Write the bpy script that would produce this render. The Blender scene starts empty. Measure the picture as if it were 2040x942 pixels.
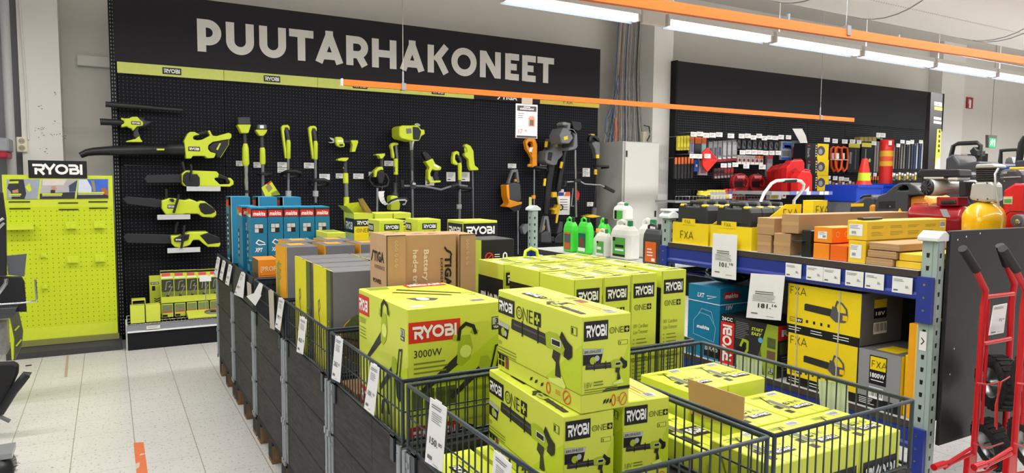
import bpy, math, random
from mathutils import Matrix, Vector
random.seed(7)
S = bpy.context.scene
COL = S.collection
V = Vector
# ---------------------------------------------------------------- camera
FPX, YAW, PIT, ROL, CH = 1396.362, 0.52226276, -0.078223, 0.0082179, 1.5
_F = V((math.sin(YAW)*math.cos(PIT), math.cos(YAW)*math.cos(PIT), math.sin(PIT)))
_r = V((math.cos(YAW), -math.sin(YAW), 0)); _u = _r.cross(_F)
_R = _r*math.cos(ROL)+_u*math.sin(ROL); _U = _u*math.cos(ROL)-_r*math.sin(ROL)
cam = bpy.data.cameras.new('camera'); cam.sensor_width = 36; cam.lens = FPX*36/2040
cam.clip_start = .05; cam.clip_end = 100
co = bpy.data.objects.new('camera', cam); COL.objects.link(co)
m = Matrix((_R, _U, -_F)).transposed().to_4x4(); m.translation = (0, 0, CH)
co.matrix_world = m
S.camera = co
# ---------------------------------------------------------------- light and exposure
S.view_settings.view_transform = 'Standard'; S.view_settings.look = 'None'
S.view_settings.gamma = 1; S.view_settings.use_curve_mapping = False
S.view_settings.exposure = 0.2
w = bpy.data.worlds.new('world'); S.world = w; w.use_nodes = True
w.node_tree.nodes['Background'].inputs[0].default_value = (1, .99, .985, 1)
w.node_tree.nodes['Background'].inputs[1].default_value = .22
TUBE_Z = 3.03
def strip_light(x, y, z, length, power, up=False):
    l = bpy.data.lights.new('tube_light', 'AREA'); l.shape = 'RECTANGLE'; l.size = length; l.size_y = .09
    l.energy = power; l.color = (1, .985, .965)
    o = bpy.data.objects.new('tube_light', l); COL.objects.link(o); o.location = (x, y, z)
    if up: o.rotation_euler.x = math.pi
    return o
ROWS = [(5.2, 13), (2.1, 13), (-1.0, 13)]       # seen tube row, then two unseen rows added for light: y, watts per metre
for ry, pw in ROWS:
    for k in range(7):
        strip_light(-1.6+k*3.06, ry, TUBE_Z-.075, 2.95, pw*2.95)
        if ry == 5.2: strip_light(-1.6+k*3.06, ry, TUBE_Z+.09, 2.95, pw*1.3, True)
        if ry == 2.1 and k > 0: strip_light(-1.6+k*3.06, ry, TUBE_Z+.09, 2.95, pw*4, True)  # upward light of an unseen row, added to whiten the duct

# ---------------------------------------------------------------- pixel to place (measured from the photograph)
def ray(x, y): return _F*FPX+_R*(x-1020)-_U*(y-471)
def onX(x, y, X): r = ray(x, y); return V((0, 0, CH))+r*(X/r.x)
def onY(x, y, Y): r = ray(x, y); return V((0, 0, CH))+r*(Y/r.y)
def onZ(x, y, Z): r = ray(x, y); return V((0, 0, CH))+r*((Z-CH)/r.z)
def crop(x0, y0, x1, w): s = (x1-x0)/w; return lambda x, y: (x0+x*s, y0+y*s)
# ---------------------------------------------------------------- materials
def lin(c):
    c /= 255.
    return c/12.92 if c <= .04045 else ((c+.055)/1.055)**2.4
def rgb(h): return tuple(lin(int(h[i:i+2], 16)) for i in (0, 2, 4))
MATS = {}
def mat(name, h, rough=.55, metal=0, var=.06, scale=30, bump=0, emit=0, trans=0, coat=0, spec=None):
    if name in MATS: return MATS[name]
    M = bpy.data.materials.new(name); M.use_nodes = True; nt = M.node_tree; b = nt.nodes['Principled BSDF']
    c = rgb(h)
    n = nt.nodes.new('ShaderNodeTexNoise'); n.inputs['Scale'].default_value = scale; n.inputs['Detail'].default_value = 2
    tc = nt.nodes.new('ShaderNodeTexCoord'); nt.links.new(tc.outputs['Object'], n.inputs['Vector'])
    mx = nt.nodes.new('ShaderNodeMix'); mx.data_type = 'RGBA'
    mx.inputs[6].default_value = (*[x*(1-var) for x in c], 1); mx.inputs[7].default_value = (*[min(1, x*(1+var)) for x in c], 1)
    nt.links.new(n.outputs['Fac'], mx.inputs[0]); nt.links.new(mx.outputs[2], b.inputs['Base Color'])
    b.inputs['Roughness'].default_value = rough; b.inputs['Metallic'].default_value = metal
    if spec is not None: b.inputs['Specular IOR Level'].default_value = spec
    if coat: b.inputs['Coat Weight'].default_value = coat
    if trans: b.inputs['Transmission Weight'].default_value = trans; b.inputs['IOR'].default_value = 1.2
    if emit:
        b.inputs['Emission Color'].default_value = (*c, 1); b.inputs['Emission Strength'].default_value = emit
    if bump:
        bp = nt.nodes.new('ShaderNodeBump'); bp.inputs['Strength'].default_value = bump; bp.inputs['Distance'].default_value = .004
        nt.links.new(n.outputs['Fac'], bp.inputs['Height']); nt.links.new(bp.outputs['Normal'], b.inputs['Normal'])
    MATS[name] = M
    return M
def node_math(nt, op, a, b=None):
    n = nt.nodes.new('ShaderNodeMath'); n.operation = op
    for i, x in enumerate((a, b)):
        if x is None: continue
        if isinstance(x, (int, float)): n.inputs[i].default_value = x
        else: nt.links.new(x, n.inputs[i])
    return n.outputs[0]
def peg_mat(name, h, hole, pitch, r, rough=.45):
    "painted sheet metal with a regular grid of punched holes (x and z)"
    if name in MATS: return MATS[name]
    M = mat(name, h, rough, spec=.16); nt = M.node_tree; b = nt.nodes['Principled BSDF']
    src = b.inputs['Base Color'].links[0].from_socket
    tc = nt.nodes.new('ShaderNodeTexCoord'); sp = nt.nodes.new('ShaderNodeSeparateXYZ'); nt.links.new(tc.outputs['Object'], sp.inputs[0])
    def cell(o):
        f = node_math(nt, 'FRACT', node_math(nt, 'DIVIDE', o, pitch))
        d = node_math(nt, 'SUBTRACT', f, .5)
        return node_math(nt, 'MULTIPLY', d, d)
    d = node_math(nt, 'ADD', cell(sp.outputs['X']), cell(sp.outputs['Z']))
    k = node_math(nt, 'LESS_THAN', d, (r/pitch)**2)
    mx = nt.nodes.new('ShaderNodeMix'); mx.data_type = 'RGBA'; nt.links.new(k, mx.inputs[0]); nt.links.new(src, mx.inputs[6])
    mx.inputs[7].default_value = (*rgb(hole), 1); nt.links.new(mx.outputs[2], b.inputs['Base Color'])
    return M
LIME = mat('lime_card', 'D5DF4C', .38, var=.03, scale=6)
LIMEP = mat('lime_plastic', 'CEDD33', .35, var=.03)
LIMEB = mat('lime_back', 'CFDD33', .45)
INK = mat('black_ink', '141414', .45)
BLK = mat('black_plastic', '1B1C1F', .42)
BLK2 = mat('black_rubber', '131316', .6)
CHAR = mat('charcoal_plastic', '3A3B3F', .5)
GRY = mat('grey_plastic', '6E7073', .5)
STEEL = mat('brushed_steel', 'A9ACAE', .35, 1, scale=80)
CHROME = mat('bright_steel', 'D5D7D9', .22, 1)
ALU = mat('grey_tube', '7F8285', .4, .6)
WHT = mat('white_card', 'ECECEA', .6, var=.02)
WHTP = mat('white_print', 'F4F4F2', .5, var=.01)
PAPER = mat('paper_tag', 'E9E9E8', .65, var=.02)
GINK = mat('grey_print', '6A6B6C', .6)
OLIVE = mat('olive_print', '7E8C22', .55)
DLIME = mat('dark_lime_print', 'AABD25', .5)
RED = mat('red_print', 'D8261F', .45)
BROWN = mat('brown_card', 'B08A60', .7, var=.08, scale=14)
BROWND = mat('brown_card_inside', '9A7346', .75)
YEL = mat('yellow_card', 'F0D21C', .42, var=.03)
YELP = mat('yellow_plastic', 'F2C51A', .4)
ORG = mat('orange_card', 'F08A1D', .45, var=.03)
ORGP = mat('orange_plastic', 'F59A15', .4)
GCARD = mat('grey_card', '6A696B', .5, var=.05)
DGCARD = mat('dark_card', '2B2A2C', .45)
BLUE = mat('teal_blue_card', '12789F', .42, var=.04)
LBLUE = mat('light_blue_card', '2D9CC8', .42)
# ---------------------------------------------------------------- mesh builder
def fr(o, u, v):
    o, u, v = V(o), V(u), V(v)
    return (o, u, v, u.cross(v).normalized())
class MB:
    def __init__(s): s.v = []; s.f = []; s.m = []; s.s = []; s.mats = []; s.k = 0
    def mi(s, m):
        if m not in s.mats: s.mats.append(m)
        return s.mats.index(m)
    def add(s, vs, fs, m, smooth=False):
        b = len(s.v); s.v += [tuple(q) for q in vs]; i = s.mi(m)
        for f in fs: s.f.append(tuple(b+k for k in f)); s.m.append(i); s.s.append(smooth)
        return s
    def box(s, x0, y0, z0, x1, y1, z1, m):
        return s.add([(x, y, z) for z in (z0, z1) for y in (y0, y1) for x in (x0, x1)],
              [(0, 2, 3, 1), (4, 5, 7, 6), (0, 1, 5, 4), (2, 6, 7, 3), (0, 4, 6, 2), (1, 3, 7, 5)], m)
    def bar(s, a, b, wx, wz, m, up=(0, 0, 1)):
        "square bar from a to b"
        a, b = V(a), V(b); d = (b-a).normalized(); sx = d.cross(V(up))
        if sx.length < 1e-4: sx = V((1, 0, 0))
        sx.normalize(); sz = sx.cross(d)
        vs = [p+sx*i*wx/2+sz*j*wz/2 for p in (a, b) for i, j in ((-1, -1), (1, -1), (1, 1), (-1, 1))]
        return s.add(vs, [(0, 1, 2, 3), (7, 6, 5, 4), (0, 4, 5, 1), (1, 5, 6, 2), (2, 6, 7, 3), (3, 7, 4, 0)], m)
    def tube(s, pts, r, m, n=8, closed=False):
        pts = [V(p) for p in pts]; k = len(pts); rs = r if isinstance(r, (list, tuple)) else [r]*k
        vs = []; prev = None
        for i, p in enumerate(pts):
            a = pts[(i-1) % k] if (closed or i > 0) else p; b = pts[(i+1) % k] if (closed or i < k-1) else p
            t = (b-a).normalized()
            if prev is None:
                prev = t.orthogonal().normalized()
            nrm = prev-t*prev.dot(t)
            if nrm.length < 1e-5: nrm = t.orthogonal()
            nrm.normalize(); prev = nrm; bn = t.cross(nrm)
            for j in range(n):
                an = 2*math.pi*j/n; vs.append(p+(nrm*math.cos(an)+bn*math.sin(an))*rs[i])
        fs = []
        for i in range(k if closed else k-1):
            for j in range(n):
                A = i*n+j; B = i*n+(j+1) % n; C = ((i+1) % k)*n+(j+1) % n; D = ((i+1) % k)*n+j
                fs.append((A, B, C, D))
        s.add(vs, fs, m, True)
        if not closed:
            s.add(vs[:n], [tuple(range(n-1, -1, -1))], m); s.add(vs[-n:], [tuple(range(n))], m)
        return s
    def prism(s, poly, f, c0, c1, m, ms=None):
        "polygon in frame f extruded along its normal from c0 to c1"
        n = len(poly); o, u, v, w = f
        A = [o+u*a+v*b+w*c0 for a, b in poly]; B = [o+u*a+v*b+w*c1 for a, b in poly]
        ar = sum(poly[i][0]*poly[(i+1) % n][1]-poly[(i+1) % n][0]*poly[i][1] for i in range(n))
        up = ar*(c1-c0) > 0
        top = tuple(range(n, 2*n)); bot = tuple(range(n-1, -1, -1)); sides = [(i, (i+1) % n, n+(i+1) % n, n+i) for i in range(n)]
        if not up: top = top[::-1]; bot = bot[::-1]; sides = [q[::-1] for q in sides]
        if ms is None: return s.add(A+B, [bot, top]+sides, m)
        s.add(A+B, [bot, top], m); return s.add(A+B, sides, ms)
    def lathe(s, prof, m, o=(0, 0, 0), ax=(0, 0, 1), n=20, smooth=True):
        "profile of (radius, height) along axis ax from o"
        o = V(o); ax = V(ax).normalized(); e = ax.orthogonal().normalized(); g = ax.cross(e)
        vs = [o+ax*h+(e*math.cos(2*math.pi*j/n)+g*math.sin(2*math.pi*j/n))*r for r, h in prof for j in range(n)]
        fs = [(i*n+j, i*n+(j+1) % n, (i+1)*n+(j+1) % n, (i+1)*n+j) for i in range(len(prof)-1) for j in range(n)]
        return s.add(vs, fs, m, smooth)
    def ell(s, c, r, m, n=14, k=8):
        c = V(c); vs = []
        for i in range(k+1):
            t = math.pi*i/k
            for j in range(n):
                a = 2*math.pi*j/n; vs.append(c+V((r[0]*math.sin(t)*math.cos(a), r[1]*math.sin(t)*math.sin(a), -r[2]*math.cos(t))))
        fs = [(i*n+j, i*n+(j+1) % n, (i+1)*n+(j+1) % n, (i+1)*n+j) for i in range(k) for j in range(n)]
        return s.add(vs, fs, m, True)
    # flat print on a face: lift keeps the ink a hair off the sheet
    def poly(s, f, pts, m, l=.0008):
        o, u, v, w = f; n = len(pts)
        ar = sum(pts[i][0]*pts[(i+1) % n][1]-pts[(i+1) % n][0]*pts[i][1] for i in range(n))
        ps = pts if ar > 0 else pts[::-1]
        return s.add([o+u*a+v*b+w*l for a, b in ps], [tuple(range(n))], m)
    def rect(s, f, a0, b0, a1, b1, m, l=.0008): return s.poly(f, [(a0, b0), (a1, b0), (a1, b1), (a0, b1)], m, l)
    def disc(s, f, a, b, r, m, l=.0008, n=18, ry=None):
        return s.poly(f, [(a+r*math.cos(2*math.pi*i/n), b+(ry or r)*math.sin(2*math.pi*i/n)) for i in range(n)], m, l)
    def stroke(s, f, pts, wd, m, l=.0016, closed=False):
        P = [V((a, b)) for i, (a, b) in enumerate(pts) if not i or (abs(a-pts[i-1][0])+abs(b-pts[i-1][1])) > 1e-5]; k = len(P); L = []; Rr = []
        for i in range(k):
            a = P[(i-1) % k] if closed or i > 0 else None; b = P[(i+1) % k] if closed or i < k-1 else None
            d1 = (P[i]-a).normalized() if a is not None else None; d2 = (b-P[i]).normalized() if b is not None else None
            d1 = d1 or d2; d2 = d2 or d1
            n1 = V((-d1.y, d1.x)); n2 = V((-d2.y, d2.x)); mm = n1+n2
            mm = n1 if mm.length < .2 else mm.normalized()
            q = mm*(wd/2/max(.45, mm.dot(n1))); L.append(P[i]+q); Rr.append(P[i]-q)
        s.k = (s.k+1) % 6; l *= 1+s.k*.15      # crossing strokes never share one plane
        o, u, v, w = f; vs = [o+u*p.x+v*p.y+w*l for p in L+Rr]
        fs = [(k+i, k+(i+1) % k, (i+1) % k, i) for i in range(k if closed else k-1)]
        return s.add(vs, fs, m)
    def lines(s, f, a, b, wd, n, pitch, m, h=None, jit=.35, l=.0012):
        "rows of print too small to read"
        for i in range(n):
            y = b-i*pitch; s.rect(f, a, y-(h or pitch*.4), a+wd*(1-random.random()*jit), y, m, l)
        return s
    def text(s, f, t, a, b, h, m, wd=None, bold=0, shear=0, l=.0016, al='l'):
        vs, fs, W = glyphs(t, bold, shear); k = h; kx = (wd/W if wd else h)
        if al == 'c': a -= W*kx/2
        if al == 'r': a -= W*kx
        o, u, v, w = f
        return s.add([o+u*(a+x*kx)+v*(b+y*k)+w*l for x, y in vs], fs, m)
    def build(s, name, parent=None, loc=None, rz=0, bevel=0, seg=1, keep=False):
        me = bpy.data.meshes.new(name)
        if loc is None and not keep:
            if parent is not None: base = parent['_base'] if '_base' in parent else (0, 0, 0)
            else:
                xs = [q[0] for q in s.v]; ys = [q[1] for q in s.v]; base = ((min(xs)+max(xs))/2, (min(ys)+max(ys))/2, min(q[2] for q in s.v))
            base = tuple(base)
            vv = [(q[0]-base[0], q[1]-base[1], q[2]-base[2]) for q in s.v]
        else: base = (0, 0, 0); vv = s.v
        me.from_pydata(vv, [], s.f)
        for q in s.mats: me.materials.append(q)
        me.polygons.foreach_set('material_index', s.m); me.polygons.foreach_set('use_smooth', s.s); me.update()
        o = bpy.data.objects.new(name, me); COL.objects.link(o)
        if parent is not None:
            o.parent = parent
            if loc is not None: o.location = loc
            o['_base'] = base
        else:
            o.location = loc if loc is not None else base; o['_base'] = base
        o.rotation_euler.z = rz
        if bevel:
            b = o.modifiers.new('edge', 'BEVEL'); b.width = bevel; b.segments = seg; b.limit_method = 'ANGLE'; b.angle_limit = .7
        return o
_G = {}
def glyphs(t, bold=0, shear=0):
    key = (t, bold, shear)
    if key not in _G:
        c = bpy.data.curves.new('t', 'FONT'); c.body = t; c.size = 1; c.offset = bold; c.resolution_u = 2; c.shear = shear
        if bold: c.space_character = 1+bold*1.6
        o = bpy.data.objects.new('t', c); COL.objects.link(o); me = bpy.data.meshes.new_from_object(o)
        vs = [(q.co.x, q.co.y) for q in me.vertices]; fs = [tuple(p.vertices) for p in me.polygons]
        bpy.data.objects.remove(o); bpy.data.meshes.remove(me); bpy.data.curves.remove(c)
        x0 = min(x for x, y in vs) if vs else 0; x1 = max(x for x, y in vs) if vs else 1
        cap = .73
        vs = [((x-x0)/cap, y/cap) for x, y in vs]
        def up(f):
            a = sum(vs[f[i]][0]*vs[f[(i+1) % len(f)]][1]-vs[f[(i+1) % len(f)]][0]*vs[f[i]][1] for i in range(len(f)))
            return f if a > 0 else f[::-1]
        _G[key] = (vs, [up(f) for f in fs], (x1-x0)/cap)
    return _G[key]
def arc(cx, cy, r, a0, a1, n=6, ry=None):
    return [(cx+r*math.cos(math.radians(a0+(a1-a0)*i/n)), cy+(ry or r)*math.sin(math.radians(a0+(a1-a0)*i/n))) for i in range(n+1)]
RY = [[(0, .88), (.72, .88)]+arc(.74, .665, .215, 80, -80, 5)+[(.72, .45), (.36, .45)], [(.56, .47), (.98, -.02)], [(.28, 0), (.28, .62)],
      [(1.03, 1.0), (1.48, .42)], [(1.93, 1.0), (1.48, .42)], [(1.48, .5), (1.48, 0)],
      [(3.12, .88), (3.7, .88)]+arc(3.72, .69, .17, 80, -80, 4)+[(3.7, .52), (3.4, .52)], [(3.4, .51), (3.78, .51)]+arc(3.8, .31, .19, 80, -80, 4)+[(3.78, .12), (3.3, .12)],
      [(3.3, .62), (3.3, .02)], [(4.24, 0), (4.24, 1)]]
def ryobi(mb, f, a, b, wd, bg=None, fg=None, ht=None, l=.0012, rot=0):
    "logo panel: lower-left a, b, width wd"
    bg = bg or INK; fg = fg or WHTP; ht = ht or wd/3.3
    mb.rect(f, a, b, a+wd, b+ht, bg, l)
    k = wd*.86/4.4; kv = ht*.6; a0 = a+wd*.07; b0 = b+ht*.2
    o, u, v, w = f; g = (o+u*a0+v*b0, u*k, v*kv, w)
    for q in RY: mb.stroke(g, q, .23, fg, l+.0006)
    mb.stroke(g, [(2.52+.47*math.cos(t*.449), .5+.385*math.sin(t*.449)) for t in range(14)], .23, fg, l+.0006, True)
    return mb
def oneplus(mb, f, a, b, h, ink=None, l=.0012, key=None):
    ink = ink or INK; o, u, v, w = f; g = (o+u*a+v*b, u*h, v*h, w)
    mb.stroke(g, arc(.52, .5, .46, 0, 342, 17), .09, ink, l, True); mb.stroke(g, arc(.52, .5, .2, 0, 330, 9), .05, ink, l, True)
    mb.stroke(g, [(1.2, 0), (1.2, .97), (1.88, .03), (1.88, 1)], .11, ink, l)
    for y in (.05, .5, .95): mb.stroke(g, [(2.15, y), (2.75, y)], .1, ink, l)
    mb.stroke(g, [(2.2, 0), (2.2, 1)], .11, ink, l)
    mb.rect(g, 2.95, -.02, 3.97, 1.02, ink, l); mb.rect(g, 3.12, .4, 3.8, .6, key or LIME, l+.0006); mb.rect(g, 3.36, .15, 3.56, .85, key or LIME, l+.0006)
    return mb
FXAS = [[(0, 0), (0, 1), (.5, 1)], [(0, .52), (.42, .52)], [(.75, 0), (1.4, 1)], [(.75, 1), (1.4, 0)], [(1.6, 0), (2.02, 1), (2.44, 0)], [(1.75, .3), (2.3, .3)]]
def fxa(mb, f, a, b, h, ink, l=.0012, wd=.1):
    o, u, v, w = f; g = (o+u*a+v*b, u*h, v*h, w)
    for q in FXAS: mb.stroke(g, q, wd, ink, l)
    return mb
def makita(mb, f, a, b, wd, ht, l=.0012):
    mb.rect(f, a, b, a+wd, b+ht, RED, l); mb.text(f, 'makita', a+wd*.06, b+ht*.22, ht*.62, WHTP, wd*.86, .035, .25, l+.0006)
    return mb
def stiga(mb, f, a, b, h, wd, ink, l=.0012):
    o, u, v, w = f; g = (o+u*a+v*b, u*(wd/3.3), v*h, w)
    mb.stroke(g, [(-.1, -.1), (.2, .3), (.35, .8), (.62, 1.05)], .22, ink, l)
    mb.text(g, 'TIGA', .62, 0, 1, ink, 2.7, .05, 0, l)
    return mb
def barcode(mb, f, a, b, wd, ht, l=.0012):
    mb.rect(f, a, b, a+wd, b+ht, WHTP, l)
    for i in range(9): mb.rect(f, a+wd*(.08+i*.1), b+ht*.2, a+wd*(.08+i*.1+.03+.03*(i % 3)/2), b+ht*.92, INK, l+.0004)
# ---------------------------------------------------------------- objects
def tag(o, label, cat, group=None):
    o['label'] = label; o['category'] = cat
    if group: o['group'] = group
    return o
def thing(name, label, cat, loc=(0, 0, 0), rz=0, group=None):
    o = bpy.data.objects.new(name, None); COL.objects.link(o); o.empty_display_size = .05
    o.location = loc; o.rotation_euler.z = rz; o['_base'] = tuple(loc)
    return tag(o, label, cat, group)
def struct(o): o['kind'] = 'structure'; return o
def dup(o, loc, rz=None, label=None, group=None):
    c = o.copy(); COL.objects.link(c); c.location = loc
    if rz is not None: c.rotation_euler.z = rz
    if label: c['label'] = label
    if group: c['group'] = group
    for ch in list(o.children):
        k = ch.copy(); COL.objects.link(k); k.parent = c
        for g in list(ch.children):
            h = g.copy(); COL.objects.link(h); h.parent = k
    return c
def faces(w, d, h):
    "frames of a carton's near left side, front side and top (origin at its near left bottom corner)"
    return (fr((0, d, 0), (0, -1, 0), (0, 0, 1)), fr((0, 0, 0), (1, 0, 0), (0, 0, 1)), fr((0, 0, h), (1, 0, 0), (0, 1, 0)))
# ================================================================ the room
def floor_mat():
    M = mat('floor_terrazzo_tiles', 'D5D3D0', .32, var=.05, scale=3); nt = M.node_tree; b = nt.nodes['Principled BSDF']
    src = b.inputs['Base Color'].links[0].from_socket
    tc = nt.nodes.new('ShaderNodeTexCoord'); sp = nt.nodes.new('ShaderNodeSeparateXYZ'); nt.links.new(tc.outputs['Object'], sp.inputs[0])
    vo = nt.nodes.new('ShaderNodeTexNoise'); vo.inputs['Scale'].default_value = 62; vo.inputs['Detail'].default_value = 3; vo.inputs['Roughness'].default_value = .55
    nt.links.new(tc.outputs['Object'], vo.inputs['Vector'])
    cr = nt.nodes.new('ShaderNodeValToRGB'); cr.color_ramp.elements[0].position = .30; cr.color_ramp.elements[1].position = .405
    cr.color_ramp.elements[0].color = (.16, .15, .14, 1); cr.color_ramp.elements[1].color = (1, 1, 1, 1); nt.links.new(vo.outputs['Fac'], cr.inputs[0])
    m1 = nt.nodes.new('ShaderNodeMix'); m1.data_type = 'RGBA'; m1.blend_type = 'MULTIPLY'; m1.inputs[0].default_value = .8
    nt.links.new(src, m1.inputs[6]); nt.links.new(cr.outputs[0], m1.inputs[7])
    def joint(o, off, w):
        f = node_math(nt, 'FRACT', node_math(nt, 'DIVIDE', node_math(nt, 'SUBTRACT', o, off), .302))
        return node_math(nt, 'LESS_THAN', node_math(nt, 'ABSOLUTE', node_math(nt, 'SUBTRACT', f, .5)), w)
    jx = joint(sp.outputs['X'], .085+.151, .0075); jy = joint(sp.outputs['Y'], 6.19+.151, .006)
    m2 = nt.nodes.new('ShaderNodeMix'); m2.data_type = 'RGBA'; m2.inputs[7].default_value = (*rgb('8A8378'), 1)
    nt.links.new(node_math(nt, 'MULTIPLY', jx, .85), m2.inputs[0]); nt.links.new(m1.outputs[2], m2.inputs[6])
    m3 = nt.nodes.new('ShaderNodeMix'); m3.data_type = 'RGBA'; m3.inputs[7].default_value = (*rgb('9C958A'), 1)
    nt.links.new(node_math(nt, 'MULTIPLY', jy, .55), m3.inputs[0]); nt.links.new(m2.outputs[2], m3.inputs[6])
    nt.links.new(m3.outputs[2], b.inputs['Base Color'])
    return M
PLASTER = mat('painted_plaster', 'D6D3CC', .7, var=.03, scale=2.5, bump=.05)
def sbox(name, x0, y0, z0, x1, y1, z1, m): return struct(MB().box(x0, y0, z0, x1, y1, z1, m).build(name, keep=True))
struct(MB().box(-4, -4, -.1, 25, 8.2, 0, floor_mat()).build('floor', keep=True))
sbox('wall_back', -4, 7.85, 0, 25, 8.05, 4.2, PLASTER)
sbox('ceiling', -4, -4, 4.2, 25, 8.2, 4.3, mat('ceiling_paint', 'CFCBC4', .8))
PILL = mat('pillar_paint', 'DEDCD8', .6, var=.03, scale=4)
xl0, xl1 = onY(40, 200, 7.5).x, onY(121.5, 200, 7.5).x
pl = MB().box(xl0, 7.5, 0, xl1, 7.848, 4.2, PILL)
f = fr((xl0, 7.5, 0), (1, 0, 0), (0, 0, 1))
SCUFF = mat('scuff_marks', '6F6B66', .8)
for cx, cz, n, sx, sz in ((.15, 1.93, 14, .06, .02), (.2, 1.88, 12, .08, .02), (.27, 1.98, 7, .05, .05), (.27, 2.24, 7, .07, .06), (.14, 2.12, 5, .03, .02), (.3, 1.86, 8, .04, .04), (.16, 1.72, 5, .03, .05)):
    for i in range(n):
        a = cx+random.gauss(0, sx*.5); b_ = cz+random.gauss(0, sz*.5); r_ = random.uniform(.0015, .0045)
        if a > .02: pl.disc(f, a, b_, r_*random.uniform(.7, 1.8), SCUFF, n=7, ry=r_)
struct(pl.build('trim_1', keep=True))
# wall conduit and double socket on the left pillar
xc = onY(53, 200, 7.49).x
t = MB().tube([(xc-.02, 7.492, 3.9), (xc-.02, 7.492, 3.0), (xc, 7.492, 2.2), (xc, 7.492, 1.83)], .007, PILL)
tag(t.build('cable_conduit'), 'thin white cable conduit running down the left pillar to the socket', 'conduit')
q = onY(44, 288, 7.49)
t = thing('wall_socket', 'cream double wall socket on the left pillar above the green display board', 'socket', (q.x, 7.5, q.z))
CREAM = mat('cream_plastic', 'E3DCC4', .4)
MB().box(q.x-.04, 7.465, q.z-.065, q.x+.04, 7.4995, q.z+.065, CREAM).build('cover_plate', t, bevel=.006)
for dz in (.03, -.03):
    mb = MB(); g = fr((q.x, 7.4645, q.z+dz), (1, 0, 0), (0, 0, 1)); mb.disc(g, 0, 0, .024, mat('socket_well', 'A79F8A', .5)); mb.disc(g, -.009, 0, .0035, INK, .0014, 8); mb.disc(g, .009, 0, .0035, INK, .0014, 8)
    mb.build('outlet', t)
# dark glazed strip left of the pillar with a pipe and a red box at the edge of the picture
sbox('window_1', -1.9, 7.7, .9, xl0-.02, 7.8, 4.2, mat('dark_window_strip', '77777B', .35))
MB().box(0, 0, 0, 1, 1, 1, BLK)
xa = onY(15, 150, 7.45).x
tag(MB().tube([(xa, 7.45, 0), (xa, 7.45, 4.2)], .035, mat('pipe_paint', 'B9BABC', .5), 10).build('heating_pipe'), 'pale grey vertical pipe left of the left pillar', 'pipe')
q = onY(0, 297, 7.2)
t = thing('wall_alarm', 'grey and red device on the far left behind the green display', 'device', (q.x, 7.2, q.z))
MB().box(q.x-.12, 7.1, q.z-.02, q.x+.07, 7.48, q.z+.09, mat('device_grey', '8D8F95', .5)).build('housing', t, bevel=.01)
MB().box(q.x-.12, 7.1, q.z-.075, q.x+.06, 7.48, q.z-.021, mat('device_red', 'A01226', .4)).build('red_cap', t, bevel=.01)
# trunking on the recess wall
a, b2 = onY(153, 110, 7.84), onY(153, 131, 7.84)
tag(MB().box(a.x, 7.79, b2.z, .6, 7.849, a.z, PILL).build('cable_trunking', bevel=.004), 'white cable trunking on the recess wall running behind the dark sign', 'trunking')
# middle pillar, right pillar
xm0, xm1 = onY(1302, 150, 7.25).x, onY(1340, 150, 7.25).x
sbox('trim_2', xm0, 7.25, 0, xm1, 7.848, 4.2, PILL)
xr0, xr1 = onY(1872, 250, 7.6).x, onY(1917, 250, 7.6).x
sbox('trim_3', xr0, 7.6, 0, xr1, 7.848, 4.2, PILL)
sbox('baseboard_back', -4, 7.82, 0, 25, 7.85, .14, mat('skirting', '8B8782', .6))
# ---------------------------------------------------------------- hanging sign over the pegboard wall
X0, BAY, PY = .103, .9045, 7.4
SIGNC = mat('sign_charcoal', '242228', .5, spec=.2, var=.04, scale=2)
LETTER = mat('sign_letter_pale', 'DEDBD5', .5, var=.02)
sb = MB().box(.085, PY-.02, 2.556, 5.535, PY+.03, 3.2, SIGNC)
f = fr((0, PY-.02, 0), (1, 0, 0), (0, 0, 1))
GL = {'P': lambda W: [[(.125, 0), (.125, 1)], [(.2, .875), (W-.42, .875)]+arc(W-.42, .605, .27, 80, -80, 12)+[(W-.42, .335), (.2, .335)]],
      'U': lambda W: [[(.125, 1), (.125, .42)]+arc(W/2, .42, W/2-.125, 180, 360, 18, .295)+[(W-.125, 1)]],
      'T': lambda W: [[(0, .885), (W, .885)], [(W/2, .8), (W/2, 0)]],
      'A': lambda W: [[(.13, 0), (W/2, .93)], [(W-.13, 0), (W/2, .93)], [(.3, .24), (W-.3, .24)], [(W/2-.13, .95), (W/2+.13, .95)]],
      'R': lambda W: [[(.125, 0), (.125, 1)], [(.2, .875), (W-.42, .875)]+arc(W-.4, .625, .25, 80, -80, 12)+[(W-.42, .375), (.2, .375)], [(W*.52, .4), (W-.15, 0)]],
      'H': lambda W: [[(.125, 0), (.125, 1)], [(W-.125, 0), (W-.125, 1)], [(.2, .5), (W-.2, .5)]],
      'K': lambda W: [[(.125, 0), (.125, 1)], [(W-.14, 1), (.3, .45)], [(.42, .55), (W-.15, 0)]],
      'O': lambda W: None,
      'N': lambda W: [[(.125, 0), (.125, 1)], [(W-.125, 0), (W-.125, 1)], [(.16, .93), (W-.16, .07)]],
      'E': lambda W: [[(.125, 0), (.125, 1)], [(.15, .885), (W, .885)], [(.15, .5), (W-.1, .5)], [(.15, .115), (W, .115)]]}
c1 = crop(380, 20, 760, 1989); c2 = crop(740, 60, 1200, 2040)
LET = [('P', c1, 68, 328), ('U', c1, 367, 658), ('U', c1, 713, 992), ('T', c1, 1025, 1278), ('A', c1, 1292, 1590), ('R', c1, 1618, 1855), ('H', c2, 4, 220), ('A', c2, 247, 470),
       ('K', c2, 495, 690), ('O', c2, 705, 928), ('N', c2, 957, 1141), ('E', c2, 1180, 1302), ('E', c2, 1330, 1450), ('T', c2, 1465, 1612)]
zt = onY(*c1(68, 88), PY-.02).z; zb = onY(*c1(80, 430), PY-.02).z; Hh = zt-zb
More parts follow.
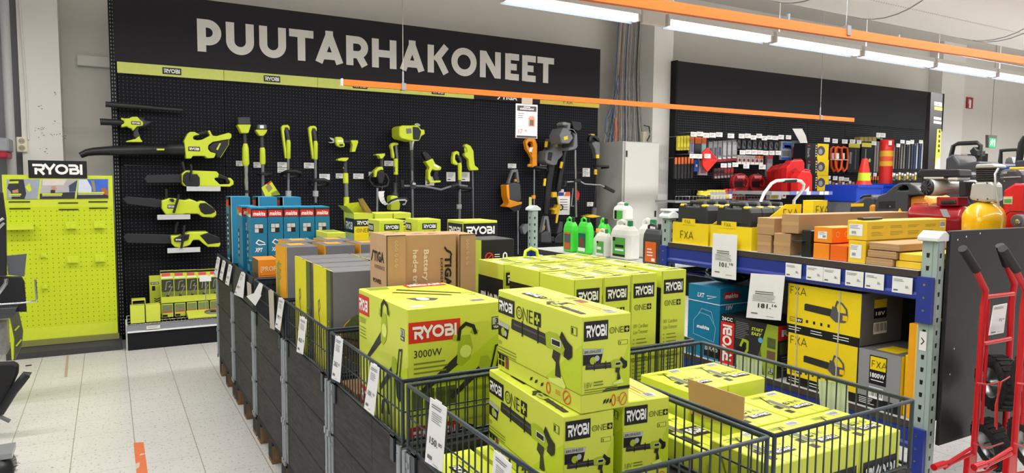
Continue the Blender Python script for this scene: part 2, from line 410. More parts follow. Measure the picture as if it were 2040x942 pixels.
for ch, cf, pa, pb in LET:
    xa = onY(*cf(pa, 300), PY-.02).x; xb = onY(*cf(pb, 300), PY-.02).x; Wl = (xb-xa)/Hh
    o, u, v, wn = f; g = (o+u*xa+v*zb, u*Hh, v*Hh, wn)
    if ch == 'O': sb.stroke(g, [(Wl/2+(Wl/2-.125)*math.cos(i*math.pi/14), .5+.4*math.sin(i*math.pi/14)) for i in range(28)], .25, LETTER, .003, True)
    else:
        for q in GL[ch](Wl): sb.stroke(g, q, .25, LETTER, .003)
tag(sb.build('wall_sign_board'), 'long dark sign board with big pale letters PUUTARHAKONEET above the pegboard wall', 'sign')
# ---------------------------------------------------------------- black pegboard bays of the left wall
PEG = peg_mat('peg_black', '12131A', '5C5F67', .0325, .004, .6)  # paler hole colour paints the reflections in the holes
FRAME = mat('upright_black', '0F1013', .5, spec=.2)
BAYS = [('black pegboard bay at the far left with the leaf blowers and chainsaws', LIMEP, 'r'), ('black pegboard bay with four long trimmers and the dangling leaflet', LIMEP, 'r'),
        ('black pegboard bay with the pruning shears and pole hedge trimmer', LIMEP, 'r'), ('black pegboard bay with the petrol brush cutter and the two green trimmers', LIMEP, 'r'),
        ('black pegboard bay with the orange trimmer under a dark header', SIGNC, 's'), ('black pegboard bay with the grey tools under a yellow header', YELP, 'f')]
STRIP = mat('header_lime', 'D3DB6C', .5); STRIPY = mat('header_yellow', 'E3C84A', .5)
for i, (lb, hm, lg) in enumerate(BAYS):
    x = X0+i*BAY; t = thing('pegboard_bay', lb, 'shop shelving', (x+BAY/2, PY, 0), 0, 'bays of the left pegboard wall')
    bp = MB()
    for z0, z1 in ((.15, .7), (.704, 1.62), (1.624, 2.455)): bp.box(x+.002, PY, z0, x+BAY-.002, PY+.03, z1, PEG)
    bp.build('back_panel', t)
    hs = MB().box(x+.002, PY-.024, 2.455, x+BAY-.002, PY, 2.554, SIGNC if lg == 's' else STRIPY if lg == 'f' else STRIP)
    f = fr((x, PY-.024, 2.455), (1, 0, 0), (0, 0, 1))
    if lg == 'r': ryobi(hs, f, .37, .018, .16, ht=.062)
    elif lg == 's': stiga(hs, f, .32, .02, .055, .26, WHTP)
    else: fxa(hs, f, .35, .02, .055, INK, wd=.12)
    hs.build('header_strip', t)
    up = MB().box(x-.03, PY+.031, 0, x+.03, PY+.09, 3.19, FRAME)
    if i == 0:
        up.box(x-.055, PY-.012, 0, x-.004, PY+.09, 3.19, FRAME); g = fr((x-.055, PY-.012, 0), (1, 0, 0), (0, 0, 1)); DOT = mat('slot_light', '8C8E93', .5)
        for k in range(95):
            for a in (.012, .032): up.rect(g, a, .05+k*.033, a+.007, .066+k*.033, DOT)
    up.build('upright_post', t)
    bs = MB().box(x+.003, 6.9, .03, x+BAY-.003, PY-.001, .2, mat('base_dark', '141417', .55, spec=.2)); b = bs.build('base_shelf', t)
    MB().box(x+.003, 6.885, .0, x+BAY-.003, 6.9, .158, mat('kick_plate', '1A1A1E', .5, spec=.2)).build('kick_plate', b)
    pr_ = MB().prism([(0, .158), (.012, .158), (.022, .218), (.0, .218)], (V((x+.003, 6.9, 0)), V((0, -1, 0)), V((0, 0, 1)), V((1, 0, 0))), 0, BAY-.006, mat('price_rail', '9A9DA6', .3, .6))
    pr_.box(x+.003, 6.872, .156, x+BAY-.003, 6.888, .168, WHTP); pr_.build('price_rail', b)
    wd_ = MB()
    if i < 2:
        for k in range(30): wd_.tube([(x+.01+k*.0305, 6.905, .226), (x+.01+k*.0305, 7.39, .226)], .0022, CHROME, 4)
        for y in (6.91, 7.05, 7.2, 7.38): wd_.tube([(x+.005, y, .221), (x+BAY-.005, y, .221)], .003, CHROME, 4)
        for sx in ((x+.002,) if i == 0 else ()):
            for k in range(6): wd_.tube([(sx, 6.89, .04+k*.045), (sx, 7.0, .06+k*.045)], .004, mat('bracket_white', 'C9CACB', .4), 4)
            wd_.box(sx-.012, 6.9, .0, sx+.002, 6.93, .27, mat('bracket_white', 'C9CACB', .4))
        wd_.build('wire_deck', b)
# ---------------------------------------------------------------- second pegboard wall on the right
G2Y = 7.2; gx0 = onY(1342, 250, G2Y).x; gb = (onY(1876, 250, G2Y).x-gx0)/7
PEG2 = peg_mat('peg_anthracite', '181A1E', '8A8E95', .0325, .004, .6)  # reflections in the holes put into their light colour here too
g2l = ['with the warning triangle and jack bags', 'with the red round cable kits', 'with the row of red fuel cans', 'with the yellow headlamp boxes and orange cables', 'with the traffic cone in front', 'with the red and yellow marker post', 'behind the tall dark totem']
for i in range(7):
    x = gx0+i*gb; t = thing('pegboard_bay', 'anthracite pegboard bay of the right wall '+g2l[i], 'shop shelving', (x+gb/2, G2Y, 0), 0, 'bays of the right pegboard wall')
    bp = MB()
    for z0, z1 in ((.15, .9), (.904, 1.7), (1.704, 2.46)): bp.box(x+.003, G2Y, z0, x+gb-.003, G2Y+.03, z1, PEG2)
    bp.build('back_panel', t)
    MB().box(x+.002, G2Y+.031, 0, x+.02, G2Y+.1, 2.46, FRAME).build('upright_post', t)
    MB().box(x+.003, G2Y-.45, .0, x+gb-.003, G2Y-.001, .2, mat('base_dark', '141417', .55, spec=.2)).build('base_shelf', t)
mb = MB().box(gx0-.03, G2Y-.06, 0, gx0-.001, G2Y+.1, 3.13, FRAME).build('side_board'); tag(mb, 'tall black side board at the left end of the right pegboard wall', 'panel')
tag(MB().box(gx0, G2Y-.02, 2.465, gx0+7*gb, G2Y+.06, 3.13, mat('header_anthracite', '242428', .55, spec=.2)).build('header_board'), 'long plain dark header board above the right pegboard wall', 'sign')
# ---------------------------------------------------------------- grey cabinet, cables and pipes
CY = 7.1; cx0, cx1 = onY(1241, 281, CY).x, onY(1312, 283, CY).x; cz = onY(1241, 281, CY).z
CAB = mat('cabinet_grey', 'D2D2CB', .45, var=.02); CABS = mat('cabinet_side', 'BDBEB8', .45)
t = thing('metal_cabinet', 'pale grey metal cabinet standing between the two pegboard walls', 'cabinet', ((cx0+cx1)/2, CY, 0))
MB().box(cx0, CY, 0, cx1, 7.72, cz, CABS).build('body', t, bevel=.004)
d = MB().box(cx0+.03, CY-.02, .1, cx1-.004, CY-.001, cz-.01, CAB).build('door', t, bevel=.003)
MB().box(cx0+.035, CY-.03, cz-.2, cx0+.055, CY-.0205, cz-.12, BLK).build('lock', d); MB().box(cx1-.06, CY-.03, 1.05, cx1-.035, CY-.0205, 1.13, BLK).build('handle', d)
CB = [mat('cable_grey', '9D9A94', .5), mat('cable_pale', 'C4C0B8', .5), mat('cable_blue', '44608F', .5), mat('cable_dark', '4A4846', .5), mat('cable_red', 'A06A55', .5)]
for i in range(34):
    # two layers of cables, ordered alike at the ceiling and at the cabinet so that none cross
    c_, l_ = i % 17, i//17
    mt_ = CB[(0, 1, 0, 3, 1, 2, 0, 1, 4, 0, 1, 0, 2, 1, 0, 1, 0)[(c_+l_*5) % 17]]
    px = 1230+c_*2.7+l_*1.2; p0 = onY(px, 60, 7.62-.09*l_); pts = []
    x1 = cx0+.04+c_*.031+l_*.012; y1 = 7.58-.16*l_
    for k in range(9):
        s_ = k/8; z = 4.18*(1-s_)+(cz+.006)*s_; e = max(0, (s_-.45)/.55)**1.6; bow = .02*math.sin(s_*math.pi*2+l_)
        pts.append((p0.x*(1-e)+x1*e+bow, p0.y*(1-e)+y1*e, z))
    nm = {0: 'grey', 1: 'pale', 2: 'blue', 3: 'dark', 4: 'red'}[CB.index(mt_)]
    tag(MB().tube(pts, .0065, mt_, 6).build('hanging_cable'), 'cable, %s, in the bundle hanging from the ceiling onto the grey cabinet' % nm, 'cable', 'cables hanging above the cabinet, '+nm)
for k, pts in enumerate(([(1232, 150), (1225, 190), (1207, 240), (1206, 262), (1214, 277)], [(1234, 160), (1228, 200), (1213, 235), (1215, 265), (1222, 279)])):
    tag(MB().tube([onY(x, y, 7.3+.1*k) for x, y in pts], .007, CB[2], 6).build('hanging_cable'), ['outer blue cable looping left of the bundle to the cabinet top', 'inner blue cable looping beside the bundle to the cabinet top'][k], 'cable')
a = onY(1226, 235, 7.3); b2 = onY(1226, 282, 7.3)
tag(MB().tube([(a.x, 7.3, a.z), (a.x+.01, 7.3, (a.z+b2.z)/2), (b2.x, 7.3, cz+.005)], .018, mat('conduit_salmon', 'B9705A', .5), 8).build('conduit_stub'), 'salmon flexible conduit stub on top of the grey cabinet', 'conduit')
for px, lb in ((1282, 'left'), (1291.5, 'right')):
    p0 = onY(px-2.5, 180, 7.6); mb = MB().tube([(p0.x, 7.6, cz-.3), (p0.x, 7.6, 4.19)], .024, PILL, 12)
    for z in (3.05,): mb.tube([(p0.x, 7.6, z), (p0.x, 7.6, z+.035)], .036, PILL, 12)
    tag(mb.build('vertical_pipe'), '%s one of two white pipes rising beside the cable bundle' % lb, 'pipe')
p0 = onY(1300, 265, 7.3)
t = thing('antenna_box', 'black stub with cable on the cabinet top right corner', 'device', (p0.x, 7.3, cz))
MB().tube([(p0.x, 7.3, cz), (p0.x, 7.3, cz+.22)], .022, BLK, 10).build('stub', t)
MB().tube([onY(1283, 250, 7.3), onY(1293, 252, 7.3), onY(1295, 268, 7.3), onY(1289, 281, 7.3)], .008, BLK, 6).build('cable', t)
q = onY(1287, 264, 7.35); tag(MB().box(q.x-.04, 7.35, cz, q.x+.04, 7.42, cz+.16, CREAM).build('junction_box', bevel=.008), 'small cream junction box standing on the grey cabinet', 'box')
# ---------------------------------------------------------------- ceiling lights, rails and duct
TUBE = mat('lit_tube', 'FFFFFF', .5, emit=7); LBODY = mat('fixture_white', 'D9D3CC', .5)
def fixture(x, y, lb):
    t = thing('ceiling_light', lb, 'light', (x+.73, y, TUBE_Z), 0, 'fluorescent ceiling lights')
    MB().prism([(-.05, .02), (.05, .02), (.035, .075), (-.035, .075)], (V((x+.01, y, TUBE_Z)), V((0, 1, 0)), V((0, 0, 1)), V((1, 0, 0))), 0, 1.45, LBODY).build('housing', t)
    MB().tube([(x+.04, y, TUBE_Z-.02), (x+1.43, y, TUBE_Z-.02)], .021, TUBE, 10).build('tube', t)
    MB().prism([(.055, .02), (.075, -.045), (.071, -.047), (.05, .018)], (V((x+.03, y, TUBE_Z)), V((0, 1, 0)), V((0, 0, 1)), V((1, 0, 0))), 0, 1.41, mat('reflector', 'B9C4D6', .15, .5)).build('reflector', t)
    for xx in (x+.02, x+1.44): MB().box(xx-.012, y-.04, TUBE_Z-.04, xx+.012, y+.04, TUBE_Z+.03, LBODY).build('end_cap', t)
    MB().tube([(x+.1, y, TUBE_Z+.07), (x+.1, y, 4.2)], .004, LBODY, 4).build('hanger', t)
fixture(2.87, 5.2, 'lit fluorescent ceiling light left of the white junction board')
for k, lb in enumerate(('first lit fluorescent light right of the white junction board', 'second lit fluorescent light right of the white junction board', 'third lit fluorescent light right of the white junction board',
                        'fourth lit fluorescent light right of the junction board, near the frame edge', 'fifth lit fluorescent light right of the junction board')):
    fixture(4.66+k*1.505, 5.2, lb)
for k in range(4): fixture(.05+k*3.06, 2.1, ('first', 'second', 'third', 'fourth')[k]+' of the unseen ceiling lights added overhead to brighten the duct')  # fixtures of the unseen row, added to go with the duct's extra light
tag(MB().box(4.36, 5.17, 2.98, 4.64, 5.21, 3.12, mat('board_white', 'D8D0C6', .5)).build('junction_board', bevel=.004), 'white board joining two fluorescent lights above the cable bundle', 'board')
tag(MB().tube([(1.2, 5.2, 3.2), (13, 5.2, 3.2)], .006, BLK, 5).build('suspension_wire'), 'long dark wire stretched above the row of fluorescent lights', 'wire')
ORAIL = mat('rail_orange', 'E26A0E', .45, var=.02)
def rail(a, b, lb, h=.05, d=.03):
    t = thing('sign_rail', lb, 'rail', a); a, b = V(a), V(b)
    MB().bar(a, b, d, h, ORAIL).build('orange_bar', t); return t
t = rail((1.6, 2.6, 2.325), (7.6, 2.6, 2.42), 'near orange hanging rail crossing the upper right in front of the lights')
q = onY(1685, 64, 2.6); MB().box(q.x-.012, 2.58, q.z-.02, q.x+.02, 2.62, q.z+.035, STEEL).build('clip', t); MB().tube([(q.x, 2.6, q.z+.03), (q.x, 2.6, 4.2)], .002, STEEL, 4).build('wire', t)
for xx in (2.2, 3.2, 4.2, 5.2): MB().box(xx-.008, 2.595, 2.36, xx+.008, 2.605, 2.41, STEEL).build('clip', t)
a, b2 = onY(682, 164, 5.9), onY(1700, 239, 5.9)
t = rail(a, b2, 'far orange hanging rail in front of the header strips')
for px, zz in ((803, 0), (1635, 0)):
    s_ = (onY(px, 200, 5.9).x-a.x)/(b2.x-a.x); q = a.lerp(b2, s_)
    MB().box(q.x-.02, 5.875, q.z-.03, q.x+.02, 5.925, q.z+.03, STEEL).build('clip', t)
    MB().tube([q, (q.x, 5.9, 4.2)], .003, mat('wire_pale', 'B9B5AD', .4, .5), 4).build('wire', t)
    MB().tube([(q.x, 5.9, q.z+.03), (q.x, 5.9, q.z+.13)], .009, STEEL, 6).build('turnbuckle', t)
MB().box(a.x-.012, 5.88, a.z-.03, a.x, 5.92, a.z+.03, WHTP).build('end_cap', t)
# price poster hanging from the far rail
q0, q1 = onY(1028, 206, 5.88), onY(1070, 276, 5.88)
t = thing('price_poster', 'white poster priced 17,95 hanging from the far orange rail', 'poster', ((q0.x+q1.x)/2, 5.88, q1.z))
wd, ht = q1.x-q0.x, q0.z-q1.z
mb = MB().box(q0.x, 5.878, q1.z, q1.x, 5.886, q0.z, WHT); f = fr((q0.x, 5.878, q1.z), (1, 0, 0), (0, 0, 1)); DK = mat('poster_dark', '4A3B3E', .5); PRI = mat('poster_price', 'D08A62', .5)
mb.rect(f, wd*.05, ht*.79, wd*.95, ht*.95, DK); mb.text(f, 'KERMANSAVI', wd*.18, ht*.83, ht*.055, WHTP, wd*.64, .02, .2); mb.rect(f, wd*.35, ht*.9, wd*.65, ht*.925, WHTP, .0016)
mb.rect(f, wd*.03, ht*.01, wd*.97, ht*.07, DK); mb.lines(f, wd*.08, ht*.73, wd*.35, 3, .02, GINK, .006)
mb.text(f, '17', wd*.1, ht*.13, ht*.13, PRI, None, .03); mb.text(f, '95', wd*.4, ht*.18, ht*.07, PRI, None, .02)
mb.rect(f, wd*.58, ht*.35, wd*.88, ht*.62, mat('poster_can', 'D98A6A', .5)); mb.rect(f, wd*.64, ht*.38, wd*.82, ht*.55, mat('poster_can_dark', '6B5A50', .5), .0016); mb.rect(f, wd*.62, ht*.62, wd*.84, ht*.66, mat('poster_can', 'D98A6A', .5))
mb.build('sheet', t)
MB().box(q0.x+wd*.25, 5.874, q0.z, q1.x-wd*.25, 5.876, q0.z+.06, mat('clear_clip', 'A89888', .3)).build('hanger_clip', t)
# air duct
DY, DZ, DR = 3.4, 3.42, .62
t = thing('air_duct', 'large white round air duct running along the ceiling, upper right', 'duct', (8, DY, DZ))
DU = mat('duct_fabric', 'E6E4E1', .75, var=.02, scale=2)
MB().tube([(2.5+k*.9, DY, DZ) for k in range(14)], DR, DU, 40).build('tube', t)
for k, xx in enumerate((4.35, 5.3, 6.9, 7.0, 8.6)): MB().lathe([(DR+.002, -.006), (DR+.006, 0), (DR+.002, .006)], mat('duct_seam', '8C8A88', .6), (xx, DY, DZ), (1, 0, 0), 40).build('seam', t)
mb = MB()
for k in range(150):
    for r_ in (0,): 
        an = math.radians(-108); xx = 4.2+k*.03; c_ = V((xx, DY+DR*math.cos(an), DZ+DR*math.sin(an))); nn = V((0, math.cos(an), math.sin(an))); mb.disc((c_, V((1, 0, 0)), nn.cross(V((1, 0, 0))), nn), 0, 0, .006, mat('duct_hole', '9A9896', .7), .001, 6)
o = mb.build('perforation', t); o['kind'] = 'stuff'
# fire and exit signs, right end
q = onY(1932, 205, 7.83); t = MB().box(q.x-.11, 7.825, q.z-.11, q.x+.11, 7.848, q.z+.11, mat('sign_red', 'A32430', .5)); f = fr((q.x, 7.825, q.z), (1, 0, 0), (0, 0, 1))
t.poly(f, [(-.03, -.1), (.04, -.1), (.04, .05)]+arc(.005, .05, .035, 0, 180, 6), WHTP); t.rect(f, -.055, .06, .03, .075, WHTP); t.rect(f, -.055, -.02, -.04, .065, WHTP)
tag(t.build('fire_sign'), 'red fire extinguisher sign on the grey wall, upper right', 'sign')
EY = 6.6; q = onY(1977, 284, EY); t = thing('exit_sign', 'green lit exit sign hanging from a cord at the right edge', 'sign', (q.x, EY, q.z))
MB().prism([(-.145, .13), (.145, .13), (.12, -.09), (-.12, -.09)], fr((q.x, EY, q.z), (1, 0, 0), (0, 0, 1)), -.05, 0, mat('exit_housing', '6E6A66', .5)).build('housing', t)
mb = MB(); f = fr((q.x, EY, q.z), (1, 0, 0), (0, 0, 1)); EG = mat('exit_green', '0FB060', .4, emit=1.1); EW = mat('exit_white', 'F4FFE8', .4, emit=1.3)
mb.rect(f, -.1, -.085, .11, .075, EG, .001); mb.rect(f, .055, -.06, .085, .05, EW, .002)
mb.stroke(f, [(-.07, -.05), (-.045, -.02), (-.03, .03), (-.05, .02), (-.065, 0)], .018, EW, .002); mb.stroke(f, [(-.03, .03), (-.01, .01), (.005, -.02), (-.005, -.055)], .018, EW, .002); mb.stroke(f, [(-.03, .03), (.02, .035), (.03, .01)], .016, EW, .002); mb.disc(f, -.015, .055, .012, EW, .002, 8)
mb.build('lit_panel', t); MB().tube([(q.x, EY+.03, q.z+.13), (q.x, EY+.03, 4.2)], .004, GRY, 4).build('cord', t)
# ================================================================ tools hung on the left pegboard wall
class Tool:
    "a hung tool: outlines measured from the photo, at their real depth in front of the board, with thickness"
    def __init__(s, name, label, cat, cf, Y=7.28, group=None, X=None):
        s.n, s.l, s.c, s.cf, s.Y, s.g, s.p, s.X = name, label, cat, cf, X or Y, group, {}, X
    def P(s, x, y, Y=None): return (onX if s.X else onY)(*s.cf(x, y), Y or s.Y)
    def F(s, Y):
        return fr((Y, 0, 0), (0, -1, 0), (0, 0, 1)) if s.X else fr((0, Y, 0), (1, 0, 0), (0, 0, 1))
    def ab(s, p): return (-p.y, p.z) if s.X else (p.x, p.z)
    def mb(s, part):
        return s.p.setdefault(part, [MB(), 0])[0]
    def k(s, x, y, Y=None): return abs(s.P(x, y+1, Y).z-s.P(x, y, Y).z)
    def tube(s, part, pts, r, m, n=10, Y=None, closed=False):
        q = [s.P(p[0], p[1], p[2] if len(p) > 2 else Y) for p in pts]; kk = s.k(*pts[0][:2], Y)
        rr = [a*kk for a in r] if isinstance(r, (list, tuple)) else r*kk
        s.mb(part).tube(q, rr, m, n, closed); return s
    def pris(s, part, pts, t, m, Y=None, bev=.006, ms=None):
        Y = Y or s.Y; q = [s.P(x, y, Y-t/2) for x, y in pts]
        s.mb(part).prism([s.ab(p) for p in q], s.F(Y), -t/2, t/2, m, ms); s.p[part][1] = max(bev, s.p[part][1]); return s
    def flat(s, part, pts, m, t):
        "print on the front of a part of thickness t"
        Y = s.Y-t/2-.001; q = [s.P(x, y, Y) for x, y in pts]; s.mb(part).poly(s.F(Y), [s.ab(p) for p in q], m, .001); return s
    def logo(s, part, x, y, x2, y2, t):
        Y = s.Y-t/2-.001; a, b = s.P(x, y, Y), s.P(x2, y2, Y); ryobi(s.mb(part), fr((0, Y, 0), (1, 0, 0), (0, 0, 1)), a.x, min(a.z, b.z), b.x-a.x, ht=abs(a.z-b.z)); return s
    def done(s):
        allv = [v for m, b in s.p.values() for v in m.v]
        base = ((min(v[0] for v in allv)+max(v[0] for v in allv))/2, (min(v[1] for v in allv)+max(v[1] for v in allv))/2, min(v[2] for v in allv))
        t = thing(s.n, s.l, s.c, base, 0, s.g)
        for i, (nm, (m, b)) in enumerate(s.p.items()):
            m.build(nm.split('#')[0], t, bevel=b, seg=2)
        return t
cL = crop(150, 190, 480, 2040)
# 1 spare tube
T = Tool('blower_tube', 'long black spare blower tube hung at the top left of the pegboard', 'blower tube', cL, 7.3)
T.tube('tube', [(372, 108), (400, 110), (500, 118), (940, 152), (955, 155), (1325, 182)], [36, 34, 36, 32, 27, 25], BLK, 14)
T.tube('hook', [(800, 185, 7.3), (800, 175, 7.399)], 5, STEEL, 5); T.done()
# 2 small cordless blower
T = Tool('cordless_blower', 'small lime cordless blower with black nozzle, at the upper left of the pegboard', 'blower', cL, 7.28)
T.tube('nozzle', [(305, 325), (330, 325), (440, 330), (450, 331), (600, 335)], [42, 42, 40, 46, 34], BLK, 14)
T.pris('housing', [(562, 270), (600, 282), (660, 280), (700, 262), (765, 260), (800, 300), (838, 330), (835, 372), (760, 385), (735, 410), (710, 440), (695, 405), (660, 400), (640, 380), (565, 392), (565, 360), (600, 345), (600, 310), (562, 300)], .11, LIMEP, bev=.012)
T.tube('rear_intake', [(780, 325), (830, 335), (860, 345), (935, 325)], [62, 62, 40, 4], CHAR, 14)
T.pris('grip', [(735, 400), (790, 385), (775, 440), (800, 500), (790, 530), (725, 520), (715, 460)], .04, CHAR, bev=.008)
T.pris('battery_base', [(625, 562), (740, 535), (790, 498), (805, 540), (828, 560), (825, 575), (630, 575)], .09, LIMEP)
T.logo('housing', 690, 358, 805, 322, .11); T.done()
# 3 big leaf blower
T = Tool('leaf_blower', 'large lime leaf blower with long black curved nozzle across the pegboard edge', 'blower', cL, 7.25)
T.tube('nozzle', [(60, 740), (140, 705), (230, 690), (340, 685), (460, 680), (530, 682), (1130, 668), (1135, 664), (1370, 660)], [36, 44, 50, 54, 60, 64, 72, 82, 84], BLK, 16)
T.pris('housing', [(1340, 560), (1385, 470), (1410, 448), (1470, 448), (1510, 470), (1535, 485), (1475, 492), (1450, 510), (1455, 540), (1500, 552), (1560, 545), (1660, 495), (1632, 432), (1660, 430), (1690, 495), (1740, 500), (1890, 458), (1925, 475), (1925, 515), (1905, 538), (1770, 560), (1690, 575), (1640, 615), (1635, 660), (1665, 695), (1735, 715), (1710, 770), (1630, 775), (1595, 745), (1450, 745), (1425, 778), (1365, 778)], .15, LIMEP, bev=.014)
T.pris('grip', [(1480, 470), (1530, 450), (1635, 432), (1660, 490), (1640, 495), (1610, 470), (1535, 487)], .04, BLK)
T.pris('battery', [(1640, 640), (1690, 590), (1780, 562), (1890, 545), (1885, 610), (1780, 765), (1745, 770), (1735, 715), (1665, 690)], .12, BLK)
T.flat('battery', [(1735, 665), (1775, 590), (1795, 590), (1755, 675)], LIMEP, .12)
T.tube('guard', [(1890, 540), (1885, 605), (1785, 765)], 6, LIMEP)
T.logo('housing', 1392, 684, 1535, 634, .15); T.pris('level_window', [(1000, 655), (1100, 655), (1095, 675), (1010, 675)], .29, LIMEP, bev=.001); T.done()
# 4-6 chainsaws
cC = crop(240, 320, 480, 1130)
def chainsaw(lb, bar, body, cover, hole, bh, hg, logo, shelf, guard):
    T = Tool('chainsaw', lb, 'chainsaw', cC, 7.24, None)
    T.pris('guide_bar', bar, .03, mat('bar_scabbard', '242529', .45), bev=.004)
    T.pris('body', body, .15, LIMEP, bev=.012)
    T.pris('chain_cover', cover, .19, BLK, bev=.008)
    T.pris('rear_grip', hole, .166, BLK, bev=.006)
    T.tube('front_handle', bh, 11, BLK, Y=7.14); T.tube('hand_guard', guard, 14, BLK)
    if logo: T.logo('body', *logo, .15 if len(hg) == 0 else .19)
    T.done()
    a, b, c = shelf; q0, q1 = onY(*cC(a, c), 7.15), onY(*cC(b, c), 7.15); h = .045
    t = thing('tool_shelf', 'white fronted bracket under the '+{0: 'top', 1: 'middle', 2: 'bottom'}[k]+' chainsaw', 'shelf', ((q0.x+q1.x)/2, 7.15, q0.z-h))
    MB().box(q0.x, 7.15, q0.z-h, q1.x, 7.17, q0.z, mat('shelf_front', 'C9CACC', .4)).build('front_rail', t)
    MB().box(q0.x-.0, 7.171, q0.z-.03, q1.x, 7.399, q0.z-.004, FRAME).build('bracket', t)
k = 0
chainsaw('topmost of the three lime chainsaws, with a short bar and big black cover', [(225, 170), (250, 135), (580, 128), (600, 205), (250, 208)],
         [(575, 125), (615, 90), (900, 100), (925, 125), (940, 160), (890, 160), (880, 175), (915, 205), (930, 222), (1020, 220), (1028, 205), (1000, 165), (1030, 158), (1062, 190), (1062, 225), (1025, 245), (740, 240), (600, 240), (580, 210)],
         [(590, 130), (620, 105), (650, 110), (665, 125), (720, 125), (745, 160), (745, 230), (730, 245), (625, 242), (585, 200)], [(925, 120), (1000, 155), (1030, 195), (1000, 215), (985, 175), (915, 160)], [(655, 35), (665, 60), (662, 120), (660, 190)], (), None, (620, 938, 240), [(580, 10), (590, 60), (600, 100)])
k = 1
chainsaw('middle of the three lime chainsaws, black hoop handle over its body', [(22, 365), (50, 335), (300, 355), (385, 368), (380, 435), (340, 440), (60, 405)],
         [(385, 375), (460, 350), (520, 355), (560, 365), (610, 370), (650, 358), (700, 375), (720, 390), (750, 375), (790, 380), (870, 440), (900, 480), (900, 515), (870, 535), (770, 528), (730, 500), (610, 498), (580, 505), (425, 508), (388, 450)],
         [(455, 362), (490, 352), (508, 370), (500, 388), (480, 385)], [(735, 430), (745, 400), (800, 395), (880, 450), (890, 480), (850, 500), (790, 505), (755, 480)], [(545, 315), (542, 350), (520, 420), (498, 490)], (), (442, 448, 510, 412), (345, 655, 508), [(430, 265), (432, 340), (415, 370)])
k = 2
chainsaw('bottom of the three lime chainsaws, with the long wide black bar', [(25, 715), (50, 685), (370, 690), (470, 695), (475, 780), (60, 770)],
         [(470, 705), (560, 700), (650, 668), (810, 665), (845, 690), (920, 715), (940, 780), (930, 810), (820, 810), (775, 778), (740, 745), (680, 745), (655, 790), (620, 805), (560, 820), (510, 810), (480, 780)],
         [(505, 728), (590, 690), (650, 690), (640, 740), (590, 760), (505, 760)], [(745, 700), (820, 675), (930, 720), (935, 770), (820, 785)], [(600, 605), (595, 650), (590, 720), (570, 820)], (1,), (512, 755, 572, 728), (440, 748, 822), [(535, 575), (520, 620), (515, 680)])
# long tools of the second and third bays
c3 = crop(430, 200, 830, 1256)
T = Tool('pole_saw', 'first long tool from the left, with boxy dark head up and silver pole', 'pole tool', c3, 7.28)
T.pris('head', [(137, 103), (215, 103), (217, 150), (140, 150)], .12, CHAR, bev=.01); T.pris('collar', [(132, 150), (222, 150), (215, 172), (205, 205), (160, 205), (145, 172)], .12, LIMEP, bev=.01)
T.tube('upper_shaft', [(180, 205), (183, 280)], 11, CHAR); T.tube('grip', [(185, 270), (185, 300), (187, 395), (187, 410)], [13, 20, 22, 14], LIMEP, 12)
T.tube('lower_shaft', [(188, 410), (192, 560), (193, 640)], 14, CHROME, 12); T.tube('clamp', [(192, 560), (192, 580)], 19, BLK, 12); T.done()
T = Tool('line_trimmer', 'second long tool from the left, with clear cap and small black hoop', 'trimmer', c3, 7.28)
T.pris('head', [(260, 150), (318, 150), (320, 180), (258, 180)], .1, mat('smoke_plastic', '55575B', .3), bev=.01); T.pris('collar', [(248, 182), (325, 182), (318, 200), (300, 222), (275, 222), (258, 200)], .1, LIMEP, bev=.01)
T.flat('head', [(275, 155), (300, 155), (300, 175), (275, 175)], WHTP, .1)
T.tube('upper_shaft', [(287, 222), (289, 300)], 12, CHAR); T.tube('grip', [(290, 295), (292, 310), (293, 390), (293, 400)], [14, 17, 18, 14], LIMEP, 12)
T.tube('lower_shaft', [(293, 400), (296, 640)], 10, ALU); T.tube('loop_handle', [(265, 462, 7.25), (300, 458, 7.15), (345, 462, 7.25), (330, 472, 7.3), (285, 472, 7.3)], 9, BLK, 8, closed=True); T.done()
def curved(name, lb, cat, x, y0, y1, loop, end):
    T = Tool(name, lb, cat, c3, 7.28)
    T.pris('hand_grip', [(x, y0+15), (x+10, y0+2), (x+40, y0), (x+52, y0+12), (x+52, y0+35), (x+46, y0+30), (x+42, y0+18), (x+25, y0+16), (x+18, y0+40), (x+30, y1-60), (x+32, y1), (x+25, y1), (x+5, y0+60)], .05, LIMEP, bev=.01)
    T.tube('dark_grip', [(x+28, y0+20), (x+36, y0+50), (x+44, y0+100)], [13, 14, 11], CHAR, 10)
    T.tube('body', [(x+43, y0+95), (x+44, y0+110), (x+43, y1), (x+43, y1+4)], [11, 14, 14, 9], LIMEP, 12)
    T.tube('shaft', [(x+43, y1), (x+44, end)], 8.5, ALU)
    for cx, cy, rx, ry in loop: T.tube('loop_handle', [(cx-rx, cy, 7.28), (cx-rx*.5, cy-ry*.8, 7.2), (cx+rx*.5, cy-ry, 7.15), (cx+rx, cy-ry*.3, 7.2), (cx+rx*.9, cy+ry*.6, 7.28), (cx, cy+ry, 7.3), (cx-rx*.8, cy+ry*.7, 7.3)], 11, BLK, 8, closed=True)
    T.tube('clamp', [(x+44, end-75), (x+44, end-40)], 18, mat('clamp_grey', 'A9ABAB', .45), 8)
    return T
curved('line_trimmer', 'third long tool from the left, curved lime grip and wide black hoop', 'trimmer', 410, 152, 362, [(470, 460, 60, 18)], 640).done()
curved('line_trimmer', 'fourth long tool from the left, beside the empty price tags', 'trimmer', 580, 158, 366, [(645, 514, 60, 18)], 640).done()
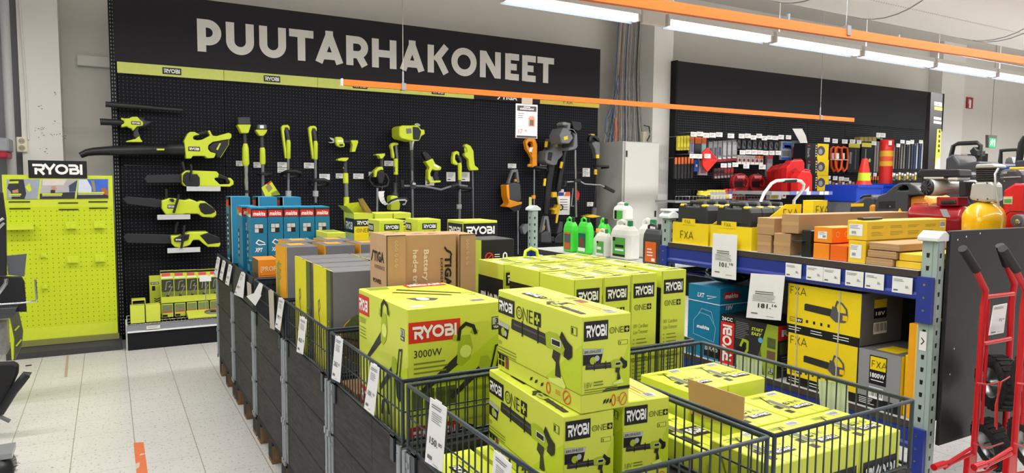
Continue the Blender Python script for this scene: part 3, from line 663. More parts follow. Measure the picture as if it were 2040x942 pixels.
# leaflet hanging on the second trimmer
T = Tool('leaflet', 'lime leaflet dangling beside the third long trimmer', 'leaflet', c3, 7.2)
T.pris('sheet', [(285, 545), (345, 502), (402, 590), (310, 602)], .003, LIMEP, bev=0); T.flat('sheet', [(310, 540), (335, 520), (355, 550), (330, 575)], mat('leaflet_grey', '8F8C5A', .5), .003); T.flat('sheet', [(345, 580), (385, 560), (398, 590), (350, 596)], OLIVE, .003)
T.flat('sheet', [(318, 520), (345, 503), (350, 510), (322, 530)], RED, .003); T.done()
cP = crop(640, 230, 860, 1036)
T = Tool('pruning_shears', 'lime cordless pruning shears pointing left, high in the third bay', 'shears', cP, 7.3)
T.pris('blades', [(75, 202), (115, 215), (130, 235), (110, 240), (85, 222)], .012, CHROME, bev=.002); T.pris('blades', [(62, 248), (105, 250), (110, 238), (130, 240), (118, 258), (85, 260)], .012, STEEL, bev=.002)
T.pris('body', [(135, 200), (190, 200), (210, 220), (215, 255), (225, 270), (220, 295), (180, 298), (150, 285), (135, 250)], .06, LIMEP, bev=.01); T.flat('body', [(165, 270), (205, 268), (208, 285), (175, 288)], BLK, .06)
T.flat('body', [(150, 232), (205, 232), (205, 248), (152, 248)], WHTP, .06)
T.tube('shaft', [(210, 245), (285, 245)], 15, BLK); T.pris('battery_foot', [(278, 232), (345, 232), (348, 250), (320, 340), (285, 342), (295, 280)], .08, LIMEP); T.done()
T = Tool('pole_hedge_trimmer', 'slim lime and grey pole hedge trimmer hanging in the third bay', 'pole tool', cP, 7.28)
T.pris('foot', [(155, 408), (200, 395), (262, 395), (255, 410), (235, 430), (205, 430), (190, 425), (160, 425)], .09, LIMEP, bev=.008); T.tube('upper_shaft', [(225, 425), (225, 545)], [19, 20], CHAR, 12); T.tube('trigger', [(205, 490), (240, 500)], 9, LIMEP)
T.tube('grip', [(228, 540), (228, 560), (230, 635)], [24, 26, 26], LIMEP, 12); T.tube('dark_grip', [(233, 635), (236, 765)], 21, ALU, 12); T.tube('lower_body', [(236, 765), (238, 960), (237, 1060)], [26, 26, 14], LIMEP, 12); T.done()
T = Tool('hedge_trimmer', 'hedge trimmer hanging blade down with big black guard and white tag', 'hedge trimmer', cP, 7.28)
T.pris('foot', [(510, 362), (600, 355), (600, 375), (575, 405), (555, 405), (545, 378), (515, 372)], .09, LIMEP, bev=.008); T.tube('grip', [(567, 400), (567, 480)], 17, CHAR, 10)
T.pris('body', [(500, 520), (545, 480), (580, 480), (588, 515), (560, 510), (530, 530), (520, 580), (500, 580)], .1, LIMEP, bev=.01); T.pris('motor', [(530, 520), (590, 520), (600, 560), (580, 640), (540, 640), (525, 570)], .12, BLK, bev=.012)
T.tube('guard', [(500, 540), (460, 570), (455, 610), (490, 660), (560, 672), (620, 660), (632, 610), (610, 560), (590, 545)], 13, BLK, 8); T.pris('blade', [(518, 680), (536, 680), (534, 900), (516, 900)], .012, STEEL, bev=.001)
T.done()
T = Tool('hang_tag', 'curled white tag hanging under the hedge trimmer guard', 'tag', cP, 7.15)
T.mb('sheet'); 
for i in range(8):
    a0 = (565-30+ (0 if i < 4 else (i-3)*9), 712+i*14); 
L_ = [(566, 712), (563, 740), (566, 770), (576, 800), (592, 822), (616, 834)]
for i in range(5):
    w_ = 29-i*2.6; w2 = 29-(i+1)*2.6; A = [T.P(L_[i][0]-w_, L_[i][1]+(6 if i else 0), 7.15), T.P(L_[i][0]+w_, L_[i][1]-4, 7.15), T.P(L_[i+1][0]+w2*.9, L_[i+1][1]-6, 7.15-.004*i), T.P(L_[i+1][0]-w2, L_[i+1][1]+8, 7.15-.004*i)]
    B = [p+V((0, .002, 0)) for p in A]; T.p['sheet'][0].add(A+B, [(0, 1, 2, 3)[::-1], (4, 5, 6, 7), (0, 1, 5, 4), (2, 3, 7, 6), (1, 2, 6, 5), (3, 0, 4, 7)], WHT)
T.tube('string', [(575, 668), (566, 712)], 2, GRY, 4); T.done()
T = Tool('grass_trimmer', 'slim lime trimmer ending in a round dark and white wheel guard', 'trimmer', cP, 7.28)
T.pris('hand_grip', [(648, 285), (662, 258), (690, 252), (728, 258), (725, 278), (690, 282), (675, 292), (690, 370), (690, 405), (668, 395), (660, 320)], .06, LIMEP, bev=.01); T.tube('dark_grip', [(700, 275), (705, 340), (712, 410)], [15, 14, 12], ALU, 10)
T.tube('body', [(700, 405), (700, 555)], 21, LIMEP, 12); T.flat('body', [(682, 480), (692, 480), (692, 530), (682, 530)], BLK, .2); T.tube('shaft', [(702, 555), (702, 650)], 14, BLK2); T.tube('collar', [(698, 630), (697, 715), (690, 750)], [20, 20, 38], CHAR, 12)
T.pris('motor_head', [(650, 760), (675, 750), (720, 755), (745, 830), (740, 888), (652, 890)], .13, LIMEP, bev=.014)
T.tube('wheel_guard', [(625, 828, 7.2), (660, 800, 7.12), (720, 782, 7.1), (790, 778, 7.15), (812, 795, 7.2), (795, 830, 7.25), (770, 835, 7.28)], 12, CHAR, 8); T.tube('guard_edge', [(630, 836, 7.19), (665, 812, 7.11), (720, 794, 7.09), (785, 792, 7.13), (800, 800, 7.18), (785, 832, 7.22), (765, 835, 7.25)], 7, WHTP, 6); T.done()
c4 = crop(780, 180, 1240, 1354)
T = Tool('brush_cutter', 'petrol brush cutter with boxy lime engine on top and wide bar handle', 'brush cutter', c4, 7.2)
T.pris('engine', [(45, 215), (65, 205), (150, 205), (165, 215), (175, 230), (195, 228), (198, 258), (178, 265), (165, 295), (130, 298), (60, 282), (46, 270)], .24, LIMEP, bev=.014); T.pris('engine_cover', [(126, 212), (160, 216), (176, 240), (165, 290), (128, 288)], .26, BLK, bev=.01)
T.flat('engine', [(85, 225), (115, 222), (118, 250), (88, 255)], GRY, .24); T.pris('air_filter', [(135, 195), (155, 190), (172, 200), (170, 212), (140, 208)], .12, CHROME, bev=.012)
T.tube('clutch_cone', [(118, 295), (117, 320), (117, 350)], [20, 14, 12], CHROME, 12); T.tube('shaft', [(118, 345), (121, 540), (126, 830)], 7.5, ALU); T.tube('shaft_grip', [(118, 350), (120, 470)], 9.5, CHAR)
T.tube('bar_handle', [(65, 560), (130, 560), (190, 562), (290, 582), (350, 562), (385, 555), (445, 562)], [7]*7, GRY, 8); T.tube('left_grip', [(60, 525), (62, 570)], [14, 13], BLK, 10); T.tube('right_grip', [(350, 562), (392, 555)], 12, BLK, 10)
T.pris('mount', [(112, 530), (130, 528), (146, 545), (144, 575), (112, 575)], .06, CHAR); T.tube('mount', [(120, 545, 7.15), (138, 550, 7.15)], 10, CHROME, 8); T.done()
T = Tool('pruning_saw', 'short tilted lime pruning saw with black guard, right of the brush cutter', 'saw', c4, 7.27)
T.pris('blade_cover', [(178, 368), (192, 356), (215, 368), (240, 402), (205, 415)], .06, BLK, bev=.012); T.pris('body', [(200, 418), (242, 398), (258, 430), (295, 450), (290, 468), (258, 470), (240, 462), (228, 490), (240, 530), (268, 528), (292, 528), (290, 540), (228, 545), (215, 520), (215, 470), (225, 455)], .09, LIMEP, bev=.01)
T.pris('grip', [(252, 475), (275, 475), (272, 500), (282, 528), (258, 530), (248, 500)], .05, BLK); T.flat('body', [(245, 440), (250, 430), (280, 448), (276, 458)], WHTP, .09); T.done()
T = Tool('line_trimmer', 'lime trimmer with curved handle and short hoop, right of the pruning saw', 'trimmer', c4, 7.25)
T.pris('hand_grip', [(358, 400), (365, 362), (385, 354), (398, 362), (400, 385), (385, 372), (375, 380), (375, 405), (392, 430), (385, 440), (360, 430)], .06, LIMEP, bev=.01); T.tube('dark_grip', [(385, 372), (400, 400), (408, 425)], [9, 10, 8], CHAR, 8)
T.tube('body', [(396, 425), (400, 445), (400, 525)], [14, 13, 11], LIMEP, 12); T.tube('shaft', [(400, 525), (398, 760)], 9, ALU); T.tube('clamp', [(396, 668), (396, 695)], 16, mat('clamp_grey', 'A9ABAB', .45), 8)
T.tube('loop_handle', [(390, 580, 7.25), (400, 572, 7.1), (460, 572, 7.1), (470, 580, 7.2), (460, 588, 7.3), (400, 590, 7.3)], 7, BLK, 8, closed=True); T.done()
T = Tool('line_trimmer', 'all lime trimmer with big open handle hung under the header joint', 'trimmer', c4, 7.27)
T.pris('hand_grip', [(428, 325), (440, 312), (465, 325), (482, 355), (485, 400), (490, 440), (510, 455), (512, 468), (465, 470), (455, 445), (452, 405), (430, 385), (428, 370), (445, 362), (440, 338)], .07, LIMEP, bev=.01)
T.tube('handle_bow', [(440, 318), (432, 345), (440, 380), (455, 410)], 9, LIMEP, 8); T.tube('shaft', [(475, 470), (480, 760)], 4.5, ALU); T.done()
T = Tool('hedge_trimmer', 'orange and black hedge trimmer hanging alone, long thin blade down', 'hedge trimmer', c4, 7.27)
T.pris('top_handle', [(680, 548), (708, 465), (742, 462), (752, 540), (738, 545), (732, 480), (716, 480), (698, 530), (698, 550)], .05, GRY, bev=.008); T.pris('body', [(676, 552), (720, 540), (758, 548), (762, 640), (740, 660), (700, 655), (680, 630)], .14, CHAR, bev=.014); T.pris('front_shell', [(674, 555), (690, 550), (695, 640), (745, 655), (768, 652), (765, 668), (700, 688), (668, 682), (690, 660), (678, 620)], .15, ORGP, bev=.01)
T.tube('trigger', [(720, 530), (735, 528)], 9, ORGP); T.pris('guard', [(690, 690), (765, 668), (755, 700), (720, 712)], .16, BLK); T.pris('blade', [(738, 700), (746, 700), (745, 960), (740, 960)], .012, STEEL, bev=.001); T.done()
T = Tool('line_trimmer', 'orange trimmer hanging behind the rack post under the price poster', 'trimmer', c4, 7.25)
T.pris('hand_grip', [(785, 300), (800, 282), (845, 285), (856, 320), (855, 450), (825, 452), (828, 400), (808, 360), (812, 335), (832, 330), (828, 300), (808, 300), (798, 315), (830, 375), (826, 390), (795, 345)], .07, ORGP, bev=.01)
T.flat('hand_grip', [(810, 335), (830, 335), (820, 362), (805, 360)], WHTP, .07); T.tube('front_knob', [(800, 440), (835, 440)], 9, ORGP, 8); T.tube('loop_handle', [(835, 455, 7.2), (850, 450, 7.1), (905, 455, 7.1), (910, 470, 7.2), (850, 468, 7.28)], 9, BLK, 8)
T.tube('shaft', [(837, 452), (835, 690)], 6, CHROME); T.tube('collar', [(832, 615), (832, 635)], 13, ORGP, 10); T.done()
c6 = crop(1060, 220, 1250, 688)
T = Tool('leaf_blower', 'grey leaf blower hung nose down, left of the two with yellow marks', 'blower', c6, 7.22)
T.pris('housing', [(98, 330), (105, 290), (135, 285), (155, 265), (155, 200), (200, 196), (218, 215), (218, 290), (225, 320), (205, 345), (190, 355), (180, 392), (150, 395), (105, 380), (95, 360)], .2, GRY, bev=.014); T.pris('handle', [(115, 225), (155, 230), (150, 250), (130, 245), (128, 270), (112, 280)], .06, CHAR)
T.pris('vent', [(118, 300), (150, 305), (140, 365), (112, 355)], .21, BLK, bev=.004); T.tube('tube', [(138, 385), (115, 560), (95, 745)], [30, 26, 20], BLK, 14); T.pris('yellow_mark', [(98, 223), (115, 223), (110, 265), (95, 265)], .02, YELP, bev=.001, Y=7.17); T.flat('housing', [(165, 240), (185, 240), (185, 262), (165, 262)], YELP, .2); T.pris('yellow_mark#2', [(90, 492), (103, 490), (97, 545), (84, 542)], .02, YELP, bev=.001, Y=7.12); T.done()
T = Tool('leaf_blower', 'grey leaf blower tube with yellow mark, right of the two at the far bay', 'blower', c6, 7.31)
T.tube('tube', [(240, 250), (215, 380), (185, 580)], [20, 24, 22], BLK, 14); T.pris('housing', [(225, 250), (262, 245), (265, 290), (232, 295)], .12, CHAR); T.pris('yellow_mark', [(208, 368), (226, 372), (216, 418), (200, 414)], .02, YELP, bev=.001, Y=7.22); T.pris('yellow_mark#2', [(250, 250), (264, 248), (258, 290), (247, 288)], .02, YELP, bev=.001, Y=7.235); T.done()
T = Tool('brush_cutter', 'grey petrol brush cutter with silver shaft beside the grey cabinet', 'brush cutter', c6, 6.98)
T.pris('engine', [(198, 180), (215, 145), (225, 125), (255, 130), (260, 100), (280, 105), (278, 130), (305, 135), (328, 170), (332, 260), (318, 280), (262, 290), (272, 268), (300, 262), (308, 180), (292, 150), (280, 160), (300, 200), (270, 240), (215, 235)], .24, GRY, bev=.014)
T.pris('fuel_tank', [(218, 92), (235, 82), (285, 90), (288, 108), (262, 114), (226, 108)], .14, mat('grey_light_plastic', '8E9093', .45), bev=.012); T.pris('air_filter', [(285, 75), (355, 82), (362, 130), (335, 150), (300, 135), (290, 105)], .2, BLK, bev=.012); T.flat('engine', [(228, 190), (258, 182), (258, 208), (230, 214)], YELP, .24)
T.tube('shaft', [(311, 285), (314, 520), (318, 770)], 7.5, CHROME); T.tube('bar_handle', [(250, 515), (345, 510), (380, 530), (450, 535), (490, 535), (530, 555), (560, 570)], 6, STEEL, 8); T.tube('right_grip', [(525, 552), (590, 585)], 13, BLK, 10); T.tube('left_grip', [(240, 510), (238, 545)], 10, BLK, 8); T.tube('mount', [(300, 505), (345, 505)], 15, BLK2, 8)
T.pris('guard', [(325, 570), (345, 600), (335, 650), (322, 640)], .03, RED, bev=.002); T.tube('harness', [(295, 560), (282, 690), (300, 690)], 5, STEEL, 6); T.done()
T = Tool('line_trimmer', 'black trimmer with yellow bands hung at the right end of the left pegboard', 'trimmer', c6, 7.2)
T.pris('hand_grip', [(412, 200), (430, 168), (455, 172), (488, 205), (492, 228), (470, 215), (450, 195), (435, 195), (430, 225), (415, 225)], .06, BLK, bev=.01); T.pris('hand_grip', [(425, 168), (455, 170), (455, 182), (428, 180)], .065, YELP, bev=.002)
T.pris('body', [(432, 235), (465, 222), (492, 235), (488, 345), (465, 345), (455, 280)], .08, GRY, bev=.01); T.pris('yellow_band', [(464, 318), (486, 318), (484, 345), (464, 345)], .02, YELP, bev=.001, Y=7.15); T.tube('shaft', [(465, 230), (460, 500), (448, 700)], 8, BLK); T.pris('yellow_band#2', [(452, 425), (470, 425), (470, 462), (452, 462)], .02, YELP, bev=.001, Y=7.17)
T.tube('loop_handle', [(440, 405, 7.2), (470, 400, 7.05), (548, 402, 7.05), (552, 410, 7.1), (500, 415, 7.2)], 8, BLK, 8); T.tube('lower_clamp', [(450, 700), (442, 770)], [18, 20], GRY, 8); T.pris('cutter_guard', [(385, 765), (440, 750), (500, 765), (440, 775)], .12, YELP); T.done()
T = Tool('grass_shears', 'small yellow hedge shears hanging blade down over a white notice', 'shears', c6, 7.2)
T.pris('foot', [(148, 590), (180, 588), (182, 625), (150, 628)], .07, YELP, bev=.006); T.tube('grip', [(180, 620), (190, 680)], 5, YELP, 8); T.pris('body', [(148, 705), (175, 700), (185, 680), (205, 680), (215, 690), (200, 720), (195, 745), (160, 748), (165, 725), (148, 715)], .08, YELP, bev=.008); T.tube('guard', [(205, 680), (222, 690), (220, 710), (205, 720)], 5, BLK); T.pris('blade', [(178, 745), (194, 745), (182, 812), (172, 812)], .02, YELP, bev=.002); T.done()
T = Tool('wall_notice', 'white notice with blue and orange top behind the yellow shears', 'notice', c6, 7.38)
T.pris('sheet', [(188, 590), (275, 588), (270, 752), (185, 752)], .006, WHT, bev=0); T.flat('sheet', [(188, 592), (230, 590), (228, 615), (188, 616)], mat('notice_blue', '2A3A8F', .5), .006); T.flat('sheet', [(245, 590), (275, 588), (272, 618), (230, 618)], mat('notice_orange', 'E8602C', .5), .006)
for i in range(5): T.flat('sheet', [(200, 640+i*18), (255, 640+i*18), (255, 645+i*18), (200, 645+i*18)], GINK, .006)
T.done()
cB = crop(1040, 380, 1360, 1675)
T = Tool('hedge_trimmer', 'black and grey hedge trimmer standing low behind the green canisters', 'hedge trimmer', cB, 7.15)
T.pris('rear_handle', [(200, 440), (235, 265), (275, 262), (300, 420), (285, 470), (240, 470), (275, 430), (255, 300), (245, 300), (225, 420)], .06, GRY, bev=.01); T.pris('body', [(200, 450), (250, 420), (305, 430), (310, 540), (200, 540)], .14, CHAR, bev=.012); T.pris('battery', [(245, 470), (340, 480), (335, 530), (250, 520)], .1, BLK); T.flat('battery', [(250, 480), (275, 480), (275, 505), (250, 505)], YELP, .1)
T.tube('trigger', [(235, 360), (228, 410)], 6, YELP); T.done()
T = Tool('hedge_trimmer', 'second dark hedge trimmer, half hidden just left of the green canisters', 'hedge trimmer', cB, 7.2)
T.pris('rear_handle', [(360, 460), (395, 320), (430, 325), (425, 400), (400, 470)], .06, CHAR, bev=.01); T.pris('body', [(340, 500), (380, 450), (430, 430), (430, 545), (340, 545)], .14, BLK, bev=.012); T.tube('trigger', [(395, 420), (385, 455)], 6, YELP); T.done()
T = Tool('trimmer_guard', 'grey curved trimmer guard low on the wall left of the rack post', 'guard', cB, 7.25)
T.pris('shell', [(0, 385), (30, 350), (85, 342), (88, 370), (60, 420), (35, 460), (15, 440)], .08, GRY, bev=.01); T.tube('orange_ring', [(75, 330), (88, 300), (95, 330)], 7, ORGP, 6); T.done()
# price labels fixed to the board
LBL = [(c3, 127, 378, 168, 410), (c3, 236, 387, 282, 420), (c3, 386, 387, 446, 418), (c3, 386, 422, 446, 452), (c3, 552, 390, 616, 424), (c3, 648, 460, 713, 496), (c3, 752, 457, 795, 487), (c3, 860, 458, 924, 490), (c3, 958, 447, 990, 474), (c3, 1055, 378, 1110, 410),
      (c4, 200, 505, 250, 558), (c4, 323, 480, 374, 533), (c4, 408, 480, 458, 533), (c4, 684, 430, 731, 456), (c4, 1122, 456, 1163, 480), (c4, 1122, 482, 1163, 506), (c4, 1148, 655, 1186, 680), (c4, 872, 418, 912, 442), (c4, 985, 580, 1010, 600), (c3, -45, 540, 20, 568)]
LN = ['behind the first long tool', 'behind the second long trimmer', 'upper of the pair behind the third long trimmer', 'lower of the pair behind the third long trimmer', 'behind the fourth long trimmer', 'right of the fourth trimmer hoop', 'left of the pole hedge trimmer', 'under the empty hook between the hedge trimmers', 'half behind the hanging hedge trimmer', 'left of the slim trimmer grip',
      'under the pruning saw grip', 'left of the lime trimmer with short hoop', 'right of the lime trimmer with short hoop', 'above the orange hedge trimmer', 'upper of the pair beside the silver shaft', 'lower of the pair beside the silver shaft', 'low on the board left of the cabinet', 'between the orange trimmer and the grey blower', 'above the white notice', 'at the lower left bay edge']
for (cf, a, b, c, d), lb in zip(LBL, LN):
    q0, q1 = onY(*cf(a, d), 7.385), onY(*cf(c, b), 7.385); mb = MB().box(q0.x, 7.383, q0.z, q1.x, 7.398, q1.z, PAPER); f = fr((q0.x, 7.383, q0.z), (1, 0, 0), (0, 0, 1)); w_, h_ = q1.x-q0.x, q1.z-q0.z
    mb.lines(f, w_*.1, h_*.85, w_*.75, 3, h_*.16, mat('label_print', '8F8F90', .6)); mb.rect(f, w_*.1, h_*.15, w_*.45, h_*.25, INK, .0012)
    tag(mb.build('price_label'), 'white price label on the left pegboard '+lb, 'price label', 'price labels on the left pegboard')
# ================================================================ pallet bins
def wood_mat(name, a, b_, sx=(2, 2, 30), rough=.75):
    M = bpy.data.materials.new(name); M.use_nodes = True; nt = M.node_tree; b = nt.nodes['Principled BSDF']
    tc = nt.nodes.new('ShaderNodeTexCoord'); mp = nt.nodes.new('ShaderNodeMapping'); mp.inputs['Scale'].default_value = sx
    n = nt.nodes.new('ShaderNodeTexNoise'); n.inputs['Scale'].default_value = 3; n.inputs['Detail'].default_value = 5; n.inputs['Distortion'].default_value = 1.2
    nt.links.new(tc.outputs['Object'], mp.inputs[0]); nt.links.new(mp.outputs[0], n.inputs['Vector'])
    cr = nt.nodes.new('ShaderNodeValToRGB'); cr.color_ramp.elements[0].position = .3; cr.color_ramp.elements[1].position = .7
    cr.color_ramp.elements[0].color = (*rgb(a), 1); cr.color_ramp.elements[1].color = (*rgb(b_), 1)
    nt.links.new(n.outputs['Fac'], cr.inputs[0]); nt.links.new(cr.outputs[0], b.inputs['Base Color']); b.inputs['Roughness'].default_value = rough
    return M
DWOOD = wood_mat('dark_stained_plank', '161618', '3D3A36', (3, 2.2, 22))
RWOOD = wood_mat('raw_block_wood', '6A4E36', '98774F', (20, 20, 3))
PWOOD = mat('dark_pallet_wood', '191919', .8, var=.2)
ZINC = mat('zinc_hinge', 'A3ABAE', .42, .55, var=.12, scale=60)
WIRE = mat('dark_green_wire', '39424A', .4, .3)
GAP = mat('plank_gap', '0E0E0F', .9)
def make_bin(x0, x1, y0, y1, lb, board, grp, hinges=True):
    t = thing('pallet_bin', lb, 'bin', ((x0+x1)/2, (y0+y1)/2, 0), 0, grp)
    pm = MB()
    for k in range(3):
        yy = y0+.0+k*(y1-y0-.1)/2
        for xx in (x0, (x0+x1)/2-.05, x1-.1):
            pm.box(xx, yy, .02, xx+.1, yy+.1, .1, PWOOD); pm.rect(fr((xx, yy, 0), (1, 0, 0), (0, 0, 1)), 0, .02, .1, .1, RWOOD, .001)
        pm.box(x0, yy, 0, x1, yy+.1, .02, RWOOD); pm.box(x0, yy, .1, x1, yy+.1, .122, PWOOD)
    for k in range(4): xx = x0+k*(x1-x0-.12)/3; pm.box(xx, y0, .122, xx+.12, y1, .144, PWOOD)
    pm.build('pallet', t)
    for k in range(3):
        z0 = .146+k*.2; z1 = z0+.198; c = MB()
        c.box(x0, y0, z0, x0+.02, y1, z1, DWOOD); c.box(x1-.02, y0, z0, x1, y1, z1, DWOOD); c.box(x0+.02, y0, z0, x1-.02, y0+.02, z1, DWOOD); c.box(x0+.02, y1-.02, z0, x1-.02, y1, z1, DWOOD)
        cu = random.uniform(.3, .7)*(y1-y0)+y0
        if hinges: c.rect(fr((x0, y1, 0), (0, -1, 0), (0, 0, 1)), 0, z0-.001, y1-y0, z0+.003, GAP, .0006)
        if hinges: c.rect(fr((x0, y1, 0), (0, -1, 0), (0, 0, 1)), y1-cu, z0, y1-cu+.0018, z1, GAP, .0006)
        o = c.build('wooden_collar', t, bevel=.002)
        if hinges:
            for yy, sg in ((y0, 1), (y1, -1)):
                h = MB(); a, b_ = (yy-.006, yy+.034) if sg > 0 else (yy-.034, yy+.006)
                h.box(x0-.005, a, z0+.004, x0-.0004, b_, z1-.006, ZINC)
                if sg > 0: h.box(x0-.004, y0-.005, z0+.004, x0+.05, y0-.0004, z1-.006, ZINC)
                h.tube([(x0-.007, yy, z0+.0), (x0-.007, yy, z1+.0)], .007, ZINC, 8)
                for zz in (z0+.03, z1-.045): h.box(x0-.0075, a+.008, zz, x0-.005, b_-.006, zz+.016, STEEL)
                h.box(x0-.016, yy-.012, z0-.012, x0-.006, yy+.012, z0+.012, ZINC)
                h.build('corner_hinge', o)
    MB().box(x0+.022, y0+.022, board-.018, x1-.022, y1-.022, board, mat('bin_board', '4A4038', .8)).build('raised_board', t)
    return t
def make_basket(x0, x1, y0, y1, lb, mid=.84, right=True):
    b = MB(); zb, zt = .755, .93; r = .0065
    x0 += .004; x1 -= .004; y0 += .004; y1 -= .004
    def loop(z, rr, e=0): b.tube([(x0-e, y0-e, z), (x1+e, y0-e, z), (x1+e, y1+e, z), (x0-e, y1+e, z)], rr, WIRE, 6, True)
    loop(zt, r); loop(zb, .005)
    if mid: loop(mid, .0026)
    n = int((x1-x0)/.0285); q = int((y1-y0)/.031)
    for k in range(1, n):
        x = x0+(x1-x0)*k/n
        for y in (y0, y1): b.tube([(x, y, zb), (x, y, zt)], .0023, WIRE, 5)
    for k in range(1, q):
        y = y0+(y1-y0)*k/q
        for x in ((x0, x1) if right else (x0,)): b.tube([(x, y, zb), (x, y, zt)], .0023, WIRE, 5)
    for x in (x0, x1):
        for y in (y0, y1): b.tube([(x, y, .748), (x, y, zt)], .0055, WIRE, 6)
    for y in (y0+.06, y1-.06):      # feet hooked over the collar
        b.box(x0-.012, y-.014, .68, x0-.006, y+.014, .76, WIRE); b.box(x0-.012, y-.014, .75, x0+.006, y+.014, .757, WIRE)
    return tag(b.build('wire_basket'), lb, 'basket', 'dark wire baskets on the pallet bins')
LX0, LX1, RX0, RX1 = .705, 1.272, 1.288, 1.832
LY = [(1.04, 1.81), (1.845, 2.585), (2.625, 3.37), (3.41, 4.17), (4.21, 4.965), (5.005, 5.74)]
NTH = ['first bin', 'second bin', 'third bin', 'fourth bin', 'fifth bin', 'sixth bin']
LB = [.516, .497, .65, .66, .715, .72]; RB = [.55, .58, .69, .74, .74]
CONT = ['with blower boxes', 'with the 3000W box', 'with yellow and grey boxes', 'with orange edged boxes', 'with orange boxes', 'with blue boxes']
for i, (a, b_) in enumerate(LY):
    make_bin(LX0, LX1, a, b_, 'dark pallet bin in the left row, %s from the front, %s' % (NTH[i].replace(' bin', ''), CONT[i]), LB[i], 'dark pallet bins in the left row')
RC = ['of flat lime boxes', 'with standing trimmer boxes', 'with the black box', 'with small lime boxes', 'with the opened box']
for i, (a, b_) in enumerate(LY[:5]):
    make_bin(RX0, RX1, a, b_, 'dark pallet bin in the right row, %s from the front, %s' % (NTH[i].replace(' bin', ''), RC[i]), RB[i], 'dark pallet bins in the right row', False)
for i in range(4): make_basket(LX0, LX1, *LY[i], 'dark wire basket on the %s from the front of the left row' % NTH[i], right=False)
for i in range(3): make_basket(RX0, RX1, *LY[i], 'dark wire basket on the %s from the front of the right row' % NTH[i], mid=None)
NAVY = mat('dark_liner', '20262E', .55)
for i in (4, 5):
    a, b_ = LY[i]; mb = MB(); z0, z1 = .756, .935
    mb.box(LX0, a, z0, LX0+.008, b_, z1, NAVY); mb.box(LX1-.008, a, z0, LX1, b_, z1, NAVY); mb.box(LX0+.008, a, z0, LX1-.008, a+.008, z1, NAVY); mb.box(LX0+.008, b_-.008, z0, LX1-.008, b_, z1, NAVY)
    mb.box(LX0, a, .746, LX1, a+.02, z0, NAVY); mb.box(LX0, b_-.02, .746, LX1, b_, z0, NAVY)
    tag(mb.build('liner_board'), 'dark board frame raised around the top of the %s from the front' % NTH[i], 'liner')
# price tags on the aisle side, each a sheet hung from the rail
TAGX = .69
def ptag(q, lb, price=None, small=None, m=None, X=TAGX, lean=.004):
    P = [onX(*p, X) for p in q]; P[2].x -= lean; P[3].x -= lean
    m = m or PAPER; mb = MB(); nrm = V((-1, 0, 0)); T = [p+nrm*.0012 for p in P]
    mb.add(P+T, [(3, 2, 1, 0), (4, 5, 6, 7), (0, 1, 5, 4), (1, 2, 6, 5), (2, 3, 7, 6), (3, 0, 4, 7)], m)
    u = P[1]-P[0]; v = P[0]-P[3]; f = (P[3]+nrm*.0014, u, v, nrm)
    if m is PAPER:
        mb.lines(f, .15, .93, .7, 2, .035, GINK, .014, .2); mb.lines(f, .2, .82, .62, 5, .032, GINK, .009, .3)
        if price: mb.text(f, price, .2, .34, .105, INK, .5, .015); mb.text(f, small, .74, .385, .055, INK, .2, .01)
        mb.rect(f, .14, .1, .42, .155, GINK, .001); mb.lines(f, .5, .07, .35, 1, .03, GINK, .008)
    mb.rect((P[0], u, v, nrm), .3, -.01, .7, .03, m, .0006)
    tag(mb.build('price_tag'), lb, 'price tag', 'price tags hung on the bins')
ptag([(858, 791), (891, 812), (885, 940), (850, 918)], 'white price tag 150,80 on the first basket, farther of its two', '150.', '80')
ptag([(985, 895), (1020, 925), (1012, 1050), (978, 1020)], 'white price tag cut by the bottom picture edge, nearer on the first basket', '150.', '80')
ptag([(739, 722), (757, 733), (748, 828), (728, 812)], 'white price tag 101,10 on the second basket, nearer of its two', '101.', '10')
ptag([(669, 668), (684, 676), (680, 762), (663, 753)], 'white price tag 262,10 on the second basket, farther of its two', '262.', '10')
ptag([(598, 629), (612, 637), (606, 706), (593, 700)], 'white price tag on the third basket in front of the yellow boxes', '62.', '10')
ptag([(556, 592), (567, 597), (560, 659), (550, 651)], 'white price tag at the near end of the fourth basket', '79.', '90')
ptag([(481, 541), (489, 545), (486, 594), (468, 586)], 'slanted white price tag on the near corner of the dark fifth frame', '62.', '10')
ptag([(456, 526), (463, 530), (457, 569), (450, 565)], 'third white price tag from the far end of the dark liner', '62.', '10')
ptag([(444, 518), (450, 522), (444, 559), (438, 554)], 'second white price tag from the far end of the dark liner', '62.', '10')
ptag([(433, 511), (439, 515), (434, 553), (427, 549)], 'white price tag at the far end of the dark liner', '62.', '10')
CLEARP = mat('blank_strip', 'B9B3A6', .5)
ptag([(535, 578), (545, 579), (549, 657), (540, 653)], 'blank beige strip hanging beside the tag of the fourth basket', m=CLEARP)
ptag([(492, 561), (500, 566), (503, 592), (495, 588)], 'blank pale strip behind the torn paper', m=CLEARP)
ptag([(517, 563), (524, 567), (521, 588), (508, 583)], 'upper half of the torn paper on the fourth basket', m=WHT)
ptag([(508, 583), (521, 588), (509, 609), (491, 590)], 'torn curled paper flap on the fourth basket', m=WHT, X=.68, lean=.0)
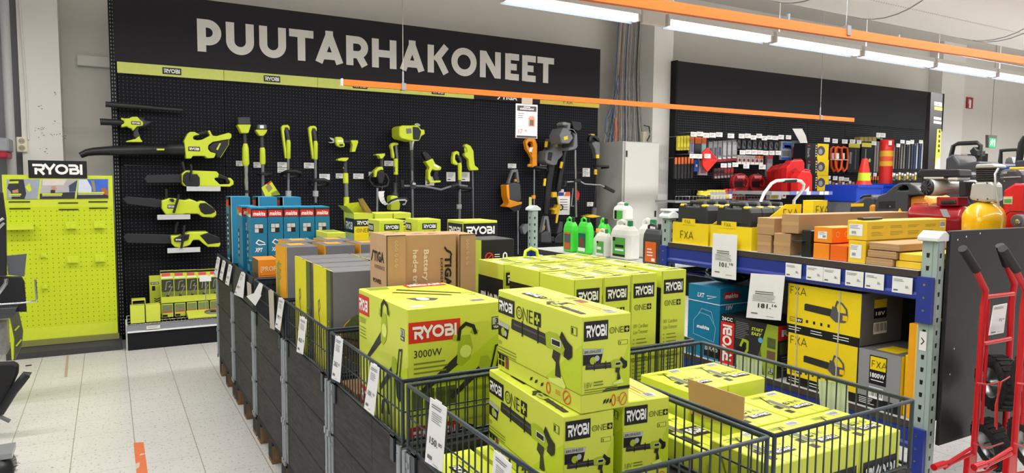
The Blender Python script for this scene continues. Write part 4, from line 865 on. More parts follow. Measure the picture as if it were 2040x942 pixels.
# ================================================================ cartons
def carton(w, d, h, m, mtop=None, seam=True, mx=None):
    mb = MB().box(0, 0, 0, w, d, h, m); F = faces(w, d, h)
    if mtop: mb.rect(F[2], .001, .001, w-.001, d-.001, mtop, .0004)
    if mx: mb.rect(F[0], .001, .001, d-.001, h-.001, mx, .0004)
    return mb, F
def put(mb, name, lb, cat, loc, rz=0, group=None, bevel=.0025):
    return tag(mb.build(name, loc=loc, rz=rz, bevel=bevel), lb, cat, group)
BRUSH = mat('silver_print', 'B8BDB4', .4)
def blower_art(mb, f, a, b, L, ky=1):
    o, u, v, w = f; g = (o+u*a+v*b, u*L, v*L*ky, w)
    mb.poly(g, [(0, .12), (.012, .24), (.03, .25), (.6, .225), (.64, .22), (.64, .09), (.6, .085), (.03, .11)], mat('print_black_tube', '2E2C2A', .5), .0010)
    mb.poly(g, [(.05, .2), (.6, .185), (.6, .165), (.05, .175)], mat('print_tube_shine', '56524D', .5), .0014)
    for x in (.2, .47): mb.rect(g, x, .07, x+.02, .27, INK, .0016)
    mb.poly(g, [(.6, .235), (.66, .27), (.78, .275), (.86, .22), (.9, .14), (.86, .06), (.78, .065), (.7, .08), (.62, .075)], DLIME, .0018)
    mb.poly(g, [(.82, .25), (.85, .33), (.93, .24), (1, .2), (1, .08), (.95, .03), (.88, .05), (.9, .14)], INK, .0022)
    mb.poly(g, [(.73, .08), (.83, .07), (.81, -.04), (.85, -.22), (.76, -.22), (.77, -.06), (.71, -.02)], mat('print_black_tube', '2E2C2A', .5), .0022)
    mb.poly(g, [(.66, -.28), (.78, -.24), (.86, -.19), (.92, -.29), (.9, -.32), (.67, -.32)], mat('print_pale_lime', 'E1EE72', .5), .0022)
    mb.rect(g, .7, .13, .84, .21, WHTP, .0026); mb.rect(g, .71, .14, .83, .2, INK, .003)
def compact_box(w, d, h):
    mb, (L, Fr, T) = carton(w, d, h, LIME)
    for f, W_ in ((L, d), (Fr, w)):
        mb.poly(f, [(0, h*.22), (W_*.62, h*.2), (W_, h*.72), (W_, h*.2), (W_*.6, h*.2)], mat('lime_facet', 'C4D82A', .4), .0004)
        mb.rect(f, 0, h*.195, W_, h*.203, OLIVE, .0008)
    ryobi(mb, L, .004, h*.72, .098, ht=h*.2); oneplus(mb, L, .112, h*.73, .034)
    mb.poly(L, [(.004, h*.62), (.072, h*.6), (.06, h*.42), (.004, h*.44)], INK, .0008); mb.poly(L, [(.004, h*.62), (.072, h*.6), (.069, h*.55), (.004, h*.565)], BRUSH, .0012); mb.disc(L, .035, h*.5, .012, DLIME, .0014, 10); mb.disc(L, .05, h*.49, .009, BRUSH, .0016, 8)
    blower_art(mb, L, d*.19, h*.475, d*.72, .66); mb.rect(L, d*.89, h*.78, d*.955, h*.87, OLIVE, .0008); mb.rect(L, d*.9, h*.79, d*.945, h*.86, LIME, .0012); mb.rect(L, d*.902, h*.795, d*.918, h*.855, INK, .0014)
    mb.text(L, '18V', .006, h*.33, h*.055, OLIVE, .022); mb.lines(L, .006, h*.3, .12, 3, h*.035, OLIVE, h*.012)
    for i in range(4): mb.rect(L, .008+i % 2*.02, h*.07+i//2*h*.075, .024+i % 2*.02, h*.13+i//2*h*.075, INK, .001)
    mb.rect(L, .05, h*.06, .07, h*.2, mat('print_maroon', '7A4038', .5), .001); mb.poly(L, [(0, h*.23), (.05, h*.23), (.07, h*.2), (0, h*.2)], INK, .001)
    ryobi(mb, Fr, .004, h*.745, w*.49, ht=h*.2); oneplus(mb, Fr, w*.55, h*.8, w*.105)
    mb.poly(Fr, [(.003, h*.67), (w*.44, h*.65), (w*.38, h*.5), (.003, h*.5)], INK, .0008); mb.poly(Fr, [(.003, h*.67), (w*.44, h*.65), (w*.42, h*.6), (.003, h*.61)], BRUSH, .0012); mb.disc(Fr, w*.22, h*.54, .009, DLIME, .0014, 10); mb.disc(Fr, w*.3, h*.56, .007, BRUSH, .0016, 8)
    mb.text(Fr, 'BRUSHLESS', w*.04, h*.62, h*.03, INK, w*.34, .01, .2, .0016)
    mb.rect(Fr, w*.74, h*.67, w*.94, h*.72, OLIVE, .0008); mb.rect(Fr, w*.755, h*.675, w*.925, h*.715, LIME, .0012); mb.text(Fr, '3', w*.765, h*.68, h*.028, INK, None, .03)
    blower_art(mb, Fr, w*.07, h*.405, w*.86, .85); mb.text(Fr, '18V', w*.06, h*.265, h*.06, OLIVE, w*.15); mb.lines(Fr, w*.24, h*.32, w*.2, 2, h*.03, OLIVE, h*.015, .1); mb.lines(Fr, w*.06, h*.25, w*.7, 2, h*.025, OLIVE, h*.009, .1)
    mb.poly(Fr, [(w*.42, h*.205), (w*.5, h*.235), (w, h*.235), (w, h*.205)], INK, .001)
    RN = mat('print_red_ring', 'E2531F', .5)
    for f, W_, s in ((L, d, 1), (Fr, w, .6)):
        for i, x in enumerate((.44, .5, .57)):
            mb.poly(f, [(W_*x, h*.07), (W_*x+.012*s, h*.09), (W_*x+.016*s, h*.13), (W_*x+.004*s, h*.11)], INK, .001)
        mb.stroke(f, [(W_*.66+.009*s*math.cos(i*.52), h*.1+.013*math.sin(i*.52)) for i in range(12)], .004*s, RN, .001, True)
        mb.stroke(f, [(W_*.86+.017*s*math.cos(i*.45), h*.1+.015*math.sin(i*.45)) for i in range(14)], .003*s, RN, .001, True); mb.stroke(f, [(W_*.86-.01*s, h*.1-.009), (W_*.86+.01*s, h*.1+.009)], .003*s, RN, .001)
        mb.lines(f, W_*.74, h*.125, W_*.06, 3, h*.018, RN, h*.006, .1)
    # lid
    mb.rect(T, w*.5-.0008, 0, w*.5+.0008, d, OLIVE, .0006); g = fr((w, 0, h), (0, 1, 0), (-1, 0, 0))
    ryobi(mb, g, d*.6, w*.58, .085, ht=.032); oneplus(mb, g, d*.42, w*.6, .022); mb.rect(g, d*.35, w*.12, d*.45, w*.3, mat('print_maroon', '7A4038', .5)); mb.rect(g, d*.48, w*.1, d*.55, w*.3, OLIVE)
    blower_art(mb, g, d*.05, w*.72, d*.4, .6); barcode(mb, g, d*.03, w*.2, .03, .03); mb.lines(g, d*.1, w*.42, d*.3, 2, .012, RN, .003)
    return mb
cw, cd, chh = .134, .437, .226
cb = put(compact_box(cw, cd, chh), 'blower_carton', 'lime cordless blower carton topmost of the front stack, on two others', 'box', (.917, 1.272, .972), -.053, 'cordless blower cartons in the first bin')
dup(cb, (.878, 1.283, .7445), -.092, 'lime cordless blower carton in the stack, left of the two under the topmost')
dup(cb, (1.062, 1.30, .7445), -.12, 'lime cordless blower carton with its end showing, right of the two under the topmost')
for k, (x, lb) in enumerate(((.735, 'lime cordless blower carton lowest at the basket wires, behind the 150,80 tag'), (.885, 'lime cordless blower carton of the bottom layer under the stack'), (1.05, 'lime cordless blower carton of the bottom layer at the bin middle'))):
    dup(cb, (x, 1.30, .517), 0, lb)
# big red-logo blower vac cartons
def vac_art(mb, f, a, b, s, flip=1):
    o, u, v, w = f; g = (o+u*a+v*b, u*s*flip, v*s, w if flip > 0 else w)
    TB = mat('print_black_tube', '2E2C2A', .5)
    mb.poly(g, [(0, .05), (.03, .0), (.55, .34), (.5, .44)], TB, .001)
    mb.poly(g, [(.48, .32), (.55, .28), (.66, .36), (.7, .5), (.66, .66), (.55, .66), (.5, .55)], DLIME, .0014); mb.disc(g, .6, .46, .08, mat('print_pale_lime', 'E1EE72', .5), .0018, 12)
    mb.stroke(g, [(.5, .6), (.52, .74), (.6, .8), (.7, .76), (.74, .66)], .045, INK, .002); mb.poly(g, [(.42, .62), (.52, .58), (.52, .66), (.44, .7)], DLIME, .0016); mb.poly(g, [(.66, .68), (.76, .64), (.78, .7), (.7, .74)], DLIME, .0016)
def bag_art(mb, f, a, b, s):
    o, u, v, w = f; g = (o+u*a+v*b, u*s, v*s, w); TB = mat('print_black_tube', '2E2C2A', .5)
    mb.poly(g, [(0, .02), (.05, -.03), (.62, .38), (.56, .48)], TB, .0012); mb.poly(g, [(.5, .42), (.58, .3), (.68, .3), (.74, .44), (.66, .58), (.54, .58)], DLIME, .0016)
    mb.stroke(g, [(.66, .3), (.72, .4), (.8, .72), (.9, .74), (.82, .4), (.84, .2)], .03, INK, .002); mb.poly(g, [(.66, .3), (.7, .06), (.78, 0), (.9, .06), (.92, .24), (.84, .36)], INK, .0018)
def year_badge(mb, f, a, b, s):
    mb.rect(f, a, b, a+s, b+s*1.15, INK, .0008); mb.rect(f, a+s*.06, b+s*.45, a+s*.94, b+s*1.09, BRUSH, .0012); mb.text(f, '3', a+s*.34, b+s*.52, s*.5, INK, None, .04, 0, .0018); mb.text(f, 'YEAR', a+s*.12, b+s*.14, s*.2, WHTP, s*.76, .04, 0, .0018)
def vac_box(w, d, h):
    mb, (L, Fr, T) = carton(w, d, h, LIME); rr = RED
    mb.poly(L, [(d*.25, 0), (d, h*.45), (d, 0)], mat('lime_facet', 'C4D82A', .4), .0004); mb.poly(Fr, [(0, 0), (0, h*.3), (w*.55, h*.42), (w, h*.72), (w, 0)], mat('lime_facet', 'C4D82A', .4), .0004)
    ryobi(mb, L, .002, h*.74, d*.24, rr, ht=h*.21); mb.text(L, '3000W', d*.03, h*.64, h*.07, OLIVE, d*.14); mb.lines(L, d*.03, h*.6, d*.16, 4, h*.035, OLIVE, h*.01)
    vac_art(mb, L, d*.2, h*.28, d*.62); bag_art(mb, L, d*.46, h*.06, d*.5); year_badge(mb, L, d*.88, h*.68, d*.07)
    ryobi(mb, Fr, w*.01, h*.67, w*.52, rr, ht=h*.2); mb.text(Fr, '3000W', w*.06, h*.53, h*.075, INK, w*.28, .0); mb.lines(Fr, w*.06, h*.48, w*.34, 3, h*.045, OLIVE, h*.016, .15)
    vac_art(mb, Fr, w*.12, h*.17, w*.78); bag_art(mb, Fr, w*.42, h*.1, w*.62); year_badge(mb, Fr, w*.87, h*.72, w*.11)
    for i in range(4): mb.rect(Fr, w*(.05+.115*i), h*.04, w*(.15+.115*i), h*.22, mat('print_icons', '55601E', .5), .0008)
    g = fr((0, 0, h), (1, 0, 0), (0, 1, 0)); ryobi(mb, fr((w*.95, d*.99, h), (-1, 0, 0), (0, -1, 0)), 0, 0, w*.46, rr, ht=d*.13)
    mb.poly(g, [(.02, d*.86), (w*.28, d*.86), (w*.3, d*.97), (.02, d*.97)], OLIVE); TB = mat('print_black_tube', '2E2C2A', .5)
    mb.poly(g, [(w*.3, d*.78), (w*.34, d*.82), (w*.85, d*.46), (w*.83, d*.43)], TB); mb.poly(g, [(w*.2, d*.68), (w*.24, d*.7), (w*.7, d*.42), (w*.7, d*.37)], TB, .001); mb.stroke(g, [(w*.82, d*.46), (w*.95, d*.42), (w*.93, d*.34), (w*.86, d*.36)], .008, DLIME)
    mb.poly(g, [(w*.2, d*.4), (w*.4, d*.38), (w*.5, d*.3), (w*.42, d*.24), (w*.25, d*.28)], TB); mb.disc(g, w*.34, d*.32, .02, BRUSH, .0014, 12, .03); mb.rect(g, w*.06, d*.03, w*.2, d*.1, BRUSH); mb.rect(g, w*.72, d*.08, w*.86, d*.14, GINK)
    return mb
vw, vd, vh = .322, .448, .314
vb = put(vac_box(vw, vd, vh), 'blower_vac_carton', 'big lime 3000W blower vac carton with red logo, on top in the second bin', 'box', (.744, 1.9, .8125), .007, 'red-logo blower vac cartons')
dup(vb, (.744, 1.9, .4975), 0, 'big lime blower vac carton under the 3000W one, seen through the basket wires')
# brown hedge trimmer cartons behind it
def stiga_side(w, d, h):
    mb, (L, Fr, T) = carton(w, d, h, BROWN, mx=mat('brown_card_pale', 'C29C74', .7))
    stiga(mb, L, d*.1, h-.1, .036, d*.76, INK); mb.text(L, 'EXPERIENCE', d*.3, h-.128, .014, OLIVE if 0 else mat('print_brown_dark', '4C3A28', .6), d*.6); mb.text(L, 'POWER', d*.2, h-.182, .016, INK, d*.5, .03)
    mb.rect(Fr, 0, 0, .003, h, INK, .0012); mb.rect(Fr, .003, h-.003, w, h, INK, .0012); PW = mat('print_white_brown', 'D9C8AE', .6)
    for i, s in enumerate((.955, .93, .905, .87, .835, .8)): mb.stroke(Fr, arc(w*.5, h*s, w*.07, 0, 300, 7), .0018, mat('print_faint', 'CFB285', .6))
    mb.rect(T, 0, d*.45, w, d*.55, mat('packing_tape', 'CDB48E', .3)); return mb
def stiga_front(w, d, h):
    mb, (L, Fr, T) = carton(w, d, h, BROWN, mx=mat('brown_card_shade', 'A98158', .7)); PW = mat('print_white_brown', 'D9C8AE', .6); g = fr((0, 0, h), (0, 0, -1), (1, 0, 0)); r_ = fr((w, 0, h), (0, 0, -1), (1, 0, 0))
    o = V((0, 0, h)); g = fr(o, (0, 0, -1), (1, 0, 0))
    mb.text(g, 'Battery', .054, w*.36, w*.1, PW, .115, .03); mb.text(g, 'hedge trimmer', .054, w*.15, w*.1, PW, .215, .03)
    stiga(mb, g, .052, w*.78, w*.13, .145, INK); mb.text(g, 'EXPERIENCE', .088, w*.69, w*.05, INK, .13, .01)
    mb.poly(T, [(w*.2, d*.3), (w*.4, d*.6), (w*.5, d*.4)], GRY); mb.poly(T, [(w*.5, d*.2), (w*.75, d*.35), (w*.6, d*.5)], mat('print_brick', 'A9553F', .6)); return mb
put(stiga_side(.072, .18, .55), 'hedge_trimmer_carton', 'tall brown carton with black logo on its side, left of the brown trio', 'box', (.852, 2.375, .755), .0)
put(stiga_front(.198, .17, .55), 'hedge_trimmer_carton', 'tall wide brown carton with rotated black and white lettering, middle of the brown trio', 'box', (.928, 2.39, .752), -.06)
put(stiga_side(.068, .18, .545), 'hedge_trimmer_carton', 'narrow brown carton at the end of the trio beside the green trimmer carton', 'box', (1.139, 2.375, .755), .0)
tag(MB().box(LX0+.03, 2.368, .62, LX1-.03, 2.555, .7485, BROWND).build('support_carton'), 'plain brown carton under the tall brown trio in the second bin', 'box')
tag(MB().box(LX0+.03, 2.368, .4985, LX1-.03, 2.555, .6195, BROWND).build('support_carton'), 'plain brown carton lowest under the tall brown trio', 'box')
# yellow and grey trimmer cartons (third bin)
def yg_box(w, d, h):
    mb, (L, Fr, T) = carton(w, d, h, GCARD); DG = mat('olive_card', '55621F', .5)
    mb.rect(L, 0, 0, d*.7, h, YEL if 0 else mat('lemon_card', 'E5DC22', .42)); mb.rect(L, d*.7, 0, d*.9, h, DG); mb.rect(L, d*.9, 0, d, h, DGCARD); mb.rect(T, 0, 0, .004, d, YEL)
    mb.stroke(L, [(d*.45, h*.1), (d*.4, h*.3), (d*.33, h*.54), (d*.27, h*.64), (d*.27, h*.7), (d*.33, h*.72), (d*.36, h*.66), (d*.3, h*.62)], .008, mat('print_green_grey', '6B7440', .5)); mb.poly(L, [(d*.32, h*.06), (d*.58, h*.02), (d*.55, h*.07), (d*.4, h*.1)], INK, .0018)
    g = fr((0, d, 0), (0, 0, 1), (0, 1, 0)); mb.lines(fr((0, d*.22, 0), (0, -1, 0), (0, 0, 1)), 0, h*.6, .01, 12, h*.04, mat('print_pale_green', 'B9C06A', .5), .008)
    PH = mat('print_photo_brown', '6A5238', .6, var=.5, scale=60); mb.disc(Fr, w*.5, h*.45, w*.41, YEL, .0008, 26); mb.disc(Fr, w*.5, h*.45, w*.4, PH, .0012, 26); mb.disc(Fr, w*.42, h*.54, w*.22, mat('print_photo_green', '4F5B2C', .6, var=.5, scale=60), .0016, 14)
    mb.stroke(Fr, [(w*.12, h*.48), (w*.5, h*.43)], .004, INK, .002); mb.poly(Fr, [(w*.42, h*.45), (w*.62, h*.46), (w*.62, h*.4), (w*.5, h*.39)], BRUSH, .0022)
    mb.rect(T, 0, d*.47, w, d*.53, mat('clear_tape', '9A9A9C', .15)); return mb
yb = put(yg_box(.25, .3, .497), 'trimmer_carton', 'yellow sided grey trimmer carton with round photo, nearest in the third bin', 'box', (.735, 2.655, .652), -.01, 'yellow and grey trimmer cartons')
dup(yb, (.732, 2.965, .655), .0, 'yellow sided grey trimmer carton, second behind the nearest in the third bin')
dup(yb, (.995, 2.975, .652), 0, 'grey trimmer carton with a yellow edge in the third bin, right of the second')
dup(yb, (1.0, 2.66, .652), 0, 'grey trimmer carton in the third bin hidden behind the brown trio')
# orange and grey cartons (fourth bin)
def og_box(w, d, h):
    mb, (L, Fr, T) = carton(w, d, h, GCARD); mb.rect(L, 0, 0, d, h, ORG if 0 else mat('amber_card', 'EFA61C', .42)); mb.rect(T, w*.25, d*.35, w*.75, d*.8, mat('amber_card', 'EFA61C', .42)); mb.rect(Fr, 0, 0, .004, h, mat('amber_card', 'EFA61C', .42))
    fg = fr((0, d*.62, h*.92), (0, 0, -1), (0, -1, 0)); fxa(mb, fg, h*.1, 0, d*.14, mat('print_green_grey', '6B7440', .5)); mb.poly(L, [(d*.1, h*.3), (d*.35, h*.32), (d*.35, h*.85), (d*.1, h*.8)], mat('print_olive_photo', '8E9A3A', .6, var=.3, scale=50), .0014)
    mb.disc(Fr, w*.7, h*.5, w*.36, YEL, .0008, 20); mb.disc(Fr, w*.7, h*.5, w*.34, mat('print_photo_green', '4F5B2C', .6, var=.5, scale=60), .0012, 20); return mb
ob = put(og_box(.153, .235, .515), 'trimmer_carton', 'orange sided grey carton at the near left corner of the fourth bin', 'box', (.729, 3.44, .662), 0, 'orange and grey cartons in the fourth bin')
for k, (x, y, lb) in enumerate(((.915, 3.44, 'orange edged grey carton in the middle of the fourth bin front'), (1.093, 3.44, 'orange edged grey carton at the right of the fourth bin front'), (.80, 3.72, 'grey carton in the fourth bin behind the near left orange one'), (.99, 3.72, 'grey carton in the fourth bin behind the middle orange edged one'), (1.115, 3.93, 'grey carton at the far right corner of the fourth bin'))):
    if k < 4: dup(ob, (x, y, .662), 0, lb)
# orange and small blue cartons (fifth bin)
def prof_box(w, d, h):
    mb, (L, Fr, T) = carton(w, d, h, ORG, mx=mat('print_orange_dark', '5A4A33', .5)); mb.text(Fr, '[PROF]', w*.12, h-.068, .028, mat('print_cream', 'F3DDB4', .5), w*.8, .01); mb.rect(Fr, 0, h-.096, w, h-.093, mat('print_rust', '9A4E12', .5)); mb.lines(Fr, w*.1, h-.11, w*.85, 2, .024, mat('print_cream', 'F3DDB4', .5), h*.035, .1)
    mb.lines(L, d*.1, h*.4, d*.6, 3, h*.07, mat('print_cream', 'F3DDB4', .5)); mb.rect(L, d*.1, h*.6, d*.5, h*.8, mat('print_photo_brown', '6A5238', .6)); return mb
pb = put(prof_box(.118, .2, .315), 'orange_carton', 'orange carton with bracketed cream lettering at the near side of the fifth bin', 'box', (.745, 4.265, .717), 0, 'orange cartons in the fifth bin')
dup(pb, (.875, 4.28, .717), 0, 'plain orange carton top showing right of the bracketed one')
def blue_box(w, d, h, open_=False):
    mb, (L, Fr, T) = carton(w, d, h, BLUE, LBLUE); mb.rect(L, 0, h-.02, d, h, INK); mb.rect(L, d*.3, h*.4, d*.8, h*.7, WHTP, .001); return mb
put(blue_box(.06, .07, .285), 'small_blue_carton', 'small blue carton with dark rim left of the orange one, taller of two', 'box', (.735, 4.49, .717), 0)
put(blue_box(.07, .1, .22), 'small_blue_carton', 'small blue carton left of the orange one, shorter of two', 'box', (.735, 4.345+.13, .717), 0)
# tall blue cartons
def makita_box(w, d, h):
    mb, (L, Fr, T) = carton(w, d, h, BLUE, LBLUE); ic = mat('print_icon_grey', 'C9CDD0', .5)
    mb.rect(Fr, 0, h*.9, w, h*.985, INK); makita(mb, Fr, w*.06, h*.905, w*.9, h*.066); mb.rect(L, 0, h*.905, d, h*.985, RED); mb.rect(L, 0, h*.9, d*.4, h*.96, mat('print_olive_photo', '8E9A3A', .6), .0014); mb.text(L, 'makita', d*.45, h*.9, h*.04, WHTP, d*.5, .03, .2)
    mb.rect(Fr, w*.2, h*.74, w*.76, h*.835, INK)
    for a in range(2):
        for b in range(2):
            if not (a == 1 and b == 0): mb.rect(Fr, w*(.22+.27*a), h*(.745+.045*b), w*(.47+.27*a), h*(.785+.045*b), ic, .0014)
    mb.rect(L, d*.15, h*.45, d*.4, h*.75, INK)
    for a in range(4): mb.disc(L, d*.28, h*(.5+.065*a), d*.07, ic, .0014, 10)
    mb.stroke(Fr, [(w*.85, h*.64), (w*.45, h*.67), (w*.3, h*.64), (w*.5, h*.62), (w*.9, h*.625)], .006, WHTP); mb.text(Fr, 'XPT', w*.22, h*.55, h*.04, WHTP, w*.5, .04, .25); mb.text(L, 'XLR', d*.3, h*.28, h*.05, WHTP, d*.5, .04, .2); mb.lines(L, d*.2, h*.2, d*.5, 5, h*.035, WHTP, h*.012); return mb
mk = put(makita_box(.094, .2, .61), 'tall_blue_carton', 'tall teal blue carton leaning at the front left corner of the blue group', 'box', (.75, 4.535, .718), -.03, 'tall blue cartons of the front row')
mk.rotation_euler.y = .012
o = dup(mk, (.738, 4.75, .718), 0, 'tall teal blue carton just behind the leaning front left one'); o.rotation_euler.y = -.0
for k in range(4):
    o = dup(mk, (.857+k*.0985, 4.553, .718), 0, ['second', 'third', 'fourth', 'rightmost'][k]+' tall teal blue carton of the front row'); o.rotation_euler.y = 0
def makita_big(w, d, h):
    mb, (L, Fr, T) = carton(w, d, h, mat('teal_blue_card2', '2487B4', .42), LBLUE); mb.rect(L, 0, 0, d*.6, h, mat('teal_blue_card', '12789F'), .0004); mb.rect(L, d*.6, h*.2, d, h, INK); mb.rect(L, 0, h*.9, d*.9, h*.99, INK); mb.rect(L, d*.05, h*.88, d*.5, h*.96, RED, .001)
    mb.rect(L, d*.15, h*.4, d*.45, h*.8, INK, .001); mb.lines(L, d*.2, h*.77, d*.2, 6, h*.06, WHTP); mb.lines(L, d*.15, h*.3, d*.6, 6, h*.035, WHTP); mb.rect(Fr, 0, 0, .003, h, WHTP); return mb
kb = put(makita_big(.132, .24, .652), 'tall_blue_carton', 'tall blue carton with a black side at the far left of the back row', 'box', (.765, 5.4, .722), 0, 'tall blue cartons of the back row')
dup(kb, (.955, 5.4, .72), 0, 'tall blue carton in the middle of the back row'); dup(kb, (1.13, 5.4, .718), 0, 'tall blue carton at the right of the back row')
# low lime cartons behind the orange ones
lm, F_ = carton(.115, .26, .115, LIME); lm.lines(F_[2], .01, .24, .1, 5, .045, OLIVE); lm.rect(F_[0], 0, .02, .2, .08, mat('print_green', '7FC24A', .5)); lm.poly(F_[1], [(0, 0), (.115, 0), (.115, .04), (0, .09)], mat('print_green', '7FC24A', .5))
o = put(lm, 'low_lime_carton', 'low lime carton lying on top of its stack beside the tall blue row', 'box', (1.142, 4.235, 1.066), 0, 'low lime cartons beside the blue group')
for k in range(3): dup(o, (1.142, 4.235, .717+.1163*k), 0, ['lowest', 'second', 'third'][k]+' of the low lime cartons stacked beside the tall blue row')
# standing line trimmer cartons (right row, second bin)
def trim_box(w, d, h):
    mb, (L, Fr, T) = carton(w, d, h, LIME)
    mb.rect(Fr, .003, 0, .0045, h, OLIVE, .0006); ryobi(mb, Fr, w*.1, h*.862, w*.8, ht=h*.085); oneplus(mb, Fr, w*.14, h*.79, w*.165)
    mb.text(Fr, '18V Cordless', w*.12, h*.685, h*.024, OLIVE, w*.56); mb.text(Fr, 'Line Trimmer', w*.12, h*.65, h*.024, OLIVE, w*.56); mb.lines(Fr, w*.25, h*.62, w*.5, 19, h*.022, OLIVE, h*.006); mb.lines(Fr, w*.12, h*.62, w*.06, 19, h*.022, OLIVE, h*.006)
    mb.rect(Fr, w*.2, h*.05, w*.75, h*.1, INK); mb.rect(Fr, w*.22, h*.055, w*.73, h*.095, LIME, .0014); mb.text(Fr, '3', w*.25, h*.06, h*.03, INK, None, .05)
    mb.rect(L, 0, h*.56, d, h*.9, INK); ryobi(mb, L, d*.06, h*.6, d*.88, ht=h*.24); mb.rect(L, d*.1, h*.3, d*.9, h*.4, OLIVE)
    mb.rect(T, w*.48, 0, w*.5, d, OLIVE, .0006); g = fr((0, 0, h), (1, 0, 0), (0, 1, 0))
    for k, (a, b, c, e) in enumerate(((.1, .08, .45, .13), (.55, .1, .9, .2), (.1, .3, .4, .55), (.55, .35, .7, .8), (.76, .3, .84, .9), (.15, .65, .35, .72), (.12, .8, .4, .86))): mb.rect(g, w*a, d*b, w*c, d*e, (OLIVE, INK, BRUSH)[k % 3])
    return mb
tw, td, th_ = .117, .208, .598
tb = put(trim_box(tw, td, th_), 'line_trimmer_carton', 'lime line trimmer carton standing front left in the second right bin', 'box', (1.312, 1.872, .582), .0, 'standing line trimmer cartons')
for (x, y, z, lb) in ((1.432, 1.872, .582, 'front row second from left, in the second right bin'), (1.552, 1.872, .585, 'front row third from left, in the second right bin'), (1.69, 1.872, .59, 'front row right end, a gap beside it'),
                      (1.312, 2.085, .586, 'second row left end, its side logo showing'), (1.432, 2.085, .583, 'second row, second from left'), (1.552, 2.085, .585, 'second row, third from left'), (1.69, 2.07, .586, 'second row right end'),
                      (1.312, 2.345, .582, 'third row left, right of the brown trio'), (1.43, 2.34, .585, 'third row, second from left'), (1.56, 2.34, .583, 'third row, third from left'), (1.69, 2.34, .586, 'third row right end')):
    dup(tb, (x, y, z), 0, 'lime standing trimmer carton, '+lb)
t = MB().tube([(1.50, 2.5, 1.185), (1.505, 2.5, 1.21), (1.53, 2.5, 1.222), (1.56, 2.5, 1.21), (1.565, 2.5, 1.185)], .007, LIMEP, 8)
tag(t.build('carry_strap'), 'small lime carrying strap sticking up from the trimmer cartons', 'strap')
# right row, third bin: black panel cartons
mb, (L, Fr, T) = carton(.19, .19, .612, LIME); mb.rect(Fr, .0, 0, .19, .6, INK); ryobi(mb, Fr, .002, .532, .186, ht=.066); mb.rect(L, .01, .3, .18, .597, INK); ryobi(mb, L, .012, .527, .166, ht=.066)
put(mb, 'lime_black_carton', 'tall lime carton with big white logo on black, behind the black carton', 'box', (1.508, 3.1, .692))
mb, (L, Fr, T) = carton(.172, .2, .54, INK, DGCARD, mx=LIME); mb.rect(L, .01, .02, .13, .5, INK, .0014); RN = mat('print_red_ring', 'E2531F')
g2_ = fr((0, .06, .1), (0, 0, 1), (0, 1, 0)); ryobi(mb, g2_, .16, .0, .24, ht=.075, l=.002)
mb.stroke(Fr, [(.04+.019*math.cos(i*.4), .46+.019*math.sin(i*.4)) for i in range(16)], .005, mat('print_red_bright', 'E0282C', .5), .0012, True); mb.stroke(Fr, [(.028, .45), (.052, .47)], .005, mat('print_red_bright', 'E0282C'), .0012); mb.text(Fr, '0', .11, .44, .042, WHTP, None, .01); mb.lines(Fr, .068, .472, .036, 3, .01, WHTP, .003)
put(mb, 'black_carton', 'black carton with a red no sign and a white zero, behind the trimmer cartons', 'box', (1.474, 2.84, .692))
# right row, fourth and fifth bins
def small_lime(w, d, h):
    mb, (L, Fr, T) = carton(w, d, h, LIME); ryobi(mb, Fr, w*.2, h-.06, w*.62, ht=.037); oneplus(mb, Fr, w*.25, h-.089, w*.13); ryobi(mb, L, d*.05, h-.072, d*.45, ht=.046); oneplus(mb, L, d*.08, h-.105, d*.09); mb.rect(Fr, w*.03, h*.2, w*.97, h*.97, mat('lime_facet', 'C4D82A', .4), .0004); return mb
sb_ = put(small_lime(.152, .2, .525), 'small_lime_carton', 'lime carton with black logo panel, left of the two behind the brown trio', 'box', (1.366, 3.93, .742), 0, 'lime cartons of the fourth right bin')
dup(sb_, (1.606, 3.93, .742), 0, 'lime carton with black logo panel, right of the two behind the brown trio')
def flap_lime(w, d, h):
    mb, (L, Fr, T) = carton(w, d, h, LIME); mb.rect(Fr, 0, h-.085, w, h-.038, INK); ryobi(mb, Fr, w*.08, h-.083, w*.88, ht=.043); oneplus(mb, Fr, w*.12, h-.125, w*.2); mb.rect(Fr, w*.02, h*.1, w*.98, h-.088, YEL, .0004); mb.rect(L, 0, h-.13, d, h-.035, INK); ryobi(mb, L, d*.06, h-.125, d*.88, ht=.085); mb.rect(L, d*.1, h*.45, d*.9, h-.15, mat('print_icon_grey', 'C9CDD0')); return mb
fb = put(flap_lime(.125, .2, .54), 'opened_lime_carton', 'lime carton with dark label, intact, middle of the back three', 'box', (1.535, 4.5, .742), 0, 'dark labelled lime cartons of the fifth right bin')
dup(fb, (1.666, 4.5, .742), 0, 'lime carton with dark label, intact, right of the back three')
mb = flap_lime(.127, .2, .54); h = .54
mb.add([(0, 0, h), (0, .2, h), (-.05, .2, h+.05), (-.05, 0, h+.05)], [(0, 1, 2, 3)], LIME); mb.add([(0, .2, h), (.127, .2, h), (.08, .16, h+.07), (-.02, .16, h+.06)], [(0, 1, 2, 3)], LIME); mb.add([(.127, .0, h), (.127, .2, h), (.09, .2, h+.09), (.06, .0, h+.1)], [(0, 1, 2, 3)], BROWN)
put(mb, 'opened_lime_carton', 'opened lime carton with raised flaps, left of the back three', 'box', (1.393, 4.5, .742), 0, None, 0)
